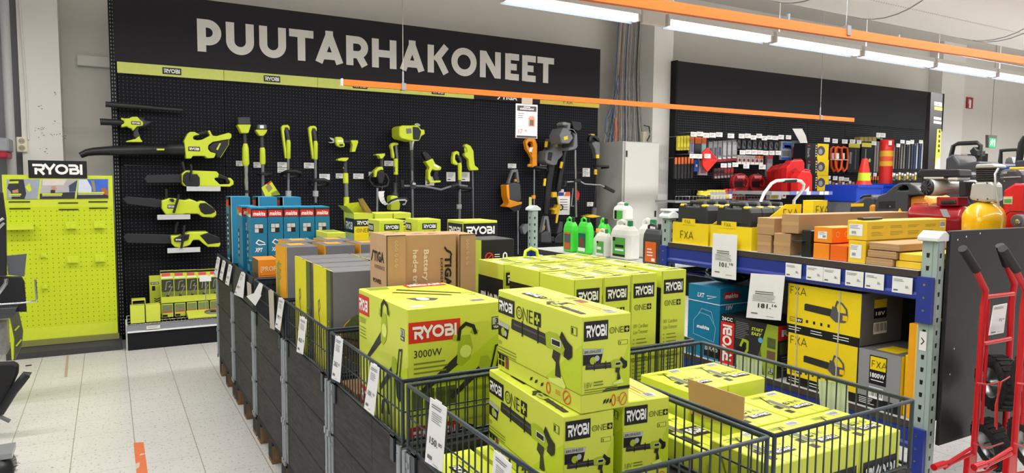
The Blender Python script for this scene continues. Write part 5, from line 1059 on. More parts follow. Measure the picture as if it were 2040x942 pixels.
# right row, first bin: low lime cartons
def low_box(w, d, h, big=True):
    mb, (L, Fr, T) = carton(w, d, h, LIME); g = fr((w, d, h), (-1, 0, 0), (0, -1, 0))
    ryobi(mb, g, w*.1, d*.66, w*.46, ht=d*.13); oneplus(mb, g, w*.12, d*.5, w*.1); barcode(mb, g, w*.12, d*.06, w*.25, d*.12); mb.rect(g, w*.55, d*.3, w*.66, d*.72, GINK, .0008); mb.rect(g, w*.7, d*.55, w*.82, d*.68, INK); mb.rect(g, w*.7, d*.75, w*.82, d*.88, INK); mb.lines(g, w*.5, d*.2, w*.4, 3, d*.03, OLIVE)
    mb.stroke(g, [(w*.6, d*.15), (w*.75, d*.45), (w*.72, d*.6)], .004, INK)
    for x in (.333, .667): mb.rect(T, w*x-.0008, 0, w*x+.0008, d, OLIVE, .0006)
    ryobi(mb, Fr, w*.07, h*.5, w*.86, ht=h*.3, l=.001); oneplus(mb, Fr, w*.12, h*.3, w*.19)
    gl = fr((0, 0, h), (0, 1, 0), (0, 0, -1)); mb.rect(L, d*.0, 0, d, h*.38, INK, .0006); ryobi(mb, L, d*.1, h*.05, d*.85, ht=h*.3, l=.001); ryobi(mb, gl, d*.1, h*.3, d*.4, ht=h*.14); mb.stroke(L, [(d*.2, h*.9), (d*.3, h*.75), (d*.25, h*.6), (d*.4, h*.62)], .006, OLIVE)
    return mb
lb_ = put(low_box(.17, .198, .297), 'low_trimmer_carton', 'lime carton in the first right bin at its near right corner, logo under the rail', 'box', (1.64, 1.06, .552), 0, 'lime cartons in the first right bin')
for x, y, z, lb in ((1.466, 1.06, .552, 'front row middle'), (1.312, 1.06, .552, 'front row left'), (1.635, 1.268, .552, 'second row right, beyond the front corner one'), (1.455, 1.268, .552, 'second row middle, beside the raised cardboard flap')):
    if x == 1.312:
        put(low_box(.15, .198, .297), 'low_trimmer_carton', 'lime carton in the first right bin, front row left, against the basket wires', 'box', (x, y, z), 0, 'lime cartons in the first right bin')
    else: dup(lb_, (x, y, z), 0, 'lime carton in the first right bin, '+lb)
lh = put(low_box(.162, .22, .33), 'low_trimmer_carton', 'taller lime carton in the first right bin, far right corner', 'box', (1.64, 1.5, .552), 0, 'lime cartons in the first right bin')
dup(lh, (1.474, 1.5, .552), 0, 'taller lime carton in the first right bin, left of the far right corner one')
put(low_box(.14, .49, .255), 'low_trimmer_carton', 'long lime carton in the first right bin, its side logo upside down behind the wires', 'box', (1.31, 1.268, .552), 0, 'lime cartons in the first right bin')
P = [onX(1372, 754, 1.452), onX(1484, 791, 1.452), onX(1481, 856, 1.452), onX(1376, 822, 1.452)]; P[2].z = max(P[2].z, .81)
mb = MB(); B = [p+V((-.004, 0, 0)) for p in P]; mb.add(P+B, [(0, 1, 2, 3), (7, 6, 5, 4), (0, 4, 5, 1), (1, 5, 6, 2), (2, 6, 7, 3), (3, 7, 4, 0)], BROWN)
tag(mb.build('cardboard_flap'), 'bare brown cardboard sheet standing up among the lime cartons', 'cardboard')
# pale green cards hung on the aisle side of the right baskets
GC = mat('pale_green_card', 'CDD9C4', .55)
for q, lb in (([(1465, 706), (1518, 717), (1518, 745), (1474, 741)], 'pale green card hung on the far side of the right basket, farther one'), ([(1630, 757), (1689, 764), (1691, 824), (1637, 815)], 'pale green card hung on the far side of the right basket, nearer one')):
    P = [onX(*p, 1.842) for p in q]; P[3].z = P[0].z-.12; P[2].z = P[1].z-.12
    mb = MB(); B = [p+V((.0015, 0, 0)) for p in P]; mb.add(P+B, [(0, 1, 2, 3), (7, 6, 5, 4), (0, 4, 5, 1), (1, 5, 6, 2), (2, 6, 7, 3), (3, 7, 4, 0)], GC); tag(mb.build('hang_card'), lb, 'card')
# ================================================================ blue and grey rack along the aisle
RX = 2.74; RXB = 3.32; YN, YM, YF = 1.5, 2.98, 4.46
POST = mat('post_green_grey', '9FB1AB', .45, var=.03); BEAM = mat('beam_blue', '24368F', .42, var=.05); CAPW = mat('cap_white', 'DDE3E2', .45); BOARD = mat('shelf_board_grey', 'B7B9B8', .6); EDGE = mat('board_edge_dark', '3B332C', .7)
def post(x, y, h, lb, front=True):
    t = thing('rack_post', lb, 'rack post', (x, y, 0), 0, 'grey rack posts'); w_ = .058
    mb = MB().box(x, y, 0, x+.05, y+w_, h, POST)
    fl, ff = fr((x, y+w_, 0), (0, -1, 0), (0, 0, 1)), fr((x, y, 0), (1, 0, 0), (0, 0, 1))
    if front:
        for k in range(int(h/.05)):
            z = .02+k*.05
            for f, a in ((fl, w_*.42), (ff, .024)): mb.poly(f, [(a-.006, z), (a+.004, z), (a+.006, z+.018), (a-.007, z+.018)], INK, .0006)
        mb.rect(fl, w_*.7, 0, w_*.72, h, mat('post_fold', '6F7F7A', .5), .0005); mb.rect(ff, .006, 0, .008, h, mat('post_fold', '6F7F7A', .5), .0005)
    mb.build('upright', t)
    MB().prism([(-.02, 0), (.07, 0), (.07, .016), (.035, .038), (.015, .038), (-.02, .016)], (V((x, y-.012, h)), V((1, 0, 0)), V((0, 0, 1)), V((0, 1, 0))), 0, w_+.024, CAPW).build('end_cap', t, bevel=.003)
    MB().box(x-.01, y-.01, 0, x+.06, y+w_+.01, .006, POST).build('foot_plate', t)
    return t
pN = post(RX, YN, 1.285, 'near grey rack post with white cap beside the red hand trucks'); post(RX, YM, 1.30, 'middle grey rack post between the canisters and the yellow trays'); post(RX, YF, 1.285, 'far grey rack post standing before the orange trimmer')
for y, n in ((YN, 'near'), (YM, 'middle'), (YF, 'far')): post(RXB, y, .96, 'rear grey rack post at the %s end of the rack' % n, False)
# sticker on the near post
f = fr((RX, YN+.058, 0), (0, -1, 0), (0, 0, 1)); mb = MB(); mb.rect(f, .008, .855, .036, .93, PAPER, .0015); mb.stroke(f, [(.016, .905), (.027, .892), (.016, .878)], .004, INK, .002); o = mb.build('post_sticker', pN); o['label'] = 'white sticker with a small arrow'
def shelf(y0, y1, z, lb, tags=(), zt='', group='rack shelves'):
    t = thing('rack_shelf', lb, 'shelf', (RX, (y0+y1)/2, z-.1), 0, group)
    bd = MB().box(RX-.012, y0+.004, z-.027, RXB+.06, y1-.004, z, EDGE); bd.rect(fr((RX-.012, y0+.004, z), (1, 0, 0), (0, 1, 0)), 0, 0, RXB+.072-RX, y1-y0-.008, BOARD); bd.build('board', t)
    for x in (RX-.008, RXB+.01):
        b = MB().prism([(0, 0), (.045, 0), (.045, .085), (0, .085), (0, .03), (-.008, .02), (-.008, .006)], (V((x, y0, z-.113)), V((1, 0, 0)), V((0, 0, 1)), V((0, 1, 0))), 0, y1-y0, BEAM).build('beam', t)
        for yy in (y0-.055, y1-.003):
            p = MB().box(x-.012, yy, z-.2, x+.006, yy+.058, z-.02, BEAM)
            for zz in (.05, .1, .15): p.disc(fr((x-.012, yy+.058, z-.2), (0, -1, 0), (0, 0, 1)), .029, zz, .005, STEEL, .001, 8)
            p.build('beam_connector', t)
    return t
SZ = 1.165
shelf(YN+.058, YM, SZ, 'upper blue rack shelf with six white price tags, holding brown and yellow cartons'); shelf(YN+.058, YM, .565, 'lower blue rack shelf holding the yellow blower cartons'); shelf(YM+.058, YF, 1.005, 'far blue rack shelf holding the green and white canisters')
for (a, c), lb in zip(((375, 530), (583, 748), (752, 920), (972, 1150), (1168, 1355), (1440, 1640)), ('first', 'second', 'third', 'fourth', 'fifth', 'sixth')):
    cr_ = crop(1490, 390, 1900, 2040); X = RX-.018; y0 = onX(*cr_(a, 700), X).y; y1 = onX(*cr_(c, 720), X).y
    mb = MB().box(X-.001, y1, SZ-.095, X+.001, y0, SZ-.03, PAPER); f = fr((X-.001, y0, SZ-.095), (0, -1, 0), (0, 0, 1)); w_ = y0-y1; mb.lines(f, w_*.08, .056, w_*.6, 2, .006, mat('label_print', '8F8F90'), .0025); mb.rect(f, w_*.08, .008, w_*.3, .014, GINK); mb.text(f, '30,-', w_*.66, .022, .011, INK, w_*.2)
    tag(mb.build('shelf_tag'), 'white shelf price tag on the blue beam, %s from the far end' % lb, 'price tag', 'white price tags on the blue beam')
for k, px in enumerate((1075, 1102)):
    q = onX(px, 508, RX-.018); tag(MB().box(q.x-.001, q.y-.045, .915, q.x+.001, q.y+.045, .97, PAPER).build('shelf_tag'), 'white tag on the far shelf beam, %s' % ('nearest its post', 'second from its post')[k], 'price tag')
# end board, and a dark sheet added to stand for shade behind the goods
PANEL = mat('black_end_board', '211F20', .5, var=.1)
tag(MB().box(3.385, YN+.06, .58, 3.392, YM-.005, 1.05, PANEL).build('shade_sheet'), 'dark sheet added for the shade behind the goods of the lower rack shelf', 'panel')
mb = MB().box(RX+.052, YN-.018, .48, RXB+.35, YN-.002, 1.325, PANEL)
for x, z in ((2.84, 1.29), (2.86, .86), (2.84, .76), (2.9, 1.3), (3.0, 1.31)): mb.disc(fr((0, YN-.018, 0), (1, 0, 0), (0, 0, 1)), x, z, .004, WHTP, .001, 8)
tag(mb.build('end_board', bevel=.002), 'black board closing the near end of the rack behind the hand trucks', 'panel')
# hanging price cards
def card(q, X, price, cents, lb):
    P = [onX(*p, X) for p in q]; mb = MB(); nrm = (P[1]-P[0]).cross(P[0]-P[3]).normalized(); B = [p-nrm*.0015 for p in P]
    mb.add(P+B, [(3, 2, 1, 0), (4, 5, 6, 7), (0, 1, 5, 4), (1, 2, 6, 5), (2, 3, 7, 6), (3, 0, 4, 7)], PAPER); f = (P[3]+nrm*.0006, P[1]-P[0], P[0]-P[3], nrm)
    mb.lines(f, .2, .62, .56, 2, .045, GINK, .02, .1); mb.lines(f, .14, .53, .68, 5, .03, GINK, .009, .15); mb.text(f, price, .33, .26, .1, INK, .38, .02); mb.text(f, cents, .74, .31, .055, INK, .14, .015); mb.rect(f, .14, .115, .34, .14, GINK, .001); mb.lines(f, .6, .09, .3, 1, .02, GINK, .008)
    tag(mb.build('price_card'), lb, 'price card')
p4 = lambda x, y: (1330+x*.1911, 380+y*.1911); pr1 = lambda x, y: (1360+x*.3396, 540+y*.3396)
card([p4(472, 440), p4(725, 460), p4(712, 932), p4(457, 892)], RX-.03, '101.', '10', 'white price card 101,10 hanging over the blue beam of the rack')
card([pr1(400, 12), pr1(600, 25), pr1(575, 290), pr1(372, 272)], RX-.03, '181.', '16', 'tilted white price card 181,16 hanging under the blue beam')
# ---------------------------------------------------------------- goods on the upper shelf
CASE = mat('case_black', '2A2B2D', .5)
def tool_case(loc, lb, group, wd=.225, ht=.225, th=.085):
    t = thing('tool_case', lb, 'tool case', loc, 0, group); r = random.random
    f = (V((0, wd, 0)), V((0, -1, 0)), V((0, 0, 1)), V((-1, 0, 0)))
    out = [(0, 0), (wd, 0), (wd, ht*.82), (wd-.012, ht*.93), (wd*.76, ht*.96), (wd*.72, ht*.9), (wd*.28, ht*.9), (wd*.24, ht*.96), (.012, ht*.93), (0, ht*.82)]
    b = MB().prism(out, f, -th, 0, CASE); b.rect(f, .02, ht*.05, wd-.02, ht*.5, BLK, .001); b.rect(f, .015, ht*.56, wd-.015, ht*.575, BLK, .001)
    b.build('shell', t, loc=(0, 0, 0), bevel=.006, seg=2)
    hd = MB().tube([(.04, wd*.74, ht*.9), (.04, wd*.72, ht*1.0), (.04, wd*.28, ht*1.0), (.04, wd*.26, ht*.9)], .012, CASE, 8); hd.build('handle', t, loc=(0, 0, 0))
    for y in (wd*.86, wd*.14):
        MB().box(-.004, y-.017, ht*.89, .03, y+.017, ht*.962, YELP).build('latch', t, loc=(0, 0, 0), bevel=.006)
    return t
def tray(y0, y1, lb, dp=.36, high=False, x0=RX+.008):
    t = thing('display_tray', lb, 'display tray', (x0, (y0+y1)/2, SZ)); h = .118; w_ = y1-y0
    fr_ = MB().box(x0, y0, SZ+.001, x0+.004, y1, SZ+h, YEL); f = fr((x0, y1, SZ), (0, -1, 0), (0, 0, 1)); fxa(fr_, f, w_*.24, .03, .04, mat('fxa_print', '4A3A10', .5)); fr_.build('front_panel', t)
    tb = MB().box(x0-.002, y0+w_*.36, SZ+h-.012, x0+.001, y0+w_*.72, SZ+h+.022, YEL); fxa(tb, fr((x0-.002, y0+w_*.72, SZ+h-.012), (0, -1, 0), (0, 0, 1)), w_*.08, .008, .018, mat('fxa_print', '4A3A10')); tb.build('tab', t)
    zb = SZ+.23
    for y in (y0, y1-.003):
        poly = [(0, 0), (dp, 0), (dp, zb-SZ), (dp-.12, zb-SZ), (.03, h), (0, h)]
        sp = MB().prism(poly, (V((x0+.004, y+.003, SZ+.001)), V((1, 0, 0)), V((0, 0, 1)), V((0, -1, 0))), 0, .003, YEL if y == y0 else BROWN)
        if y == y0: fxa(sp, fr((x0+.004, y, SZ), (1, 0, 0), (0, 0, 1)), dp*.62, .16, .045, mat('fxa_print', '4A3A10'))
        sp.build('side_panel', t)
    MB().box(x0+.004, y0+.003, SZ+.001, x0+dp, y1-.003, SZ+.003, BROWN).build('base', t)
tray(2.692, 2.962, 'yellow cardboard tray holding black tool cases, at the middle post'); tray(2.402, 2.676, 'yellow cardboard tray holding black tool cases, behind the 101,10 card')
for j, (y, n) in enumerate(((2.713, 'far'), (2.425, 'near'))):
    for k in range(4):
        tool_case((RX+.022+k*.086, y, SZ+.004), 'black tool case with yellow latches, %s in the %s yellow tray' % (('frontmost', 'second', 'third', 'fourth')[k], n), 'black tool cases in the yellow trays')
xa, xb, zq = onY(1620, 410, 2.31).x, onY(1648, 410, 2.31).x, onY(1632, 399, 2.31).z
t = thing('display_tray', 'yellow cardboard display end standing farther back behind the second tray', 'display tray', ((xa+xb)/2, 2.34, SZ))
mb = MB().box(xa, 2.31, SZ+.001, xb, 2.37, zq, YEL); fxa(mb, fr((xa, 2.31, zq-.09), (1, 0, 0), (0, 0, 1)), (xb-xa)*.22, .02, .04, mat('fxa_print', '4A3A10')); mb.build('end_panel', t)
def bcarton(loc, w, d, h, lb, m=BROWN, grp=None, deco=None, rz=0, name='brown_carton'):
    mb, F = carton(w, d, h, m)
    if m is BROWN: mb.rect(F[0], 0, h*.42, d, h*.6, mat('packing_tape2', 'BE9868', .35), .0004)
    if deco: deco(mb, F, w, d, h)
    return put(mb, name, lb, 'box', loc, rz, grp)
X1 = RX+.01
bcarton((X1, 2.286, SZ+.001), .22, .082, .086, 'small brown carton at the bottom left of the brown group', grp='brown cartons on the upper rack shelf'); bcarton((X1, 2.272, SZ+.088), .26, .1, .083, 'brown carton on top of the smallest one, left of the long brown carton', grp='brown cartons on the upper rack shelf')
bcarton((X1, 2.176, SZ+.001), .26, .094, .1, 'brown carton under the long brown carton', grp='brown cartons on the upper rack shelf')
bcarton((X1, 2.134, SZ+.105), .86, .095, .09, 'very long brown carton reaching back across the rack', grp='brown cartons on the upper rack shelf')
mb = MB(); mb.box(X1+.01, 2.075, SZ+.001, X1+.14, 2.125, SZ+.125, BLK); mb.box(X1-.02, 2.1, SZ+.07, X1+.02, 2.16, SZ+.078, BLK); tag(mb.build('black_bracket', bevel=.004), 'black folded bracket between the brown and the orange cartons', 'bracket')
def odec(mb, F, w, d, h): 
    mb.rect(F[0], d*.25, h*.25, d*.75, h*.72, PAPER); mb.lines(F[0], d*.3, h*.68, d*.4, 3, h*.07, GINK, h*.02, l=.0014); barcode(mb, F[0], d*.5, h*.3, d*.2, h*.2, .0016)
    for i in (0, 1): mb.stroke(F[1], arc(w*(.2+.3*i), h*.55, .012, 0, 330, 8), .003, mat('print_cream', 'F3DDB4'))
bcarton((X1, 1.962, SZ+.075), .2, .09, .07, 'orange carton with a white label, on top of the orange trio', ORG, 'orange cartons on the upper rack shelf', odec, name='orange_carton')
bcarton((X1, 1.972, SZ+.001), .2, .08, .07, 'orange carton lower left of the orange trio', ORG, 'orange cartons on the upper rack shelf', name='orange_carton'); bcarton((X1, 1.885, SZ+.001), .2, .082, .07, 'shrink-wrapped deep orange carton lower right of the orange trio', mat('orange_deep', 'E8671E', .3), 'orange cartons on the upper rack shelf', name='orange_carton')
GOLD = mat('gold_card', 'EBC22F', .42, var=.04)
def ydec(mb, F, w, d, h):
    mb.rect(F[0], d*.12, h*.22, d*.78, h*.82, PAPER); mb.lines(F[0], d*.16, h*.76, d*.55, 3, h*.07, GINK, h*.02, l=.0014); barcode(mb, F[0], d*.22, h*.28, d*.25, h*.2, .0016)
    for c in range(4): mb.lines(F[1], w*(.05+.22*c), h*.72, w*.16, 2, h*.08, OLIVE, h*.02); mb.lines(F[1], w*(.05+.22*c), h*.42, w*.16, 3, h*.08, OLIVE, h*.02)
    barcode(mb, F[1], w*.91, h*.52, w*.07, h*.34)
x_e = onY(1884, 440, 1.80).x
bcarton((X1, 1.797, SZ+.099), min(.62, x_e-X1), .092, .083, 'long yellow carton with a white label lying on top of the yellow stack', GOLD, None, ydec, name='yellow_carton'); bcarton((X1, 1.8, SZ+.001), .5, .08, .096, 'yellow carton with a white label under the long one', GOLD, None, lambda mb, F, w, d, h: ydec(mb, F, w, d, h), name='yellow_carton')
mb = MB().box(X1+.02, 1.83, SZ+.184, X1+.16, 1.86, SZ+.194, BLK); tag(mb.build('black_strap', bevel=.003), 'black strap lying on the long yellow carton', 'strap')
for k, (y0, y1, z0, h, lb, m) in enumerate(((1.68, 1.797, .001, .03, 'flat brown carton at the bottom of the flat pile', BROWN), (1.667, 1.79, .033, .03, 'flat brown carton second in the flat pile', BROWN), (1.655, 1.785, .066, .03, 'flat brown carton on top of the flat pile', BROWN),
                                          (1.57, 1.675, .001, .028, 'flat yellow carton at the bottom near the post', GOLD), (1.565, 1.662, .031, .03, 'flat yellow carton on the other flat yellow one near the post', GOLD))):
    bcarton((X1+(.012 if m is GOLD else 0), y0, SZ+z0), .42, y1-y0, h, lb, m, 'flat cartons near the post', name='flat_carton')
# ---------------------------------------------------------------- goods on the lower shelf
LZ = .566
def mk_dec(mb, F, w, d, h):
    L, Fr, T = F; mb.rect(T, 0, 0, w, d, LBLUE, .0004); mb.text(L, 'LXT', d*.3, h*.84, h*.06, WHTP, d*.22, .03, .2); mb.stroke(L, [(d*.6, h*.87), (d*.9, h*.88), (d*.62, h*.83)], .004, WHTP); mb.rect(L, 0, h*.77, d, h*.78, WHTP); mb.rect(Fr, 0, h*.77, w, h*.78, WHTP)
    LN_ = mat('print_line_blue', '8CC6E0', .5); mb.stroke(L, [(d*.2, h*.3), (d*.85, h*.25), (d*.9, h*.45), (d*.7, h*.6), (d*.4, h*.62), (d*.2, h*.5)], .003, LN_, closed=True); mb.stroke(L, [(d*.35, h*.6), (d*.45, h*.68), (d*.75, h*.66), (d*.85, h*.5)], .003, LN_); mb.text(L, 'makita', d*.3, h*.4, h*.05, WHTP, d*.4, .04, .2); mb.rect(L, d*.55, h*.03, d, h*.22, INK); mb.text(L, 'BX45', d*.58, h*.12, h*.07, BRUSH, d*.4, .03)
    makita(mb, Fr, w*.08, h*.84, w*.32, h*.1); makita(mb, Fr, w*.6, h*.84, w*.3, h*.1); mb.text(Fr, '18V', w*.12, h*.7, h*.06, WHTP, None, .03, .2); mb.rect(Fr, 0, 0, w, h*.22, INK)
bcarton((RX+.012, 2.597, LZ), .35, .23, .385, 'large teal blue carton at the far end of the lower rack shelf', BLUE, None, mk_dec, name='blue_carton')
mb, (L, Fr, T) = carton(.3, .36, .255, DGCARD, INK); w, d, h = .3, .36, .255
mb.rect(L, 0, 0, d*.25, h*.86, RED); mb.rect(L, 0, h*.86, d*.25, h, INK, .001); mb.text(L, '26CC', d*.02, h*.89, h*.07, WHTP, d*.2, .03)
g = fr((0, d, 0), (0, 0, 1), (0, 1, 0)); gg = (V((0, d-d*.03, h*.04)), V((0, 0, 1)), V((0, 1, 0)), V((-1, 0, 0)))
o_, u_, v_, w_ = V((0, d-d*.215, h*.05)), V((0, 0, h*.78/4.5)), V((0, d*.17, 0)), V((-1, 0, 0))
for q in RY: mb.stroke((o_, u_, v_, w_), q, .23, WHTP, .0016)
mb.stroke((o_, u_, v_, w_), [(2.52+.47*math.cos(t_*.449), .5+.385*math.sin(t_*.449)) for t_ in range(14)], .23, WHTP, .0016, True)
mb.lines(L, d*.28, h*.92, d*.25, 10, h*.035, mat('print_grey_lines', '9B9B9B'), h*.008); LG = mat('lime_fade', '9BB02B', .5); mb.poly(L, [(d*.8, 0), (d, 0), (d, h), (d*.82, h), (d*.72, h*.5)], LG); mb.poly(L, [(d*.6, 0), (d*.8, 0), (d*.72, h*.5)], mat('lime_fade_dark', '58621F', .5), .0006)
mb.rect(L, d*.83, h*.55, d*.97, h*.75, mat('print_photo_green', '4F5B2C'), .0012); mb.rect(L, d*.83, h*.3, d*.97, h*.5, mat('print_photo_brown', '6A5238'), .0012); mb.text(L, 'START', d*.56, h*.82, h*.06, LIME, d*.2, .04, .2, .002); mb.text(L, 'EASY', d*.56, h*.73, h*.06, LIME, d*.18, .04, .2, .002); mb.disc(L, d*.72, h*.66, .014, mat('print_sky', '5FA8D8'), .0022)
mb.stroke(L, [(d*.36, h*.4), (d*.42, h*.58), (d*.5, h*.56), (d*.5, h*.4), (d*.44, h*.3)], .014, DLIME, .0014); mb.stroke(L, [(d*.42, h*.5), (d*.45, h*.28), (d*.6, h*.24), (d*.74, h*.26), (d*.8, h*.32)], .012, INK, .0018); mb.disc(L, d*.36, h*.36, .022, INK, .002)
mb.rect(Fr, 0, h*.72, w, h, RED); mb.text(Fr, 'RYOBI', w*.08, h*.8, h*.12, WHTP, w*.8, .05); mb.rect(Fr, w*.05, h*.45, w*.9, h*.68, mat('print_photo_green', '4F5B2C')); mb.lines(Fr, w*.1, h*.4, w*.7, 6, h*.05, mat('print_grey_lines', '9B9B9B'), h*.015); year_badge(mb, L, d*.86, h*.05, d*.08)
put(mb, 'blower_carton', 'black and red carton with vertical white logo and 26CC on the lower rack shelf', 'box', (RX+.012, 2.226, LZ))
def fx_dec(mb, F, w, d, h):
    L, Fr, T = F; mb.rect(L, 0, h*.17, d, h, YEL); mb.rect(L, 0, 0, d, h*.17, INK); fxa(mb, L, d*.04, h*.79, h*.15, mat('fxa_print', '4A3A10')); mb.lines(L, d*.03, h*.12, d*.2, 2, h*.05, WHTP, h*.014); mb.lines(L, d*.35, h*.12, d*.22, 2, h*.05, WHTP, h*.014); mb.lines(L, d*.66, h*.12, d*.24, 2, h*.05, WHTP, h*.014)
    o, u, v, wn = L; g = (o+u*d*.25+v*h*.42, u*d*.62, v*d*.62, wn)
    mb.poly(g, [(0, .08), (0, .2), (.03, .22), (.6, .2), (.62, .07), (.6, .05)], mat('print_black_tube', '2E2C2A'), .0016); mb.poly(g, [(.58, .04), (.62, .26), (.72, .24), (.74, .16), (.92, .16), (.95, .06), (.9, -.02), (.7, -.04)], mat('print_grey_tool', '55545A', .5), .002); mb.stroke(g, [(.68, .22), (.72, .36), (.82, .34), (.92, .24), (.94, .1)], .035, mat('print_grey_tool', '55545A'), .0024); mb.rect(g, .85, .02, .95, .12, YELP, .003)
    mb.rect(L, d*.04, h*.23, d*.13, h*.32, mat('fxa_print', '4A3A10'), .0012); mb.rect(L, d*.045, h*.24, d*.125, h*.31, YEL, .0016); fxa(mb, L, d*.05, h*.25, h*.045, mat('fxa_print', '4A3A10'), .002); mb.rect(L, d*.135, h*.23, d*.23, h*.32, INK, .0012); mb.text(L, '18V', d*.145, h*.25, h*.05, WHTP, d*.075, .03, 0, .0018)
    for i in range(4): mb.rect(L, d*(.28+.1*i), h*.25, d*(.31+.1*i), h*.31, INK, .0012)
    mb.rect(Fr, w*.3, h*.7, w*.6, h*.86, YEL); mb.rect(Fr, w*.3, h*.5, w*.6, h*.69, INK); mb.text(Fr, '18V', w*.34, h*.56, h*.07, WHTP, w*.22, .03); barcode(mb, Fr, w*.3, h*.2, w*.32, h*.22)
    st = mat('strapping', 'C9C2A0', .3)
    for a in (.13, .72): mb.rect(L, d*a, 0, d*(a+.018), h, st, .003)
bcarton((RX+.012, 1.808, LZ+.243), .3, .37, .228, 'yellow faced grey blower carton, upper of the two stacked on the lower shelf', GCARD, 'yellow faced blower cartons', fx_dec, name='blower_carton'); bcarton((RX+.012, 1.815, LZ), .3, .352, .24, 'yellow faced grey blower carton, lower of the two stacked on the lower shelf', GCARD, 'yellow faced blower cartons', fx_dec, name='blower_carton')
def gr_dec(mb, F, w, d, h):
    L, Fr, T = F; LGc = mat('light_grey_card', '8C8D90', .5); mb.rect(L, 0, h*.18, d, h, LGc, .0004); mb.rect(L, 0, 0, d, h*.18, INK, .0006); mb.rect(L, d*.27, h*.42, d*.68, h*.92, INK); mb.rect(L, d*.29, h*.67, d*.66, h*.9, YEL, .0014); fxa(mb, L, d*.335, h*.72, h*.11, mat('fxa_print', '4A3A10'), .002); mb.text(L, '1800W', d*.3, h*.54, h*.08, WHTP, d*.35, .03, 0, .002); mb.lines(L, d*.32, h*.5, d*.3, 1, h*.03, WHTP, h*.015, 0, .002); barcode(mb, L, d*.28, h*.17, d*.34, h*.2); mb.lines(L, d*.05, h*.15, d*.4, 4, h*.03, WHTP, h*.01); mb.rect(Fr, 0, 0, w, h, YEL); mb.rect(T, w*.1, d*.2, w*.5, d*.7, YEL)
bcarton((RX+.012, 1.624, LZ), .3, .184, .242, 'grey 1800W carton beside the yellow faced ones on the lower shelf', GCARD, None, gr_dec, name='blower_carton')
mb, (L, Fr, T) = carton(.3, .04, .385, mat('amber_card', 'EFA61C', .42), None, mx=mat('amber_card', 'EFA61C')); mb.rect(Fr, 0, 0, .3, .385, DGCARD); mb.rect(L, .03, 0, .036, .385, mat('print_shine', 'F5C96A', .3)); o = put(mb, 'tall_amber_carton', 'tall thin amber carton with dark side leaning at the near end of the lower shelf', 'box', (RX+.012, 1.56, LZ))
mb, (L, Fr, T) = carton(.28, .02, .25, YEL); put(mb, 'thin_yellow_carton', 'thin yellow carton edge between the grey 1800W carton and the amber one', 'box', (RX+.03, 1.6, LZ), 0)
P0 = onX(1395, 545, 2.98); t = thing('black_appliance', 'glossy black rounded appliance on the blue carton under the upper shelf', 'appliance', (P0.x, P0.y, .953))
GLOSS = mat('gloss_black', '0B0B0C', .12); mb = MB().ell((2.95, 2.72, .955+.06), (.14, .12, .06), GLOSS, 18, 10); mb.build('shell', t, bevel=0); MB().tube([(2.85, 2.8, .99), (2.82, 2.72, 1.0), (2.85, 2.64, .99)], .008, GRY).build('rim', t)
# ---------------------------------------------------------------- canisters on the far shelf
def can(pl_, pn, pr_, yb, yt, col, lb, cap, label, z=1.006, X=None, capc=INK, grp=None, name='canister'):
    cB = crop(1040, 380, 1360, 1675); N = onZ(*cB(pn, yb), z) if X is None else onX(*cB(pn, yb), X); x, y = N.x, N.y
    d = onX(*cB(pl_, yb), x).y-y; w = onY(*cB(pr_, yb), y).x-x; h = onX(*cB(pn, yt), x).z-z; d = max(.06, min(.24, d)); w = max(.06, min(.26, w))
    t = thing(name, lb, 'canister', (x+w/2, y+d/2, z), 0, grp); b = MB(); e = min(w, d)*.16
    def ring(i, zz): 
        a = i; return [(x+a+e, y+a, zz), (x+w-a-e, y+a, zz), (x+w-a, y+a+e, zz), (x+w-a, y+d-a-e, zz), (x+w-a-e, y+d-a, zz), (x+a+e, y+d-a, zz), (x+a, y+d-a-e, zz), (x+a, y+a+e, zz)]
    R_ = [ring(.006, z), ring(0, z+.012), ring(0, z+h*.62), ring(min(w, d)*.06, z+h*.74), ring(min(w, d)*.24, z+h*.86)]
    vs = sum(R_, []); fs = [(i*8+j, i*8+(j+1) % 8, (i+1)*8+(j+1) % 8, (i+1)*8+j) for i in range(4) for j in range(8)]
    b.add(vs, fs+[tuple(range(7, -1, -1)), tuple(range(32, 40))], col); b.build('body', t, bevel=.008, seg=2)
    hh = MB().tube([(x+w*.5, y+d*.86, z+h*.68), (x+w*.5, y+d*.84, z+h*.93), (x+w*.5, y+d*.66, z+h*.97), (x+w*.5, y+d*.42, z+h*.93), (x+w*.5, y+d*.4, z+h*.82)], min(w, d)*.13, col, 10); hh.build('handle', t)
    MB().lathe([(.0, z+h*.99), (min(w, d)*.17, z+h*.99), (min(w, d)*.18, z+h*.97), (min(w, d)*.18, z+h*.87), (min(w, d)*.2, z+h*.84)], capc, (x+w*.45, y+d*.22, 0), (0, 0, 1), 14).build('cap', t)
    f = fr((x, y+d, z), (0, -1, 0), (0, 0, 1)); lm_ = MB(); label(lm_, f, d, h*.62)
    if lm_.v: lm_.build('label', t)
    return t
CG = mat('can_green', '4FE04A', .35); CW = mat('can_white', 'EDEDE6', .4); CD = mat('can_dark', '3E3F43', .45); CAPG = mat('cap_green', '0F8A4C', .4)
def lab(bg, strips):
    def fn(mb, f, w, h):
        mb.rect(f, w*.2, h*.12, w*.82, h*.9, bg, .002)
        for a, b, c, e, m in strips: mb.rect(f, w*(.2+.62*a), h*(.12+.78*b), w*(.2+.62*c), h*(.12+.78*e), m, .003)
    return fn
GL_ = mat('label_leaf', '57B04A', .5); OW = mat('label_orange', 'E86A25', .5)
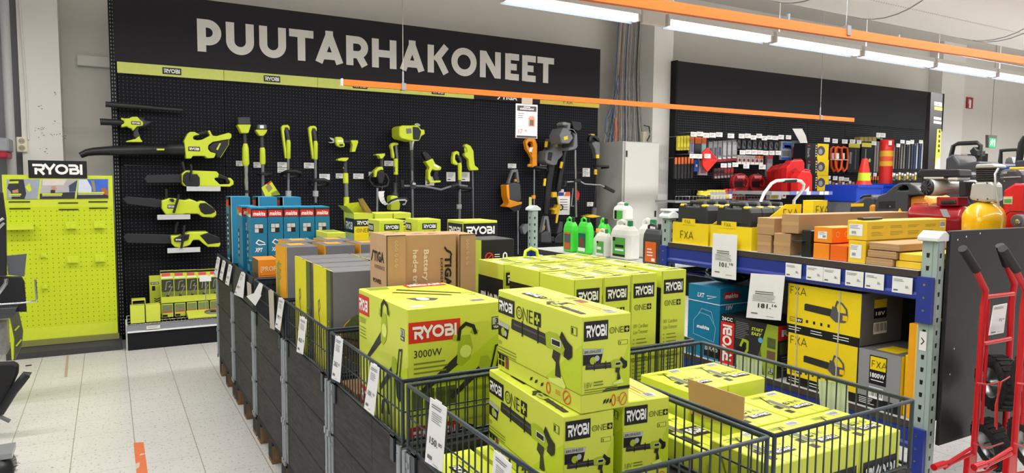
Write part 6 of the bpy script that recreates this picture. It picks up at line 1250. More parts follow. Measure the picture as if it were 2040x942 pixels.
can(420, 520, 590, 645, 272, CG, 'bright green canister with a dark and orange label, leftmost on the far shelf', 1, lab(mat('label_slate', '5B6063', .5), ((0, .02, 1, .4, mat('label_flame', 'C4602C', .6, var=.5, scale=90)), (0, .9, 1, 1, OW))), grp='bright green canisters')
can(563, 680, 752, 668, 275, CG, 'bright green canister with a round saw picture label, second from the left', 1, lab(mat('label_teal', '0E6A57', .5), ((0, 0, 1, .2, WHTP), (.15, .25, .85, .75, mat('label_saw', '7A4B3A', .6, var=.5, scale=90)))), grp='bright green canisters')
can(770, 850, 935, 560, 285, CG, 'bright green canister half hidden behind the white ones', 1, lambda *a: None, X=3.0, grp='bright green canisters')
can(755, 868, 912, 700, 400, CW, 'small white canister with green label and green cap', 1, lab(GL_, ((0, 0, 1, .14, WHTP), (.1, .4, .7, .6, WHTP), (0, .85, .25, 1, INK))), capc=CAPG)
can(905, 1110, 1238, 730, 312, CW, 'big white canister with a large green label in front', 1, lab(GL_, ((0, 0, 1, .12, INK), (.2, .48, .9, .62, INK), (0, .8, .2, 1, INK), (.2, .3, .9, .4, WHTP))), capc=CAPG)
can(1245, 1430, 1500, 790, 345, CD, 'dark grey canister with an orange label next to the middle post', 1, lab(OW, ((.2, .3, .7, .36, WHTP), (.2, .45, .7, .51, WHTP), (.2, .6, .6, .66, WHTP), (.6, .05, .9, .2, WHTP))), capc=INK)
w3 = can(1175, 1330, 1480, 620, 300, CW, 'white canister with green cap behind the dark grey one', 1, lambda *a: None, X=3.02, capc=CAPG)
w4 = can(940, 1060, 1170, 520, 312, CW, 'white canister hidden behind the big white one, carrying another', 1, lambda *a: None, X=3.08, capc=CAPG)
cBB = crop(1040, 380, 1360, 1675); zt = onX(*cBB(1060, 312), 3.08).z
can(938, 1070, 1168, 312, 128, CW, 'white canister standing high on another, topmost on the far shelf', 1, lab(GL_, ((0, 0, .3, 1, INK),)), z=zt, X=3.08, capc=CAPG)
for k, px in enumerate((795, 862)):
    q = onX(*cBB(px, 410), 2.98); t = thing('oil_bottle', 'small white bottle with orange cap behind the small canister, %s' % ('left one', 'right one')[k], 'bottle', (2.98, q.y  , 1.006), 0, 'orange capped bottles')
    MB().lathe([(.03, 1.006), (.032, 1.03), (.032, q.z-.06), (.012, q.z-.03), (.012, q.z-.015)], CW, (2.98, q.y, 0), (0, 0, 1), 14).build('body', t); MB().lathe([(0, q.z+.012), (.016, q.z+.012), (.017, q.z-.016)], ORGP, (2.98, q.y, 0), (0, 0, 1), 12).build('cap', t)
tag(MB().bar((3.3, YM+.06, 1.10), (3.3, YF, 1.10), .02, .03, STEEL).build('back_rail'), 'steel back rail along the rear edge of the far shelf', 'rail')
q = onX(*cBB(1515, 225), RX+.02); tag(MB().box(RX-.01, YM+.0, 1.339, RX+.1, YM+.07, 1.352, WHT).build('paper_stack', bevel=.002), 'white paper stack on the cap of the middle rack post', 'paper')
q = onX(*cBB(98, 130), RX+.02); tag(MB().box(RX+.0, YF+.015, 1.324, RX+.003, YF+.05, 1.385, mat('note_yellow', 'DDE08A', .6)).build('yellow_note'), 'pale yellow note standing on the far rack post cap', 'note')
# ---------------------------------------------------------------- red hand trucks at the near end
cH = crop(1860, 440, 2040, 338); HR = mat('truck_red', 'C4161F', .35); TIRE = mat('tyre_black', '1A1A1B', .75, bump=.4, scale=60)
def wheel(T, x, y, r, lb, ax, Y):
    n_ = '' if 'tyre' not in T.p else '#2'
    c = T.P(x, y, Y); k = r; ax = V(ax).normalized()
    T.mb('tyre'+n_).lathe([(k*.55, -k*.28), (k*.72, -k*.36), (k*.93, -k*.3), (k, -k*.14), (k, k*.14), (k*.93, k*.3), (k*.72, k*.36), (k*.55, k*.28)], TIRE, c, ax, 26)
    e = ax.orthogonal().normalized(); g = ax.cross(e)
    for j in range(26):
        a = 2*math.pi*j/26; dd = e*math.cos(a)+g*math.sin(a); tt = e*-math.sin(a)+g*math.cos(a)
        T.mb('tyre'+n_).bar(c+dd*k*.985+ax*k*.26, c+dd*k*.985-ax*k*.26, k*.12, k*.06, TIRE, up=dd)
    T.mb('rim'+n_).lathe([(0, k*.1), (k*.2, k*.12), (k*.5, k*.05), (k*.56, k*.26)], STEEL, c, ax, 18); T.mb('rim'+n_).lathe([(0, -k*.3), (k*.12, -k*.3), (k*.14, -k*.1), (k*.5, -k*.05), (k*.56, -k*.26)], STEEL, c, ax, 18)
    T.mb('rim'+n_).tube([c-ax*k*.4, c+ax*k*.3], k*.09, CHROME, 8)
def truck(lb, Y, dx, price):
    T = Tool('hand_truck', lb, 'hand truck', lambda x, y: cH(x+dx, y), Y)
    T.tube('frame_tube', [(155, 180), (195, 262), (186, 320), (168, 600), (150, 860), (148, 945)], 11.5, HR, 12); T.tube('frame_tube#2', [(272, 160), (302, 235), (292, 300), (280, 560), (268, 780), (264, 900)], 11, HR, 12, Y=Y+.02)
    T.tube('grip', [(108, 103), (160, 184)], 16, BLK2, 12); T.tube('grip#2', [(248, 92), (274, 166)], 15, BLK2, 12, Y=Y+.02)
    T.tube('crossbar', [(194, 285), (298, 272)], 8, HR, 8); T.tube('crossbar#2', [(185, 460), (286, 440)], 8, HR, 8); T.tube('inner_tube', [(205, 290), (196, 520), (180, 760)], 6, HR, 8, Y=Y+.03)
    wheel(T, 240, 605, .105, '', (.82, -.57, .03), Y+.02); wheel(T, 222, 835, .1, '', (.8, -.55, .28), Y+.04)
    T.tube('red_strap', [(160, 606), (200, 612), (250, 604), (298, 575)], 3, HR, 6, Y=Y-.07); T.tube('red_strap#2', [(245, 600), (238, 680), (236, 780)], 3, mat('strap_red', 'D2352B', .5), 6, Y=Y-.08); T.tube('red_strap#3', [(255, 600), (232, 690), (230, 770)], 3, mat('strap_red', 'D2352B', .5), 6, Y=Y-.08); T.tube('red_strap#4', [(150, 830), (200, 850), (260, 830)], 3, HR, 6, Y=Y-.06)
    T.tube('toe_plate_fold', [(10, 920), (40, 905), (60, 900), (140, 850)], 6, HR, 8, Y=Y-.06); T.tube('toe_plate_fold#2', [(40, 925), (60, 910), (140, 870)], 6, HR, 8, Y=Y-.06); T.tube('axle_stub', [(0, 922), (40, 908)], 12, HR, 10, Y=Y-.06)
    T.pris('side_plate', [(135, 880), (160, 872), (158, 1000), (125, 1000)], .02, HR, bev=.003); T.tube('side_fold', [(160, 945), (200, 938), (262, 900)], 5, HR, 6)
    if price:
        T.pris('price_sheet', [(226, 318), (276, 308), (262, 418), (208, 428)], .003, PAPER, Y=Y-.03, bev=0)
    t = T.done(); return t, T
t, T = truck('red hand truck folded flat with two black tyres, priced 75,90', 1.33, 0, True)
q = [T.P(x, y, 1.296) for x, y in ((208, 428), (262, 418), (276, 308))]; f = (q[0], q[1]-q[0], q[2]-q[1], V((0, -1, 0))); mb = MB(); mb.text(f, '75', .52, .42, .1, INK, .2, .01); mb.text(f, '90', .76, .46, .06, INK, .12, .01); mb.lines(f, .1, .92, .7, 2, .04, GINK, .014); mb.rect(f, .1, .06, .4, .1, GINK); mb.lines(f, .5, .08, .4, 1, .03, GINK, .01)
o = mb.build('price_print', t)
truck('second red hand truck cut by the right picture edge', 1.12, 150, False)
# ================================================================ goods hung on the right pegboard wall
cJ = crop(1320, 200, 1680, 1541); cK = crop(1480, 250, 1880, 2040); GY = 6.98
def hung(name, cf, box, lb, cat, grp, paint, Y=GY, dp=.03, body=WHTP, hook=True, outline=None):
    "one hung article: a thin bodied pack with its print, carried by a peg from the board"
    x0, y0, x1, y1 = box; a, b_ = onY(*cf(x0, y1), Y), onY(*cf(x1, y0), Y); w_, h_ = b_.x-a.x, b_.z-a.z; mb = MB(); f = fr((a.x, Y, a.z), (1, 0, 0), (0, 0, 1))
    if outline: mb.prism([(p*w_, q*h_) for p, q in outline], f, -dp, 0, body)
    else: mb.box(a.x, Y, a.z, b_.x, Y+dp, b_.z, body)
    def R(p, q, r, s_, m, l=.002): mb.rect(f, p*w_, q*h_, r*w_, s_*h_, m, l)
    if paint: paint(mb, f, w_, h_, R)
    if hook: mb.tube([(a.x+w_*.5, Y-.01, a.z+h_*.985), (a.x+w_*.5, G2Y-.002, a.z+h_*.985)], .003, STEEL, 4)
    return tag(mb.build(name), lb, cat, grp)
def floor_to(T, z, tol=.06):
    allv = [v for m_, b_ in T.p.values() for v in m_.v]; lo = min(v[2] for v in allv)
    for m_, b_ in T.p.values(): m_.v = [(x, y, z+.001 if (zz < z or zz < lo+tol) else zz) for x, y, zz in m_.v]
def mm(n, h, r=.5, **k): return mat(n, h, r, **k)
CLR = mm('clear_pack', '8E8F92', .25, var=.35, scale=25); DKP = mm('dark_pack', '2C2C2F', .35, var=.3, scale=25); ORR = mm('hang_orange', 'E06A28'); RDD = mm('hang_red', 'B5222A'); YLH = mm('hang_yellow', 'D8C92A'); BLH = mm('hang_blue', '2B55A8'); GRH = mm('hang_grey', '9B9DA0')
# price tags on their holders
T1 = [(240, 270, 292, 308), (294, 268, 347, 304), (347, 278, 398, 316), (400, 277, 455, 315), (457, 273, 512, 310), (555, 283, 612, 320), (650, 286, 700, 322), (703, 284, 752, 320), (752, 298, 800, 333), (800, 285, 848, 320), (846, 304, 892, 338), (893, 300, 939, 332), (940, 304, 987, 336), (988, 295, 1036, 330), (1052, 298, 1097, 330),
      (230, 456, 283, 492), (284, 458, 338, 494), (357, 456, 411, 492), (658, 425, 708, 460), (710, 422, 758, 458), (760, 422, 809, 460), (811, 426, 857, 460), (858, 430, 905, 465), (910, 430, 957, 465), (963, 430, 1012, 465), (497, 537, 548, 572), (556, 535, 585, 570), (595, 530, 646, 566), (689, 545, 740, 580), (822, 548, 880, 586), (1375, 320, 1425, 355), (1450, 330, 1495, 362)]
T2 = [(825, 125, 885, 165), (910, 138, 965, 178), (1008, 143, 1065, 182), (1087, 143, 1143, 180), (1158, 150, 1205, 185), (1308, 162, 1358, 198), (1355, 75, 1402, 118), (1404, 78, 1450, 120), (1600, 148, 1645, 180), (1658, 155, 1699, 190), (1701, 148, 1740, 185), (1790, 150, 1830, 180), (1560, 185, 1600, 218), (860, 510, 892, 545), (915, 515, 962, 555), (975, 520, 1027, 560), (1029, 530, 1080, 565), (1325, 480, 1360, 515), (1284, 478, 1305, 510), (1500, 480, 1530, 520)]
for cf, L_, wh in ((cJ, T1[:15], 'top row of the right pegboard wall, left half'), (cJ, T1[15:], 'lower rows of the right pegboard wall, left half'), (cK, T2, 'right half of the right pegboard wall')):
    for k, b_ in enumerate(L_):
        if b_ in T1[30:]: continue
        hung('price_tag', cf, b_, 'white hook price tag in the '+wh, 'price tag', 'white price tags, '+wh, lambda mb, f, w_, h_, R: (R(.1, .55, .7, .65, GRH), R(.1, .3, .5, .4, GRH)), GY-.16, .003, WHT)
def two(a, b, s=.5): return lambda mb, f, w_, h_, R: (R(0, s, 1, 1, a), R(.1, .08, .9, s-.08, b))
for k in range(4): hung('yellow_pack', cJ, (128+k*26, 304-k*1.5, 150+k*26+(0 if k < 3 else 2), 425-k), 'yellow card pack at the top left of the right pegboard wall', 'hang pack', 'yellow packs top left', two(YLH, mm('hang_yellow_dark', 'A89A1E'), .3), body=YLH)
hung('orange_pack', cJ, (232, 312, 270, 450), 'narrow orange topped pack right of the yellow ones', 'hang pack', None, two(ORR, mm('hang_violet', '6E6A92'), .72), body=GRH); hung('orange_pack', cJ, (273, 314, 330, 448), 'orange topped pack with dark lower half, middle of three', 'hang pack', None, two(ORR, DKP, .6), body=DKP); hung('orange_pack', cJ, (332, 316, 374, 446), 'orange topped pack with a pale green card, right of three', 'hang pack', None, two(ORR, mm('hang_mint', '7FB5A5'), .6), body=GRH)
T = Tool('warning_triangle', 'bright red folded warning triangle case hanging between the packs', 'warning triangle', cJ, GY-.09); T.pris('case', [(340, 450), (388, 400), (475, 505), (385, 612), (345, 560)], .03, mm('signal_red', 'EE2A1C', .4)); T.flat('case', [(395, 420), (465, 505), (420, 500)], mm('signal_red2', 'C41D14'), .03); T.tube('hook', [(388, 410, GY-.09), (388, 405, G2Y-.012)], 3, STEEL, 5); T.done()
for k in range(6): hung('glove_pack', cJ, (100+k*28, 486-k*.8, 124+k*28, 668-k), 'pair of dark work gloves under an orange header card', 'gloves', 'work gloves with orange headers', two(ORR, BLK, .68), body=BLK, dp=.025)
hung('blue_pack', cJ, (270, 505, 308, 606), 'narrow blue pack hung right of the gloves', 'hang pack', None, lambda mb, f, w_, h_, R: R(.3, .4, .7, .6, WHTP), body=BLH)
hung('reflector_pack', cJ, (310, 492, 386, 636), 'grey pack showing a dull red triangle', 'hang pack', None, lambda mb, f, w_, h_, R: (mb.poly(f, [(w_*.15, h_*.1), (w_*.85, h_*.1), (w_*.5, h_*.75)], mm('dull_red', '8E5A66'), .002), R(0, .85, 1, 1, DKP)), body=mm('mauve_pack', 'A79CA6'))
for k in range(6): hung('clear_bag', cJ, (390+k*40, 352-k*3, 428+k*40+(0 if k < 5 else 10), 530-k*3), 'clear bag of straps with a red and white foot, in the front cluster', 'bag', 'clear bags of straps', lambda mb, f, w_, h_, R: (R(0, 0, 1, .12, RDD), R(.1, .14, .9, .2, WHTP), R(.2, .3, .8, .7, mm('strap_dark', '4B4A66')) if k < 3 else R(.1, .3, .9, .9, mm('clear_shine', 'B9BABC', .15, var=.3))), body=CLR, dp=.035)
for k in range(8): hung('tie_pack', cJ, (628+k*46, 334+k*3, 668+k*46, 412+k*2), 'small dark coiled strap pack in the top middle row', 'hang pack', 'dark strap packs', lambda mb, f, w_, h_, R: (mb.stroke(f, [(w_*.5+w_*.3*math.cos(i*.6), h_*.5+h_*.35*math.sin(i*.6)) for i in range(10)], .02, GRY, .003)), body=DKP)
hung('blue_bag', cJ, (1006, 352, 1104, 506), 'clear bag with a blue and white label', 'bag', None, lambda mb, f, w_, h_, R: (R(.15, .6, .98, .95, BLH), R(.3, .66, .9, .8, WHTP), R(.05, .0, .9, .14, BLH), R(.1, .2, .8, .5, GRY)), body=GRH)
hung('red_pack', cJ, (1108, 348, 1200, 482), 'red pack with a white oval, top right of the fuel cans', 'hang pack', None, lambda mb, f, w_, h_, R: (R(0, 0, 1, .62, RDD), R(.4, .25, .85, .48, WHTP), R(0, .62, 1, 1, GRH)), body=GRH)
T = Tool('tilted_card', 'white card tilted over the top row of hooks', 'card', cJ, GY-.1); T.pris('card', [(1108, 240), (1190, 240), (1222, 300), (1140, 300)], .004, WHT, bev=0); T.pris('card', [(1140, 300), (1222, 300), (1238, 372), (1180, 372)], .004, WHT, bev=0); T.tube('hook', [(1180, 300, GY-.1), (1180, 298, G2Y-.012)], 3, STEEL, 5); T.done()
for k in range(6): hung('lamp_pack', cJ, (640+k*37, 466+k*1.5, 674+k*37, 542+k*1.5), 'small orange and white pack with a red disc', 'hang pack', 'small orange and white packs', lambda mb, f, w_, h_, R: (R(.0, .7, 1, 1, ORR if k > 3 else BRUSH), mb.disc(f, w_*.5, h_*.45, w_*.3, RDD, .003, 10)), body=WHTP)
hung('rope_bag', cJ, (886, 472, 940, 652), 'narrow clear bag with a red bottom beside the fuel cans', 'bag', None, lambda mb, f, w_, h_, R: (R(.15, .05, .85, .35, RDD), R(0, .85, 1, 1, RDD)), body=CLR)
for k in range(6): hung('fuse_pack', cJ, (440+k*28, 580-k*3, 466+k*28, 668-k*2), 'red and dark hang pack in the lower left cluster', 'hang pack', 'red and dark packs', lambda mb, f, w_, h_, R: (R(.05, .5, .95, .8, RDD if k > 2 else DKP), R(.1, .05, .9, .25, GRH)), body=mm('maroon_pack', '6B3A3E'))
for k, (x0, x1) in enumerate(((597, 742), (746, 881))):
    T = Tool('cable_kit', 'round red jump cable kit, %s of the two' % ('left', 'right')[k], 'cable kit', cJ, GY-.06, 'round red cable kits'); cx = (x0+x1)/2; r = (x1-x0)/2; O_ = lambda q, s=1: [(cx+r*s*math.cos(i*math.pi/12), q+r*1.2*s*math.sin(i*math.pi/12)) for i in range(24)]
    T.pris('case', O_(706), .06, mm('kit_red', 'B3262C', .35)); T.flat('case', O_(690, .8), mm('kit_red_dark', '7A1A20'), .06); T.flat('case', [(cx-r*.75, 690), (cx+r*.2, 690), (cx+r*.2, 740), (cx-r*.75, 740)], BLK, .063); T.flat('case', [(cx-r*.5, 640), (cx+r*.5, 640), (cx+r*.4, 665), (cx-r*.4, 665)], mm('kit_pink', 'D98A8A'), .063)
    T.tube('cable', [(cx+r*.2, 680), (cx+r*.5, 660), (cx+r*.8, 690), (cx+r*.6, 740), (cx+r*.3, 720)], 7, RED, 6, Y=GY-.1); T.tube('hook', [(cx, 625, GY-.06), (cx, 622, G2Y-.012)], 4, STEEL, 5); T.done()
# shelf edge below them and the shelf that carries cans
a = onY(*cJ(1090, 805), GY-.87); b_ = onY(*cJ(1450, 775), GY-.87); q0 = onY(*cJ(930, 790), GY-.86)
t = thing('wall_shelf', 'wall shelf with a blue price edge under the fuel cans and headlamp cartons', 'shelf', (a.x, GY-.87, a.z)); sh = MB().box(q0.x, GY-.86, a.z+.0, b_.x, G2Y-.001, b_.z-.004, GRH); sh.build('board', t); e = MB().box(a.x, GY-.87, a.z, b_.x, GY-.8605, b_.z, mm('edge_lavender', '6F79C4')); f = fr((a.x, GY-.87, a.z), (1, 0, 0), (0, 0, 1)); h_ = b_.z-a.z; w_ = b_.x-a.x
for k in (.14, .37, .68, .8): e.rect(f, w_*k, 0, w_*(k+.1), h_, WHTP, .001)
e.build('price_edge', t)
FZ = b_.z-.003
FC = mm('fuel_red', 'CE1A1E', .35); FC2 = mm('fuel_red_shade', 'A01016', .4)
for k in range(5):
    T = Tool('fuel_can', 'red metal fuel can in the row, %s from the right' % ('first', 'second', 'third', 'fourth', 'fifth')[k], 'fuel can', cJ, GY-.62+k*.12, 'red fuel cans in a row'); dx = -k*34 if k else 0; dy = k*8
    if k == 0: out = [(1060, 770), (1060, 570), (1085, 545), (1100, 512), (1195, 508), (1212, 530), (1212, 770)]
    else: out = [(1060+dx, 770), (1060+dx, 570+dy), (1085+dx, 545+dy), (1105+dx, 520+dy), (1106+dx+20, 770)]
    T.pris('body', out, .1 if k == 0 else .08, FC, bev=.01)
    if k == 0:
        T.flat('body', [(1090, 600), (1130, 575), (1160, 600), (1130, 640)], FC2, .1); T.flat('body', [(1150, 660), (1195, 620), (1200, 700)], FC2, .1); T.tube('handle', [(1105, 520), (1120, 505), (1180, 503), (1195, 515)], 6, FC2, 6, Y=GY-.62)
    T.tube('spout', [(1080+dx, 548+dy), (1096+dx, 535+dy)], 9, FC2, 6); floor_to(T, FZ); T.done()
T = Tool('fuel_can', 'smaller red plastic fuel can standing in front of the row', 'fuel can', cJ, GY-.79); T.pris('body', [(1155, 770), (1155, 650), (1180, 620), (1190, 600), (1262, 605), (1278, 640), (1278, 770)], .12, mm('fuel_red2', 'D8221F', .3), bev=.012); T.tube('handle', [(1190, 605), (1215, 590), (1255, 600)], 8, FC, 8); T.flat('body', [(1205, 735), (1250, 730), (1250, 748), (1205, 752)], WHTP, .12); floor_to(T, FZ); T.done()
for k, (y0, y1) in enumerate(((372, 503), (506, 640), (643, 772))):
    n = ('top', 'middle', 'bottom')[k]; x0 = 1216 if k == 0 else 1218
    a, b_ = onY(*cJ(1300, y1), GY-.3), onY(*cJ(1418, y0), GY-.3); mb = MB(); mb.box(a.x, GY-.3, a.z+.001, b_.x, GY-.1, b_.z, YEL if 0 else mm('headlamp_yellow', 'EFCF1D', .4)); f = fr((a.x, GY-.3, a.z), (1, 0, 0), (0, 0, 1)); w_, h_ = b_.x-a.x, b_.z-a.z
    mb.rect(f, 0, 0, w_*.14, h_, BLK, .001); mb.disc(f, w_*.42, h_*.55, w_*.3, mm('lamp_dark', '4E4A58'), .002, 16, h_*.3); mb.disc(f, w_*.38, h_*.5, w_*.16, GRH, .003, 12, h_*.18); mb.lines(f, w_*.02, h_*.9, w_*.08, 5, h_*.16, WHTP, h_*.08)
    c0 = onY(*cJ(x0, y1), GY-.3); mb.box(c0.x, GY-.299, a.z+.001, a.x-.0005, GY-.1, b_.z, BLK); g = fr((c0.x, GY-.299, a.z), (1, 0, 0), (0, 0, 1)); gw = a.x-c0.x
    if k < 2: mb.text(fr((c0.x+gw*.2, GY-.299, a.z+h_*.9), (0, 0, -1), (1, 0, 0)), 'Stark', h_*.2, 0, gw*.26, GRH, h_*.6, .01); mb.rect(g, gw*.22, h_*.8, gw*.42, h_*.88, RDD, .002)
    tag(mb.build('headlamp_carton'), 'black and yellow headlamp carton, %s of the three stacked' % n, 'box', 'headlamp cartons')
# small goods low on the left of the wall: a wire shelf with bottles
a = onY(*cJ(95, 858), GY-.25); b_ = onY(*cJ(900, 858), GY-.25)
t = thing('wire_shelf', 'wire shelf low on the right pegboard wall carrying spray cans and bottles', 'shelf', (a.x, GY, a.z-.02)); MB().box(a.x, GY-.28, a.z-.02, b_.x, G2Y-.001, a.z, GRH).build('deck', t); mb = MB()
for k in range(30): mb.tube([(a.x+k*.06, GY-.28, a.z), (a.x+k*.06, GY-.28, a.z+.06)], .002, CHROME, 4)
mb.tube([(a.x, GY-.28, a.z+.06), (a.x+1.75, GY-.28, a.z+.06)], .003, CHROME, 4); mb.build('wire_front', t); zs = a.z
def bottle(px, top, r, cols, lb, grp, cf=cJ, Y=GY-.18, z=None):
    q = onY(*cf(px, top), Y); z = zs if z is None else z; h_ = q.z-z; t = thing('spray_can', lb, 'bottle', (q.x, Y, z), 0, grp)
    MB().lathe([(0, z+.001), (r, z+.001), (r, z+h_*.75), (r*.5, z+h_*.86)], cols[0], (q.x, Y, 0), (0, 0, 1), 12).build('body', t); MB().lathe([(0, z+h_), (r*.8, z+h_), (r*.8, z+h_*.8)], cols[1], (q.x, Y, 0), (0, 0, 1), 12).build('cap', t)
    mb = MB().lathe([(r*1.02, z+h_*.15), (r*1.02, z+h_*.55)], cols[2], (q.x, Y, 0), (0, 0, 1), 12); mb.build('label', t)
for k in range(5): bottle(400+k*28, 762, .045, (GRH, YLH, mm('label_pale', 'C9C6B0')), 'bottle with a yellow cap on the wire shelf', 'yellow capped bottles')
for k in range(3): bottle(325+k*26, 770+(k % 2)*8, .05, (YLH, YLH, BLK), 'yellow and black bottle at the left of the wire shelf', 'yellow and black bottles')
for k in range(3): bottle(540+k*32, 752, .035, ((RDD, BLH, YLH)[k], RDD, (YLH, WHTP, RDD)[k]), ('red', 'blue', 'yellow')[k]+' spray can with a red cap on the wire shelf', None)
for k in range(4): bottle(615+k*24, 790, .03, (GRH, WHTP if k % 2 else BLK, RDD), 'short grey can with red label on the wire shelf', 'short grey cans')
for k in range(4): hung('wiper_blade', cJ, (225+k*32, 765, 240+k*32, 835), 'thin dark tool hung over the left end of the wire shelf', 'tool', 'thin dark tools', lambda mb, f, w_, h_, R: R(.3, 0, .6, .3, YLH), body=BLK)
hung('red_strip', cJ, (690, 832, 880, 850), 'long red carton strip at the right end of the wire shelf', 'box', None, lambda mb, f, w_, h_, R: R(.2, .2, .8, .6, WHTP), Y=GY-.2, hook=False, body=RDD)
hung('sack_pack', cJ, (912, 760, 1015, 845), 'white and red bagged cloth behind the white trolley handle', 'bag', None, lambda mb, f, w_, h_, R: (R(0, .6, .5, .95, RDD), R(.1, .1, .7, .4, YLH)), body=WHTP, dp=.06); hung('tube_pack', cJ, (1020, 748, 1055, 835), 'white tube pack with red print behind the white trolley handle', 'hang pack', None, lambda mb, f, w_, h_, R: R(.2, .2, .8, .6, RDD), body=WHTP)
# orange extension cables
for k, x in enumerate((0, 58, -45)):
    T = Tool('extension_cable', 'coiled orange extension cable, %s of the three loops' % ('middle', 'right', 'left')[k], 'cable', cK, GY-.2+k*.07, 'orange extension cables')
    for s_ in range(3): T.tube('coil', [(960+x+s_*7, 215+s_*5), (1000+x-s_*3, 230), (1010+x-s_*4, 330), (995+x, 440-s_*8), (965+x+s_*4, 470-s_*5), (940+x+s_*4, 420), (932+x+s_*5, 300), (940+x+s_*4, 235)], 10, mm('cable_orange', 'E4561C', .4), 6, closed=True, Y=T.Y+s_*.012)
    T.tube('tie', [(930+x, 345), (1010+x, 350)], 4, WHTP, 5, Y=T.Y-.02); T.pris('plug', [(955+x, 280), (978+x, 280), (978+x, 340), (955+x, 340)], .05, WHTP); T.tube('hook', [(975+x, 220, T.Y), (975+x, 218, G2Y-.012)], 4, STEEL, 5); T.done()
hung('black_bag', cK, (1062, 186, 1190, 475), 'black plastic sack pack under a yellow header, left half', 'bag', 'black sack packs', lambda mb, f, w_, h_, R: (R(0, .86, 1, 1, YLH), R(.1, .3, .3, .7, GRY), R(.6, .1, .7, .8, CHAR)), body=mm('black_film', '1D1D1F', .15, var=.4, scale=20), dp=.06); hung('black_bag', cK, (1194, 180, 1330, 480), 'black plastic sack pack under a yellow header, right half with a pale round spot', 'bag', 'black sack packs', lambda mb, f, w_, h_, R: (R(0, .86, .8, 1, YLH), mb.disc(f, w_*.7, h_*.42, w_*.1, mm('spot', 'B9BC6A'), .003), R(.3, .2, .4, .8, GRY)), body=mm('black_film', '1D1D1F', .15), dp=.06)
# pegged rods and strips in the right half
HC = [GRH, mm('rod_brown', '6B4A3A'), CHROME, mm('rod_pale', 'B8A88A'), GRH, CHAR, GRH, CHROME]
for k in range(9): hung('long_strip', cK, (1345+k*7 if k < 8 else 1402, 130, 1351+k*7 if k < 8 else 1408, 470), 'long thin strip hanging left of the red marker post', 'strip', 'thin strips left of the marker post', None, body=HC[k % 8], dp=.015)
for k in range(12): hung('long_strip', cK, (1528+k*26, 195-k*2, 1546+k*26, 438), 'long pale strip hanging right of the red marker post', 'strip', 'pale strips right of the marker post', lambda mb, f, w_, h_, R: R(0, .9, 1, 1, mm('strip_khaki', 'A8A06A') if k % 3 else BLH), body=HC[k % 8] if k < 8 else (BLH, WHTP)[k % 2], dp=.015)
for k in range(5): hung('brush_bar', cK, (1190+k*42, 118, 1228+k*42, 160), 'yellowish brush bar lying along the top hooks', 'brush', 'yellowish brush bars', None, body=mm('bristle', 'A79A55', .8, var=.3), dp=.1)
for k in range(10): hung('small_pack', cK, (1500+k*27, 475+(k % 3)*8, 1522+k*27, 545+(k % 2)*10), 'small hardware pack under the pale strips', 'hang pack', 'small hardware packs', lambda mb, f, w_, h_, R: (R(.1, .1, .9, .5, (YLH, BLK, GRY)[k % 3]), R(0, .7, 1, 1, WHTP)), body=mm('kraft_pack', '9A8A62'))
for k in range(8): hung('clip_pack', cK, (868+k*34, 560+(k % 3)*12, 896+k*34, 680-(k % 2)*25), 'small hook pack in the lower middle cluster', 'hang pack', 'small hook packs', lambda mb, f, w_, h_, R: (R(.2, .1, .8, .6, (GRY, BLK, ORR, BROWN)[k % 4]), R(0, .75, 1, 1, (WHTP, ORR)[k % 2])), body=mm('pack_taupe', '75706A'))
for k in range(5): hung('chisel', cK, (1290+k*24, 515, 1308+k*24, 590), 'orange and dark tool row behind the traffic cone', 'tool', 'orange and dark tools', two(ORR, DKP, .5), body=DKP)
# low shelf with cans and an orange box, far right
a = onY(*cK(865, 835), GY-.3); b_ = onY(*cK(1200, 835), GY-.3); t = thing('wire_shelf', 'wire shelf of small cans left of the yellow striped machine', 'shelf', (a.x, GY-.3, a.z-.02)); MB().box(a.x, GY-.3, a.z-.02, b_.x, G2Y-.001, a.z, GRH).build('deck', t); MB().tube([(a.x, GY-.305, a.z+.05), (b_.x, GY-.305, a.z+.05)], .004, CHROME, 4).build('wire_front', t)
for k in range(6): bottle(880+k*34, 735, .05, (GRH, (WHTP, BLK)[k % 2], (BLK, ORR, GRY)[k % 3]), 'grey can on the right wire shelf', 'grey cans on the right wire shelf', cK, GY-.2, a.z)
# ---------------------------------------------------------------- free standing things between the rack and the wall
T = Tool('hand_trolley', 'white tubular trolley handle with black grip rising behind the tool cases', 'trolley', cK, 5.2); T.tube('handle_tube', [(120, 1900), (185, 760), (215, 690), (290, 590), (340, 562), (420, 555), (530, 555), (590, 565), (620, 600), (610, 650), (520, 760), (440, 1900)], 16, mm('trolley_white', 'ECECE9', .3), 12); T.tube('grip', [(415, 565), (535, 560)], 20, BLK2, 12); T.mb('toe_plate').box(T.P(120, 1900).x-.05, 5.0, 0, T.P(440, 1900).x+.05, 5.3, .02, GRY); 
for n_, p_ in T.p.items():
    p_[0].v = [(x, y, max(z, .0)) for x, y, z in p_[0].v]
T.done()
def on_floor(px, y): return None
q = onY(*cK(1227, 600), 6.0); qt = onY(*cK(1235, 335), 6.0); t = thing('traffic_cone', 'red traffic cone with a yellow band standing in the blue crates', 'traffic cone', (q.x, 6.0, q.z)); r0 = .5*(onY(*cK(1290, 600), 6.0).x-onY(*cK(1170, 600), 6.0).x)*.8; h_ = qt.z-q.z
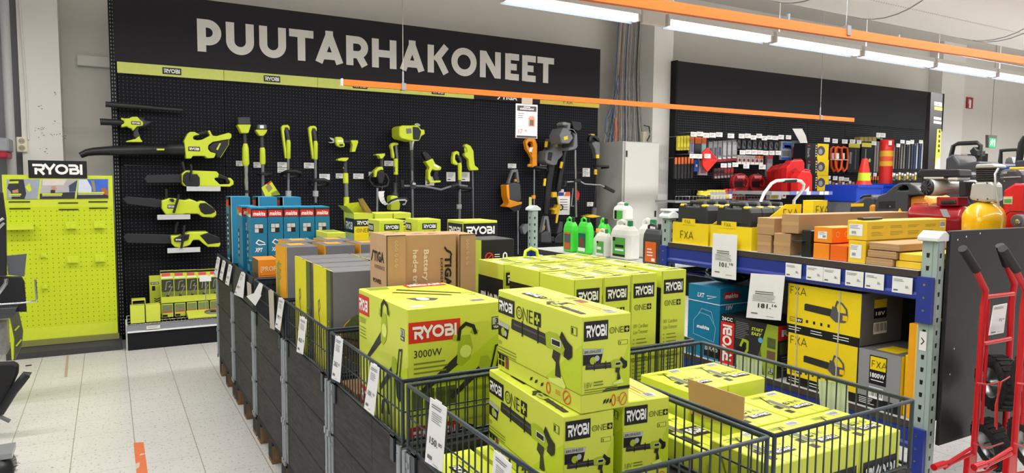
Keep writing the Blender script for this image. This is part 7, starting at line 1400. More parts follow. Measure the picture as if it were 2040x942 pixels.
MB().lathe([(r0, q.z), (r0*.78, q.z+h_*.15)], mm('cone_red', 'E8281C', .4), (q.x, 6.0, 0), (0, 0, 1), 20).build('foot', t); MB().lathe([(r0*.78, q.z+h_*.15), (r0*.7, q.z+h_*.45)], mm('cone_band', 'C9E02A', .4), (q.x, 6.0, 0), (0, 0, 1), 20).build('band', t); MB().lathe([(r0*.7, q.z+h_*.45), (r0*.38, q.z+h_*.95), (r0*.3, q.z+h_), (0, q.z+h_)], mm('cone_red', 'E8281C'), (q.x, 6.0, 0), (0, 0, 1), 20).build('tip', t)
q = onY(*cK(1445, 590), 6.2); qt = onY(*cK(1460, 145), 6.2); t = thing('marker_post', 'red round marker post with yellow bands behind the blue crates', 'marker post', (q.x, 6.2, q.z)); w_ = .42*(onY(*cK(1495, 500), 6.2).x-onY(*cK(1405, 500), 6.2).x); H_ = qt.z-q.z; MR = mm('marker_red', 'CF2420', .4)
for n_, a_, b2, m_ in (('lower_tube', 0, .40, MR), ('band', .40, .51, mm('band_gold', 'D9A52A')), ('middle_tube', .51, .62, mm('marker_orange', 'D6552A')), ('band', .62, .75, mm('band_gold', 'D9A52A')), ('upper_tube', .75, 1, MR)):
    mb = MB().lathe([(w_, q.z+H_*a_), (w_, q.z+H_*b2)]+([(0, q.z+H_)] if b2 == 1 else []), m_, (q.x, 6.2, 0), (0, 0, 1), 20)
    if b2 == 1: mb.box(q.x-w_*.9, 6.2-w_*1.05, q.z+H_*.87, q.x-w_*.4, 6.2-w_*.8, q.z+H_*.97, WHTP)
    mb.build(n_, t)
# blue crates on a stack that carries cone and post
CB_ = mm('crate_blue', '1740B8', .4)
for k, (x0, y0, x1, y1, Y, dp, lb) in enumerate(((1158, 603, 1412, 700, 5.9, .5, 'blue plastic crate under the traffic cone'), (1415, 565, 1640, 700, 6.08, .3, 'taller blue plastic crate behind the black generator'))):
    a, b_ = onY(*cK(x0, y1), Y), onY(*cK(x1, y0), Y); t = thing('plastic_crate', lb, 'crate', ((a.x+b_.x)/2, Y, a.z)); zt = (q.z if k else onY(*cK(1227, 600), 6.0).z)
    mb = MB().box(a.x, Y, a.z-.1, b_.x, Y+dp, zt-.002, CB_); mb.build('body', t, bevel=.01); MB().box(a.x-.01, Y-.015, zt-.04, b_.x+.01, Y-.0005, zt-.003, CB_).build('rim', t)
    tag(MB().box(a.x+.02, Y+.02, 0, b_.x-.02, Y+dp-.02, a.z-.102, mm('stack_grey', '6B6C70', .6)).build('crate_stand', bevel=.01), 'grey stand under the blue plastic crate, %s' % ('cone side', 'post side')[k], 'stand')
# tall dark totem
cT = crop(1660, 200, 2040, 1326); TY = 5.6
a0, a1, a2 = onY(*cT(655, -60), TY+.25), onY(*cT(680, -62), TY), onY(*cT(788, -55), TY); zt = onY(*cT(700, -58), TY).z
t = thing('display_totem', 'tall dark display totem with yellow stripes near the right end of the wall', 'totem', (a1.x, TY, 0)); DT = mm('totem_dark', '2C2C2E', .5); x0, x1, x2 = onY(*cT(612, 480), TY+.25).x, onY(*cT(668, 480), TY).x, onY(*cT(775, 480), TY).x
z0 = onY(*cT(690, 480), TY).z; mb = MB()
mb.add([(x0, TY+.25, 0), (x1, TY, 0), (x2, TY+.05, 0), (x0*(TY+.5)/(TY+.25)+.03, TY+.5, 0), (a0.x, TY+.25, zt), (a1.x, TY, zt), (a2.x, TY+.05, zt), (a0.x*(TY+.5)/(TY+.25)+.03, TY+.5, zt)], [(3, 2, 1, 0), (4, 5, 6, 7), (0, 1, 5, 4), (1, 2, 6, 5), (2, 3, 7, 6), (3, 0, 4, 7)], DT); mb.build('body', t)
pb_ = MB(); P1, P2, P3 = V((x1, TY, 0)), V((x2, TY+.05, 0)), V((a1.x, TY, zt)); u = P2-P1; v = P3-P1; f = (P1, u, v, u.cross(v).normalized()); F1 = lambda y: (onY(*cT(700, y), TY).z)/zt
k1 = lambda y: F1(y)
pb_.text(f, 'KARCHER', .3, k1(32), k1(5)-k1(32), WHTP, .66, .05, 0, .003); pb_.rect(f, .32, k1(62), .98, k1(40), mm('totem_yellow', 'E8DC3A'), .003); pb_.lines(f, .3, k1(112), .66, 2, k1(110)-k1(138), WHTP, k1(110)-k1(128), .05, .003)
pb_.poly(f, [(.55, k1(470)), (.98, k1(475)), (.98, k1(195)), (.62, k1(195))], mm('totem_yellow', 'E8DC3A'), .003); pb_.poly(f, [(.55, k1(475)), (.98, k1(475)), (.98, k1(395)), (.7, k1(400))], WHTP, .0036); [pb_.rect(f, .76, k1(220+q_*34), .9, k1(200+q_*34), DT, .005) for q_ in range(5)]
Q1 = V((x0, TY+.25, 0)); u2 = P1-Q1; v2 = V((a0.x, TY+.25, zt))-Q1; g = (Q1, u2, v2, u2.cross(v2).normalized()); pb_.rect(g, .08, k1(480), .28, k1(190), mm('totem_yellow', 'E8DC3A'), .003); pb_.rect(g, .2, k1(62), .7, k1(40), mm('totem_yellow', 'E8DC3A'), .003); pb_.rect(g, .2, k1(30), .7, k1(5), WHTP, .003); pb_.rect(g, .1, k1(150), .4, k1(115), WHTP, .003)
pb_.build('print', t)
# ---------------------------------------------------------------- machines on the rear rack
RZ = 1.19; t = thing('rear_rack', 'dark rear rack behind the blue rack carrying the machines', 'rack', (3.85, 2.3, 0)); MB().box(3.46, 1.53, RZ-.03, 4.4, 3.2, RZ, EDGE).build('board', t)
for x in (3.47, 4.24):
    for y in (1.54, 3.14): MB().box(x, y, 0, x+.05, y+.05, RZ-.031, POST).build('leg', t)
cR = crop(1660, 330, 2040, 2040); GB = mm('machine_charcoal', '3B3C40', .45); AM = mm('machine_amber', 'E7962A', .45)
T = Tool('generator', 'large charcoal generator with amber side behind the long brown carton', 'generator', cR, X=3.95)
T.pris('shell', [(440, 640), (445, 400), (480, 320), (560, 290), (640, 220), (690, 190), (740, 182), (740, 210), (700, 240), (690, 265), (800, 262), (800, 240), (780, 212), (740, 210), (740, 182), (820, 184), (870, 210), (930, 270), (945, 310), (800, 320), (790, 640)], .26, GB, bev=.02)
for i in range(6): T.flat('shell', [(485, 385+i*13), (665, 380+i*13), (665, 386+i*13), (485, 391+i*13)], INK, .26)
T.flat('shell', [(590+22*math.cos(i*.63), 435+22*math.sin(i*.63)) for i in range(10)], BLK, .262); T.flat('shell', [(608+10*math.cos(i*.63), 436+10*math.sin(i*.63)) for i in range(10)], STEEL, .264); T.pris('warning_sign', [(705, 455), (740, 525), (672, 528)], .28, YELP, bev=.001)
T.pris('side_panel', [(785, 640), (800, 325), (940, 310), (1000, 320), (1060, 400), (1060, 640)], .24, AM, bev=.02, Y=3.97); floor_to(T, RZ); T.done()
T = Tool('generator', 'small charcoal generator with a yellow stripe, left of the large one', 'generator', cR, X=4.05); T.pris('shell', [(160, 640), (165, 460), (185, 405), (265, 370), (330, 318), (400, 310), (440, 330), (440, 640)], .24, GB, bev=.02); T.flat('shell', [(190, 405), (328, 402), (326, 435), (190, 438)], YELP, .24); T.pris('side_panel', [(370, 640), (380, 430), (400, 415), (438, 415), (438, 640)], .25, AM, bev=.01); T.tube('handle', [(290, 345), (330, 322), (400, 318)], 12, BLK, 8, Y=3.82); floor_to(T, RZ); T.done()
RC_ = mm('compressor_red', '9E1420', .25, coat=.5)
def tank(T, x0, x1, yc, r, m, X):
    a, b_ = T.P(x0, yc, X), T.P(x1, yc, X); R_ = T.k(x0, yc, X)*r; L_ = a.y-b_.y; n = 9
    pr_ = [(R_*math.sin(i*math.pi/2/n), R_*.55*(1-math.cos(i*math.pi/2/n))) for i in range(n+1)]; pr_ += [(r_, L_-h_) for r_, h_ in pr_[::-1]]
    T.mb('tank').lathe(pr_, m, a, (0, -1, 0), 28); return a, b_, R_
T = Tool('air_compressor', 'red air compressor with a silver motor between the generator and the yellow tank', 'compressor', cR, X=3.72)
tank(T, 815, 1470, 530, 118, RC_, 3.72); T.pris('bracket', [(1100, 335), (1330, 335), (1330, 430), (1100, 430)], .1, RC_); T.flat('tank', [(1140, 465), (1215, 465), (1255, 550), (1180, 548)], GRH, .30)
a = T.P(935, 232); b_ = T.P(1345, 232); R_ = T.k(1000, 232)*90; mo = T.mb('motor'); AX = V((.93, -.36, 0)).normalized(); SD = V((.36, .93, 0)).normalized(); a = T.P(1015, 232, 3.66); SV = mm('cast_silver', 'C2C2BE', .4, metal=.25)
mo.lathe([(R_*.5, 0), (R_*.98, .0), (R_, .03), (R_, .08), (R_*.75, .11), (R_*.7, .2), (R_*.9, .22), (R_*.9, .34), (R_*.6, .38), (0, .38)], SV, a, AX, 24); fd = T.mb('fan_cover'); fd.lathe([(0, -.012), (R_*.9, -.01), (R_*.97, .0)], BLK, a, AX, 24)
for i in range(10): fd.bar(a-AX*.013, a-AX*.013+SD*(math.cos(i*.63)*R_*.85)+V((0, 0, math.sin(i*.63)*R_*.85)), .008, .006, CHAR)
T.pris('air_filter', [(895, 75), (930, 40), (1340, 38), (1350, 118), (900, 122)], .12, BLK, bev=.006); T.pris('head', [(960, 118), (1180, 118), (1180, 145), (960, 145)], .12, SV); T.pris('head', [(1220, 125), (1330, 125), (1330, 160), (1220, 160)], .12, SV); T.pris('pressure_switch', [(1150, 370), (1300, 365), (1310, 410), (1140, 415)], .12, BLK); T.pris('switch_box', [(1340, 165), (1410, 165), (1410, 330), (1340, 330)], .1, BLK)
T.tube('tank_foot', [(1260, 640), (1260, 720)], 40, BLK, 8); T.tube('tank_foot', [(930, 640), (930, 720)], 30, BLK, 8); T.tube('carry_handle', [(865, 405), (1010, 402), (1020, 440)], 7, RC_, 8, Y=3.62); floor_to(T, RZ); T.done()
YT = mm('tank_yellow', 'F0B812', .25, coat=.5)
T = Tool('air_compressor', 'yellow tank air compressor with a silver pump at the right edge', 'compressor', cR, X=3.5)
c_ = T.P(1592, 570); R_ = T.k(1592, 570)*188; T.mb('tank').lathe([(R_*math.sin(i*math.pi/20), R_*.95*(1-math.cos(i*math.pi/10*.5*2/2))) for i in range(0, 1)]+[(R_*math.sin(math.pi*i/20), -R_*.9*math.cos(math.pi*i/20)) for i in range(11)]+[(R_, .1), (R_*.8, .16), (0, .18)], YT, c_, (.9, .3, 0), 28)
T.pris('pump_cover', [(1445, 360), (1470, 200), (1500, 170), (1690, 165), (1735, 200), (1740, 380), (1600, 392)], .07, mm('pump_silver', 'BDBDB9', .35, metal=.4), bev=.02)
for x, y in ((1515, 185), (1645, 185), (1455, 345), (1650, 355), (1545, 362)): T.flat('pump_cover', [(x+9*math.cos(i), y+9*math.sin(i)) for i in range(6)], INK, .07)
T.pris('cylinder', [(1520, 170), (1520, 20), (1710, 20), (1720, 165)], .06, BLK, bev=.006)
for i in range(6): T.pris('fin', [(1505, 30+i*22), (1725, 28+i*22), (1725, 36+i*22), (1505, 38+i*22)], .08, CHAR, bev=.001)
T.pris('head_cover', [(1515, 25), (1525, -15), (1700, -22), (1745, 0), (1745, 20)], .09, mm('pump_silver', 'BDBDB9'), bev=.006); T.tube('pipe', [(1765, 30, 3.42), (1730, 90, 3.4), (1735, 200, 3.4), (1758, 330, 3.4), (1768, 430, 3.42)], 11, mm('pipe_silver', 'C9C9C6', .3, metal=.5), 10); T.tube('foot', [(1592, 700), (1592, 760)], 60, BLK, 10); T.tube('foot', [(1700, 700), (1700, 760)], 40, BLK, 10); floor_to(T, RZ); T.done()
cE = cR
T = Tool('red_machine', 'red boxy machine with a green sticker cut by the right edge', 'machine', cR, X=3.85); MRD = mm('machine_red', 'D21A1E', .35)
T.pris('housing', [(1805, 720), (1815, 265), (1935, 190), (2036, 190), (2036, 720)], .16, MRD, bev=.01); T.p['housing'][0].v = [(x, y, RZ+.001 if z < 1.26 else z) for x, y, z in T.p['housing'][0].v]
T.flat('housing', [(1820, 330), (1920, 328), (1915, 412), (1820, 410)], mm('sticker_cream', 'C9C89A'), .16); T.flat('housing', [(1828, 358), (1908, 356), (1906, 395), (1828, 396)], mm('sticker_green', '4FA052'), .163)
T.tube('guard_wire', [(1840, 640), (1845, 520), (1890, 488), (2036, 492)], 6, BLK, 6, Y=3.75); T.pris('reel', [(1962+70*math.cos(i*.42), 590+70*math.sin(i*.42)) for i in range(15)], .06, GRY, bev=.004, Y=3.74); T.pris('reel_hub', [(1962+26*math.cos(i*.42), 600+26*math.sin(i*.42)) for i in range(15)], .08, CHROME, bev=.004, Y=3.73); T.done()
# black pressure washers farther back
def washer(lb, out, body, X, top):
    T = Tool('pressure_washer', lb, 'pressure washer', cT, X=X); T.tube('handle', out, 15, BLK, 10); T.pris('body', body, .3, GB, bev=.015); floor_to(T, 0); return T
T = washer('black pressure washer with a tall arched handle right of the totem', [(800, 470), (835, 315), (870, 300), (1000, 294), (1025, 312), (1012, 430)], [(770, 700), (780, 400), (830, 370), (880, 440), (1010, 420), (1010, 700)], 5.6, 0); T.pris('gauge_block', [(945, 350), (975, 320), (1000, 350), (1000, 385), (960, 385)], .12, BLK); T.tube('yellow_trim', [(965, 345), (1000, 352), (1030, 370), (1020, 410)], 5, YELP, 6); T.done()
T = washer('black pressure washer with a square handle under the exit sign', [(1160, 445), (1166, 348), (1285, 342), (1290, 440)], [(1130, 700), (1140, 470), (1300, 470), (1320, 700)], 6.2, 0); T.pris('engine', [(1190, 440), (1200, 400), (1215, 392), (1245, 395), (1260, 440)], .2, STEEL); T.pris('blue_cover', [(1140, 460), (1320, 450), (1330, 475), (1140, 480)], .32, BLH); T.done()
T = Tool('black_machine', 'black machine with a sloping cover behind the yellow compressor', 'machine', cR, X=4.0); T.pris('cover', [(1745, 700), (1750, 110), (1790, 40), (1960, 30), (2010, 100), (2010, 700)], .3, GB, bev=.015); T.flat('cover', [(1800, 65), (1860, 60), (1858, 85), (1800, 90)], GRH, .3); T.tube('trim', [(1750, 130), (2005, 120)], 6, GRH, 8, Y=3.84); T.flat('cover', [(1830+12*math.cos(i), 165+12*math.sin(i)) for i in range(6)], STEEL, .3); floor_to(T, RZ); T.done()
T = Tool('yellow_lance', 'yellow tube lying across the black machine at the right edge', 'tube', cR, X=3.8); T.tube('tube', [(1890, 30), (2100, 25)], 13, YELP, 10); T.done()
T = Tool('black_machine', 'tall black machine part standing at the extreme right edge', 'machine', cT, X=4.6); T.tube('post', [(1290, 440), (1310, 300), (1340, 250)], 22, BLK, 10); T.pris('body', [(1260, 700), (1265, 420), (1360, 410), (1360, 700)], .3, GB); floor_to(T, 0); T.done()
T = Tool('black_machine', 'black cylindrical machine left of the yellow compressor', 'machine', cR, X=4.27); T.pris('body', [(1340, 640), (1350, 80), (1400, 60), (1480, 90), (1480, 640)], .25, GB, bev=.02); T.tube('hose', [(1400, 120), (1430, 250), (1425, 350), (1460, 420)], 12, mm('hose_blue', '25365E'), 8, Y=4.12); floor_to(T, RZ); T.done()
t = thing('notice_card', 'pale card with a dark picture standing behind the pressure washer', 'card', onX(*cT(905, 480), 5.9)); 
a, b_ = onX(*cT(882, 480), 5.9), onX(*cT(940, 370), 5.9); mb = MB().box(5.9, b_.y, 0, 5.95, a.y, b_.z, mm('card_taupe', 'B5A89A')); f = fr((5.9, a.y, a.z), (0, -1, 0), (0, 0, 1)); mb.rect(f, .05, .02, .2, .12, BLK, .002); mb.build('panel', t)
# ================================================================ green display stand at the left
A_ = onZ(14, 718.6, 0); B_ = onZ(238, 697, 0); U_ = (B_-A_); WS = U_.length; RS = math.atan2(U_.y, U_.x)
t = thing('display_stand', 'lime perforated display stand with black logo topper at the far left', 'display stand', (A_.x, A_.y, 0), RS)
PEGL = peg_mat('lime_perforated', 'C6D62B', '6E7A22', .04, .0042, .45); BX = .09; HS = 1.53; W0, W1 = -.03, WS-.012
def here(px, py, y=BX):
    "point of the stand's board plane under a pixel, in the stand's own axes"
    n = V((-math.sin(RS), math.cos(RS), 0)); o = A_+n*y; r = ray(px, py); c = V((0, 0, CH)); k = (o-c).dot(n)/r.dot(n); p = c+r*k-A_
    return (p.x*math.cos(RS)+p.y*math.sin(RS), p.z)
L0 = dict(loc=(0, 0, 0))
x0 = here(3.5, 349)[0]; x1 = here(224, 350)[0]; zt = here(224, 350)[1]; zb = here(235, 674)[1]; xb1 = here(235, 674)[0]; xb0 = here(44, 693)[0]; x1 = (x1+xb1)/2
zp0 = here(150, 640)[1]-.03
mb = MB().box(x0, BX, zp0, x1, BX+.02, here(100, 412)[1], PEGL); mb.box(x0, BX, zb, x1, BX+.02, zp0, LIMEB); mb.box(x0, BX, here(100, 412)[1], x1, BX+.02, zt, LIMEB); mb.box(x0, BX+.021, zb, x0+.03, BX+.06, zt, LIMEB); mb.box(x1-.03, BX+.021, zb, x1, BX+.06, zt, LIMEB)
mb.build('board', t, **L0)
MB().prism([(0, 0), (BX+.12, 0), (BX+.12, zb), (BX-.002, zb), (0, .05)], (V((x0-.02, 0, 0)), V((0, 1, 0)), V((0, 0, 1)), V((1, 0, 0))), 0, x1-x0+.05, mat('plinth_grey', '3A3A3E', .4)).build('plinth', t, **L0)
mb = MB().box(x0-.0, BX-.012, zb-.0, x1+.01, BX-.003, zb+.05, mat('plinth_reflection', '7F8140', .4)); mb.build('reflection_strip', t, **L0)  # olive strip paints a reflection along the top of the plinth
a, b_ = here(57, 354, BX-.012), here(172.5, 321, BX-.012); mb = MB().box(a[0], BX-.012, a[1], b_[0], BX+.001, b_[1], mat('topper_black', '111214', .35)); ryobi(mb, fr((a[0], BX-.012, a[1]), (1, 0, 0), (0, 0, 1)), 0, 0, b_[0]-a[0], mat('topper_black', '111214'), WHTP, ht=b_[1]-a[1]); mb.build('topper_sign', t, **L0)
c7 = crop(0, 310, 240, 1330)
P_ = lambda x, y, yy=BX-.006: here(*c7(x, y), yy)
# picture strip: three photographs as loose colour shapes
pm = MB(); a, b_ = P_(68, 480), P_(1196, 256); pm.box(a[0], BX-.006, a[1], b_[0], BX-.001, b_[1], LIMEB); f = fr((0, BX-.006, 0), (1, 0, 0), (0, 0, 1)); G1 = mat('photo_grey', '9DA3B0', .5, var=.25, scale=8); G2 = mat('photo_silver', 'B3AEB0', .5, var=.2, scale=8); G3 = mat('photo_blue', '3F66C9', .5, var=.2, scale=8); GD = mat('photo_dark', '2B2B33', .5); SK = mat('photo_skin', 'C98A6A', .6)
def pp(pts, m, l): pm.poly(f, [P_(x, y) for x, y in pts], m, l)
pp([(72, 260), (440, 260), (415, 478), (76, 480)], G1, .001); pp([(460, 260), (858, 258), (825, 475), (440, 478)], G2, .001); pp([(870, 258), (1192, 258), (1196, 470), (845, 475)], G3, .001)
pp([(110, 262), (260, 262), (290, 420), (270, 478), (130, 478), (120, 400), (80, 360)], GD, .002); pp([(135, 385), (200, 370), (205, 410), (140, 412)], SK, .003); pp([(275, 345), (330, 300), (350, 385), (320, 400)], LIMEP, .003); pp([(400, 290), (425, 280), (430, 320), (405, 325)], mat('photo_sky', '7FB4E0'), .002)
pp([(470, 262), (740, 260), (700, 325), (470, 330)], mat('photo_cream', 'D8CFC4'), .002); pp([(440, 420), (830, 400), (825, 475), (440, 478)], GD, .002); pp([(760, 330), (855, 270), (835, 395), (765, 400)], mat('photo_glass', '39465E'), .002); pp([(565, 340), (615, 335), (620, 375), (575, 378)], SK, .003); pp([(560, 378), (610, 380), (608, 412), (560, 415)], GD, .003)
pp([(870, 262), (960, 262), (1010, 350), (1010, 400), (860, 410)], mat('photo_white', 'D5D9E6'), .002); pp([(860, 405), (1130, 400), (1196, 440), (1196, 470), (845, 475)], GD, .0025); pp([(1115, 365), (1155, 350), (1195, 395), (1195, 440), (1130, 420)], mat('photo_rust', 'B0623A'), .003); pp([(1000, 270), (1040, 275), (1060, 390), (1030, 395)], mat('photo_wood', '8E8A66'), .003)
for x0_, x1_, y in ((100, 235, 428), (465, 690, 425), (862, 1150, 410)): pp([(x0_, y-8), (x1_, y-10), (x1_, y+8), (x0_, y+10)], LIMEP, .004); pp([(x0_, y+16), (x1_-10, y+14), (x1_-10, y+20), (x0_, y+22)], WHTP, .004)
pp([(95, 285), (205, 280), (205, 305), (95, 308)], LIMEP, .004)
pm.build('picture_strip', t, **L0)
for bars in ([(97, 503, 330, 515), (105, 577, 335, 590)], [(643, 515, 862, 527), (650, 587, 868, 600)], [(978, 502, 1187, 515), (983, 572, 1190, 585)]):
    for x_, y_, X_, Y_ in bars: a, b_ = P_(x_, Y_, BX), P_(X_, y_, BX); MB().box(a[0], BX-.008, a[1], b_[0], BX-.0005, b_[1], BLK).build('black_strip', t, **L0)
cS2 = crop(0, 300, 500, 1121)
def hk(x_, y_, X_, Y_, dp, nm):
    a, b_ = here(*cS2(x_, Y_), BX), here(*cS2(X_, y_), BX); mb = MB()
    if nm == 'ledge': mb.box(a[0], BX-dp, b_[1]-.012, b_[0], BX-.0005, b_[1], LIMEP); mb.box(a[0], BX-dp, a[1], b_[0], BX-dp+.004, b_[1]-.012, LIMEP)
    else: mb.box(a[0], BX-.006, a[1], b_[0], BX-.0005, b_[1], LIMEP); mb.box(a[0]+.008, BX-dp, a[1]+.01, b_[0]-.008, BX-.006, a[1]+.02, LIMEP); mb.box(a[0]+.008, BX-dp, a[1]+.02, b_[0]-.008, BX-dp+.004, a[1]+.045, LIMEP); mb.box((a[0]+b_[0])/2-.004, BX-dp-.004, a[1]+.01, (a[0]+b_[0])/2+.004, BX-dp, a[1]+.055, LIMEP)
    mb.build(nm, t, loc=(0, 0, 0), bevel=.002)
hk(25, 325, 155, 352, .1, 'ledge')
for b4 in ((292, 318, 343, 353), (418, 314, 468, 350), (299, 471, 350, 505), (424, 463, 472, 500)): hk(*b4, .05, 'tool_holder')
for b4 in ((180, 458, 207, 480), (187, 600, 215, 620)): hk(*b4, .04, 'hook')
# ---------------------------------------------------------------- goods on the base shelf of the first bay
cG = crop(240, 520, 450, 1099); SZ2 = .229
def gbox(b4, Y, dp, lb, paint=None, grp=None, name='lime_pack', body=LIME, z=SZ2, lean=0):
    a, b_ = onY(*cG(b4[0], b4[3]), Y), onY(*cG(b4[2], b4[1]), Y); w_, h_ = b_.x-a.x, b_.z-z; mb = MB().box(0, 0, 0, w_, dp, h_, body); f = fr((0, 0, 0), (1, 0, 0), (0, 0, 1))
    if paint: paint(mb, f, w_, h_, lambda p, q, r, s_, m, l=.001: mb.rect(f, p*w_, q*h_, r*w_, s_*h_, m, l))
    o = put(mb, name, lb, 'box', (a.x, Y, z), 0, grp, .002); o.rotation_euler.x = lean; return o
gbox((107, 462, 250, 655), 6.92, .1, 'plain lime carton at the left front of the base shelf'); gbox((268, 450, 412, 640), 6.93, .1, 'plain lime carton second from the left at the shelf front')
gbox((122, 395, 260, 560), 7.04, .1, 'lime carton with a picture top just behind the leftmost one', lambda mb, f, w_, h_, R: (R(.06, .55, .94, .93, mat('photo_dark', '2B2B33')), R(.1, .86, .9, .95, mat('photo_maroon', '8A3A40'))))
gbox((310, 150, 430, 520), 7.3, .05, 'tall slim lime pack with a black logo and line coils', lambda mb, f, w_, h_, R: (ryobi(mb, f, w_*.1, h_*.78, w_*.65, ht=h_*.06), R(.2, .62, .45, .74, INK), [mb.stroke(f, [(w_*.35, h_*(.42-k*.055)), (w_*.55, h_*(.39-k*.055)), (w_*.85, h_*(.43-k*.055))], .008, INK) for k in range(4)]))
def sil(mb, f, w_, h_, R):
    R(.05, .2, .95, .74, mat('head_panel', '3A3C22', .5)); R(.05, .0, .95, .2, LIME, .0006); R(.05, .2, .95, .36, mat('head_fade', '76802A', .5), .0014); R(.08, .84, .72, .93, mat('head_red', 'E0525A', .5)); R(.74, .84, .93, .93, LIMEP); R(.08, .78, .9, .82, WHTP); R(0, .94, 1, 1, INK); lw = mat('head_line', '8A8C86', .5)
    mb.stroke(f, [(w_*.75, h_*.68), (w_*.45, h_*.66), (w_*.4, h_*.56), (w_*.35, h_*.42), (w_*.25, h_*.38)], .008, lw, .003); mb.stroke(f, [(w_*.75, h_*.58), (w_*.6, h_*.5), (w_*.85, h_*.5), (w_*.6, h_*.32), (w_*.5, h_*.24)], .008, lw, .003); mb.poly(f, [(w_*.2, h_*.36), (w_*.4, h_*.36), (w_*.3, h_*.42)], INK, .0035); mb.poly(f, [(w_*.38, h_*.2), (w_*.62, h_*.2), (w_*.55, h_*.28), (w_*.45, h_*.28)], INK, .0035)
for k, b4 in enumerate(((425, 100, 556, 440), (560, 96, 685, 430), (690, 92, 803, 420), (808, 88, 926, 412), (931, 82, 1040, 402))):
    n = ('first', 'second', 'third', 'fourth', 'fifth')[k]
    a = onY(*cG(b4[0], b4[3]), 7.12).z
    gbox((b4[0]+8, b4[3]+4, b4[2]-8, 560), 7.1, .07, 'low lime and red carton under the %s picture carton' % n, lambda mb, f, w_, h_, R: (R(.05, .45, .95, .95, mat('head_panel2', '7E8A5A', .5, var=.3, scale=40)), R(.05, .35, .95, .45, mat('head_red', 'E0525A')), R(.05, .05, .5, .2, INK)), 'low cartons under the picture cartons', 'low_pack')
    zt_ = onY(*cG(b4[0], b4[3]+4), 7.1).z+.002
    gbox(b4, 7.1, .07, 'lime carton with trimmer outlines on dark, %s of five from the left' % n, sil, 'trimmer head cartons on the base shelf', 'picture_carton', z=zt_)
a = onY(*cG(705, 600), 6.93); b_ = onY(*cG(1060, 600), 6.93); t = thing('sloped_display', 'lime sloped card with a round grey blade at the front of the base shelf', 'display', (a.x, 6.93, SZ2)); mb = MB().add([(a.x, 6.915, SZ2+.001), (b_.x, 6.915, SZ2+.001), (b_.x, 7.09, SZ2+.001), (a.x, 7.09, SZ2+.001), (a.x, 6.915, SZ2+.022), (b_.x, 6.915, SZ2+.022), (b_.x, 7.09, SZ2+.05), (a.x, 7.09, SZ2+.05)], [(3, 2, 1, 0), (4, 5, 6, 7), (0, 1, 5, 4), (1, 2, 6, 5), (2, 3, 7, 6), (3, 0, 4, 7)], LIME); mb.build('card', t, bevel=.002)
nn = V((0, -.16, 1)).normalized(); c_ = V((a.x+.22, 7.0, SZ2+.0365)); MB().lathe([(0, .003), (.02, .004), (.075, .002), (.075, 0)], mat('blade_grey', '8E9082', .35, metal=.4), c_, nn, 24).build('blade', t); MB().lathe([(0, .007), (.026, .006), (.026, .0)], INK, c_, nn, 14).build('hub', t)
q = onY(*cG(885, 190), 6.98); t = thing('sign_holder', 'small white card on a thin steel rod in front of the fourth picture carton', 'sign', (q.x, 6.98, SZ2)); a, b_ = onY(*cG(825, 215), 6.98), onY(*cG(945, 155), 6.98); MB().box(a.x, 6.978, a.z, b_.x, 6.982, b_.z, PAPER).build('card', t); q2 = onY(*cG(880, 490), 6.98); MB().tube([(q.x, 6.99, q2.z-.01), (q.x, 6.99, q.z)], .004, CHROME, 8).build('rod', t)
a, b_ = onY(*cG(272, 712), 6.868), onY(*cG(412, 664), 6.868); mb = MB().box(a.x, 6.867, a.z, b_.x, 6.8705, b_.z, PAPER); mb.lines(fr((a.x, 6.867, a.z), (1, 0, 0), (0, 0, 1)), .01, .035, .09, 3, .01, mat('label_print', '8F8F90'), .003); tag(mb.build('price_label'), 'white price label on the chrome rail of the base shelf', 'price label')
# ---------------------------------------------------------------- dark things cut by the left edge of the picture
cS = crop(0, 400, 140, 243)
T = Tool('shelf_unit', 'black display unit with chrome rod and steel bracket, cut by the left edge', 'display unit', cS, 5.6)
T.pris('black_upright', [(-60, -30), (8, -30), (20, 60), (22, 260), (-60, 260)], .05, BLK); T.pris('grey_leaflet', [(22, 190), (92, 183), (84, 262), (28, 256)], .01, mat('leaflet_slate', '5A5D66', .4), bev=.001); T.pris('black_panel', [(-60, 262), (74, 262), (84, 280), (92, 385), (-60, 380)], .03, BLK2, bev=.008)
T.tube('chrome_rod', [(-60, 362, 5.4), (60, 354, 5.4), (124, 347, 5.4), (127, 340, 5.4), (122, 272, 5.4)], 3.2, CHROME, 8); T.tube('chrome_clip', [(-5, 320), (20, 285), (22, 270)], 7, CHROME, 8, Y=5.5); T.tube('strap_edge', [(-10, 75), (12, 60)], 5, CHROME, 6, Y=5.5); T.tube('strap_edge#2', [(-10, 100), (14, 76)], 5, CHROME, 6, Y=5.5)
T.pris('steel_shelf', [(-60, 375), (60, 368), (40, 405), (-60, 415)], .2, mat('steel_dark', '55575B', .3, .6), bev=.004)
T.pris('lime_bracket', [(32, 405), (48, 480), (46, 550), (40, 550)], .03, LIMEP, bev=.002, Y=5.52); T.pris('steel_bracket', [(34, 402), (62, 372), (80, 450), (76, 500), (50, 555), (47, 480)], .012, mat('bracket_steel', '7A7B68', .3, .7), bev=.002); T.tube('slot', [(52, 448), (66, 432)], 3, LIMEP, 6, Y=5.585); T.tube('slot#2', [(56, 502), (74, 480)], 3, LIMEP, 6, Y=5.585)
T.pris('wire_basket', [(-60, 420), (22, 418), (24, 530), (-60, 540)], .15, mat('basket_grey', '8F8F8C', .4, var=.3, scale=60), bev=.002, Y=5.7); T.flat('wire_basket', [(-10, 480), (22, 478), (24, 520), (-10, 525)], RED, .36) if 0 else None
T.mb('foot_post').box(T.P(-40, 500).x, 5.62, 0, T.P(-20, 500).x, 5.68, T.P(0, 400).z, BLK); T.done()
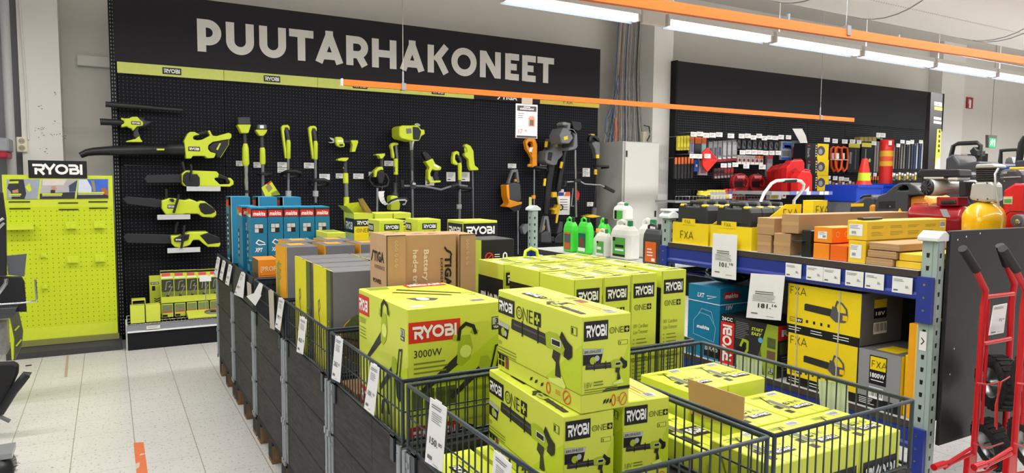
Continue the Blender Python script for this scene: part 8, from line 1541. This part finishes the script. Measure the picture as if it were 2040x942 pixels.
T = Tool('folding_seat', 'black folded seat with ribbed arm at the lower left edge', 'seat', cS, 4.95); T.pris('seat_panel', [(-80, 566), (45, 560), (64, 570), (62, 600), (40, 650), (0, 740), (-80, 800)], .06, BLK2, bev=.012); T.tube('arm', [(0, 735), (45, 660), (60, 640), (92, 600), (104, 604)], [12, 14, 15, 14, 12], BLK, 10, Y=4.9); T.tube('peg_foot', [(-20, 735), (5, 748), (34, 762)], 7, GRY, 8, Y=4.9); T.mb('leg').tube([T.P(-30, 750), (T.P(-30, 750).x, 4.95, .0)], .02, BLK); T.done()
T = Tool('bristle_roller', 'dark bristly roller with clear cover at the bottom left corner', 'roller', cS, 4.05)
a = T.P(-30, 890); T.mb('roller').lathe([(0, -.09), (.09, -.09), (.09, .09), (0, .09)], mat('roller_dark', '2C2D30', .3), (a.x, 4.05, .095), (0, 1, 0), 20); br = T.mb('bristles')
for i in range(60):
    an = random.uniform(0, 6.28); yy = 4.05+random.uniform(-.085, .085); d_ = V((math.cos(an), 0, math.sin(an))); c_ = V((a.x, yy, .095)); e_ = c_+d_*.105
    if e_.z > .001: br.tube([c_+d_*.085, e_], .0012, BLK2, 3)
T.p['bristles'][0] = br; T.mb('cover').box(a.x-.02, 3.97, .175, a.x+.09, 4.13, .2, mat('cover_grey', '8D8F92', .2)); o = T.done()
for ch in o.children:
    if ch.name.startswith('bristles'): ch['kind'] = 'stuff'
# small things on the floor
f = fr((0, 0, 0), (1, 0, 0), (0, 1, 0)); q = [onZ(*p, 0) for p in ((266, 882), (286, 881), (293, 945), (274, 945))]; q[2] = q[1]+V((0, -.95, 0)); q[3] = q[0]+V((0, -.95, 0))
TPM = mat('floor_tape', 'DA7448', .55, var=.12, scale=40); mb = MB().add([p+V((0, 0, .0012)) for p in q], [(3, 2, 1, 0)], TPM); wr = mat('tape_wear', 'C9BFB0', .6); mb.poly(f, [(q[0].x+.03, q[0].y-.2), (q[1].x, q[1].y-.19), (q[1].x, q[1].y-.2), (q[0].x+.02, q[0].y-.23)], wr, .0016); mb.poly(f, [(q[0].x, q[0].y-.34), (q[0].x+.02, q[0].y-.33), (q[0].x+.015, q[0].y-.4), (q[0].x, q[0].y-.42)], wr, .0016)
tag(mb.build('floor_tape', keep=True), 'worn orange tape strip stuck on the floor tiles', 'tape')
q = onZ(57, 728.5, 0); tag(MB().box(q.x-.02, q.y-.012, 0.0005, q.x+.02, q.y+.012, .006, BLK).build('black_scrap', bevel=.001), 'small black scrap lying on the floor before the lime stand', 'scrap')
a, b_ = onZ(135, 708, 0), onZ(131, 751, 0); tag(MB().add([(a.x-.008, a.y, .001), (b_.x-.01, b_.y, .001), (b_.x+.01, b_.y, .001), (a.x+.008, a.y, .001)], [(0, 1, 2, 3)], mat('tape_residue', 'B59A8A', .7)).build('tape_residue', keep=True), 'faint brownish tape residue on the floor before the lime stand', 'tape')
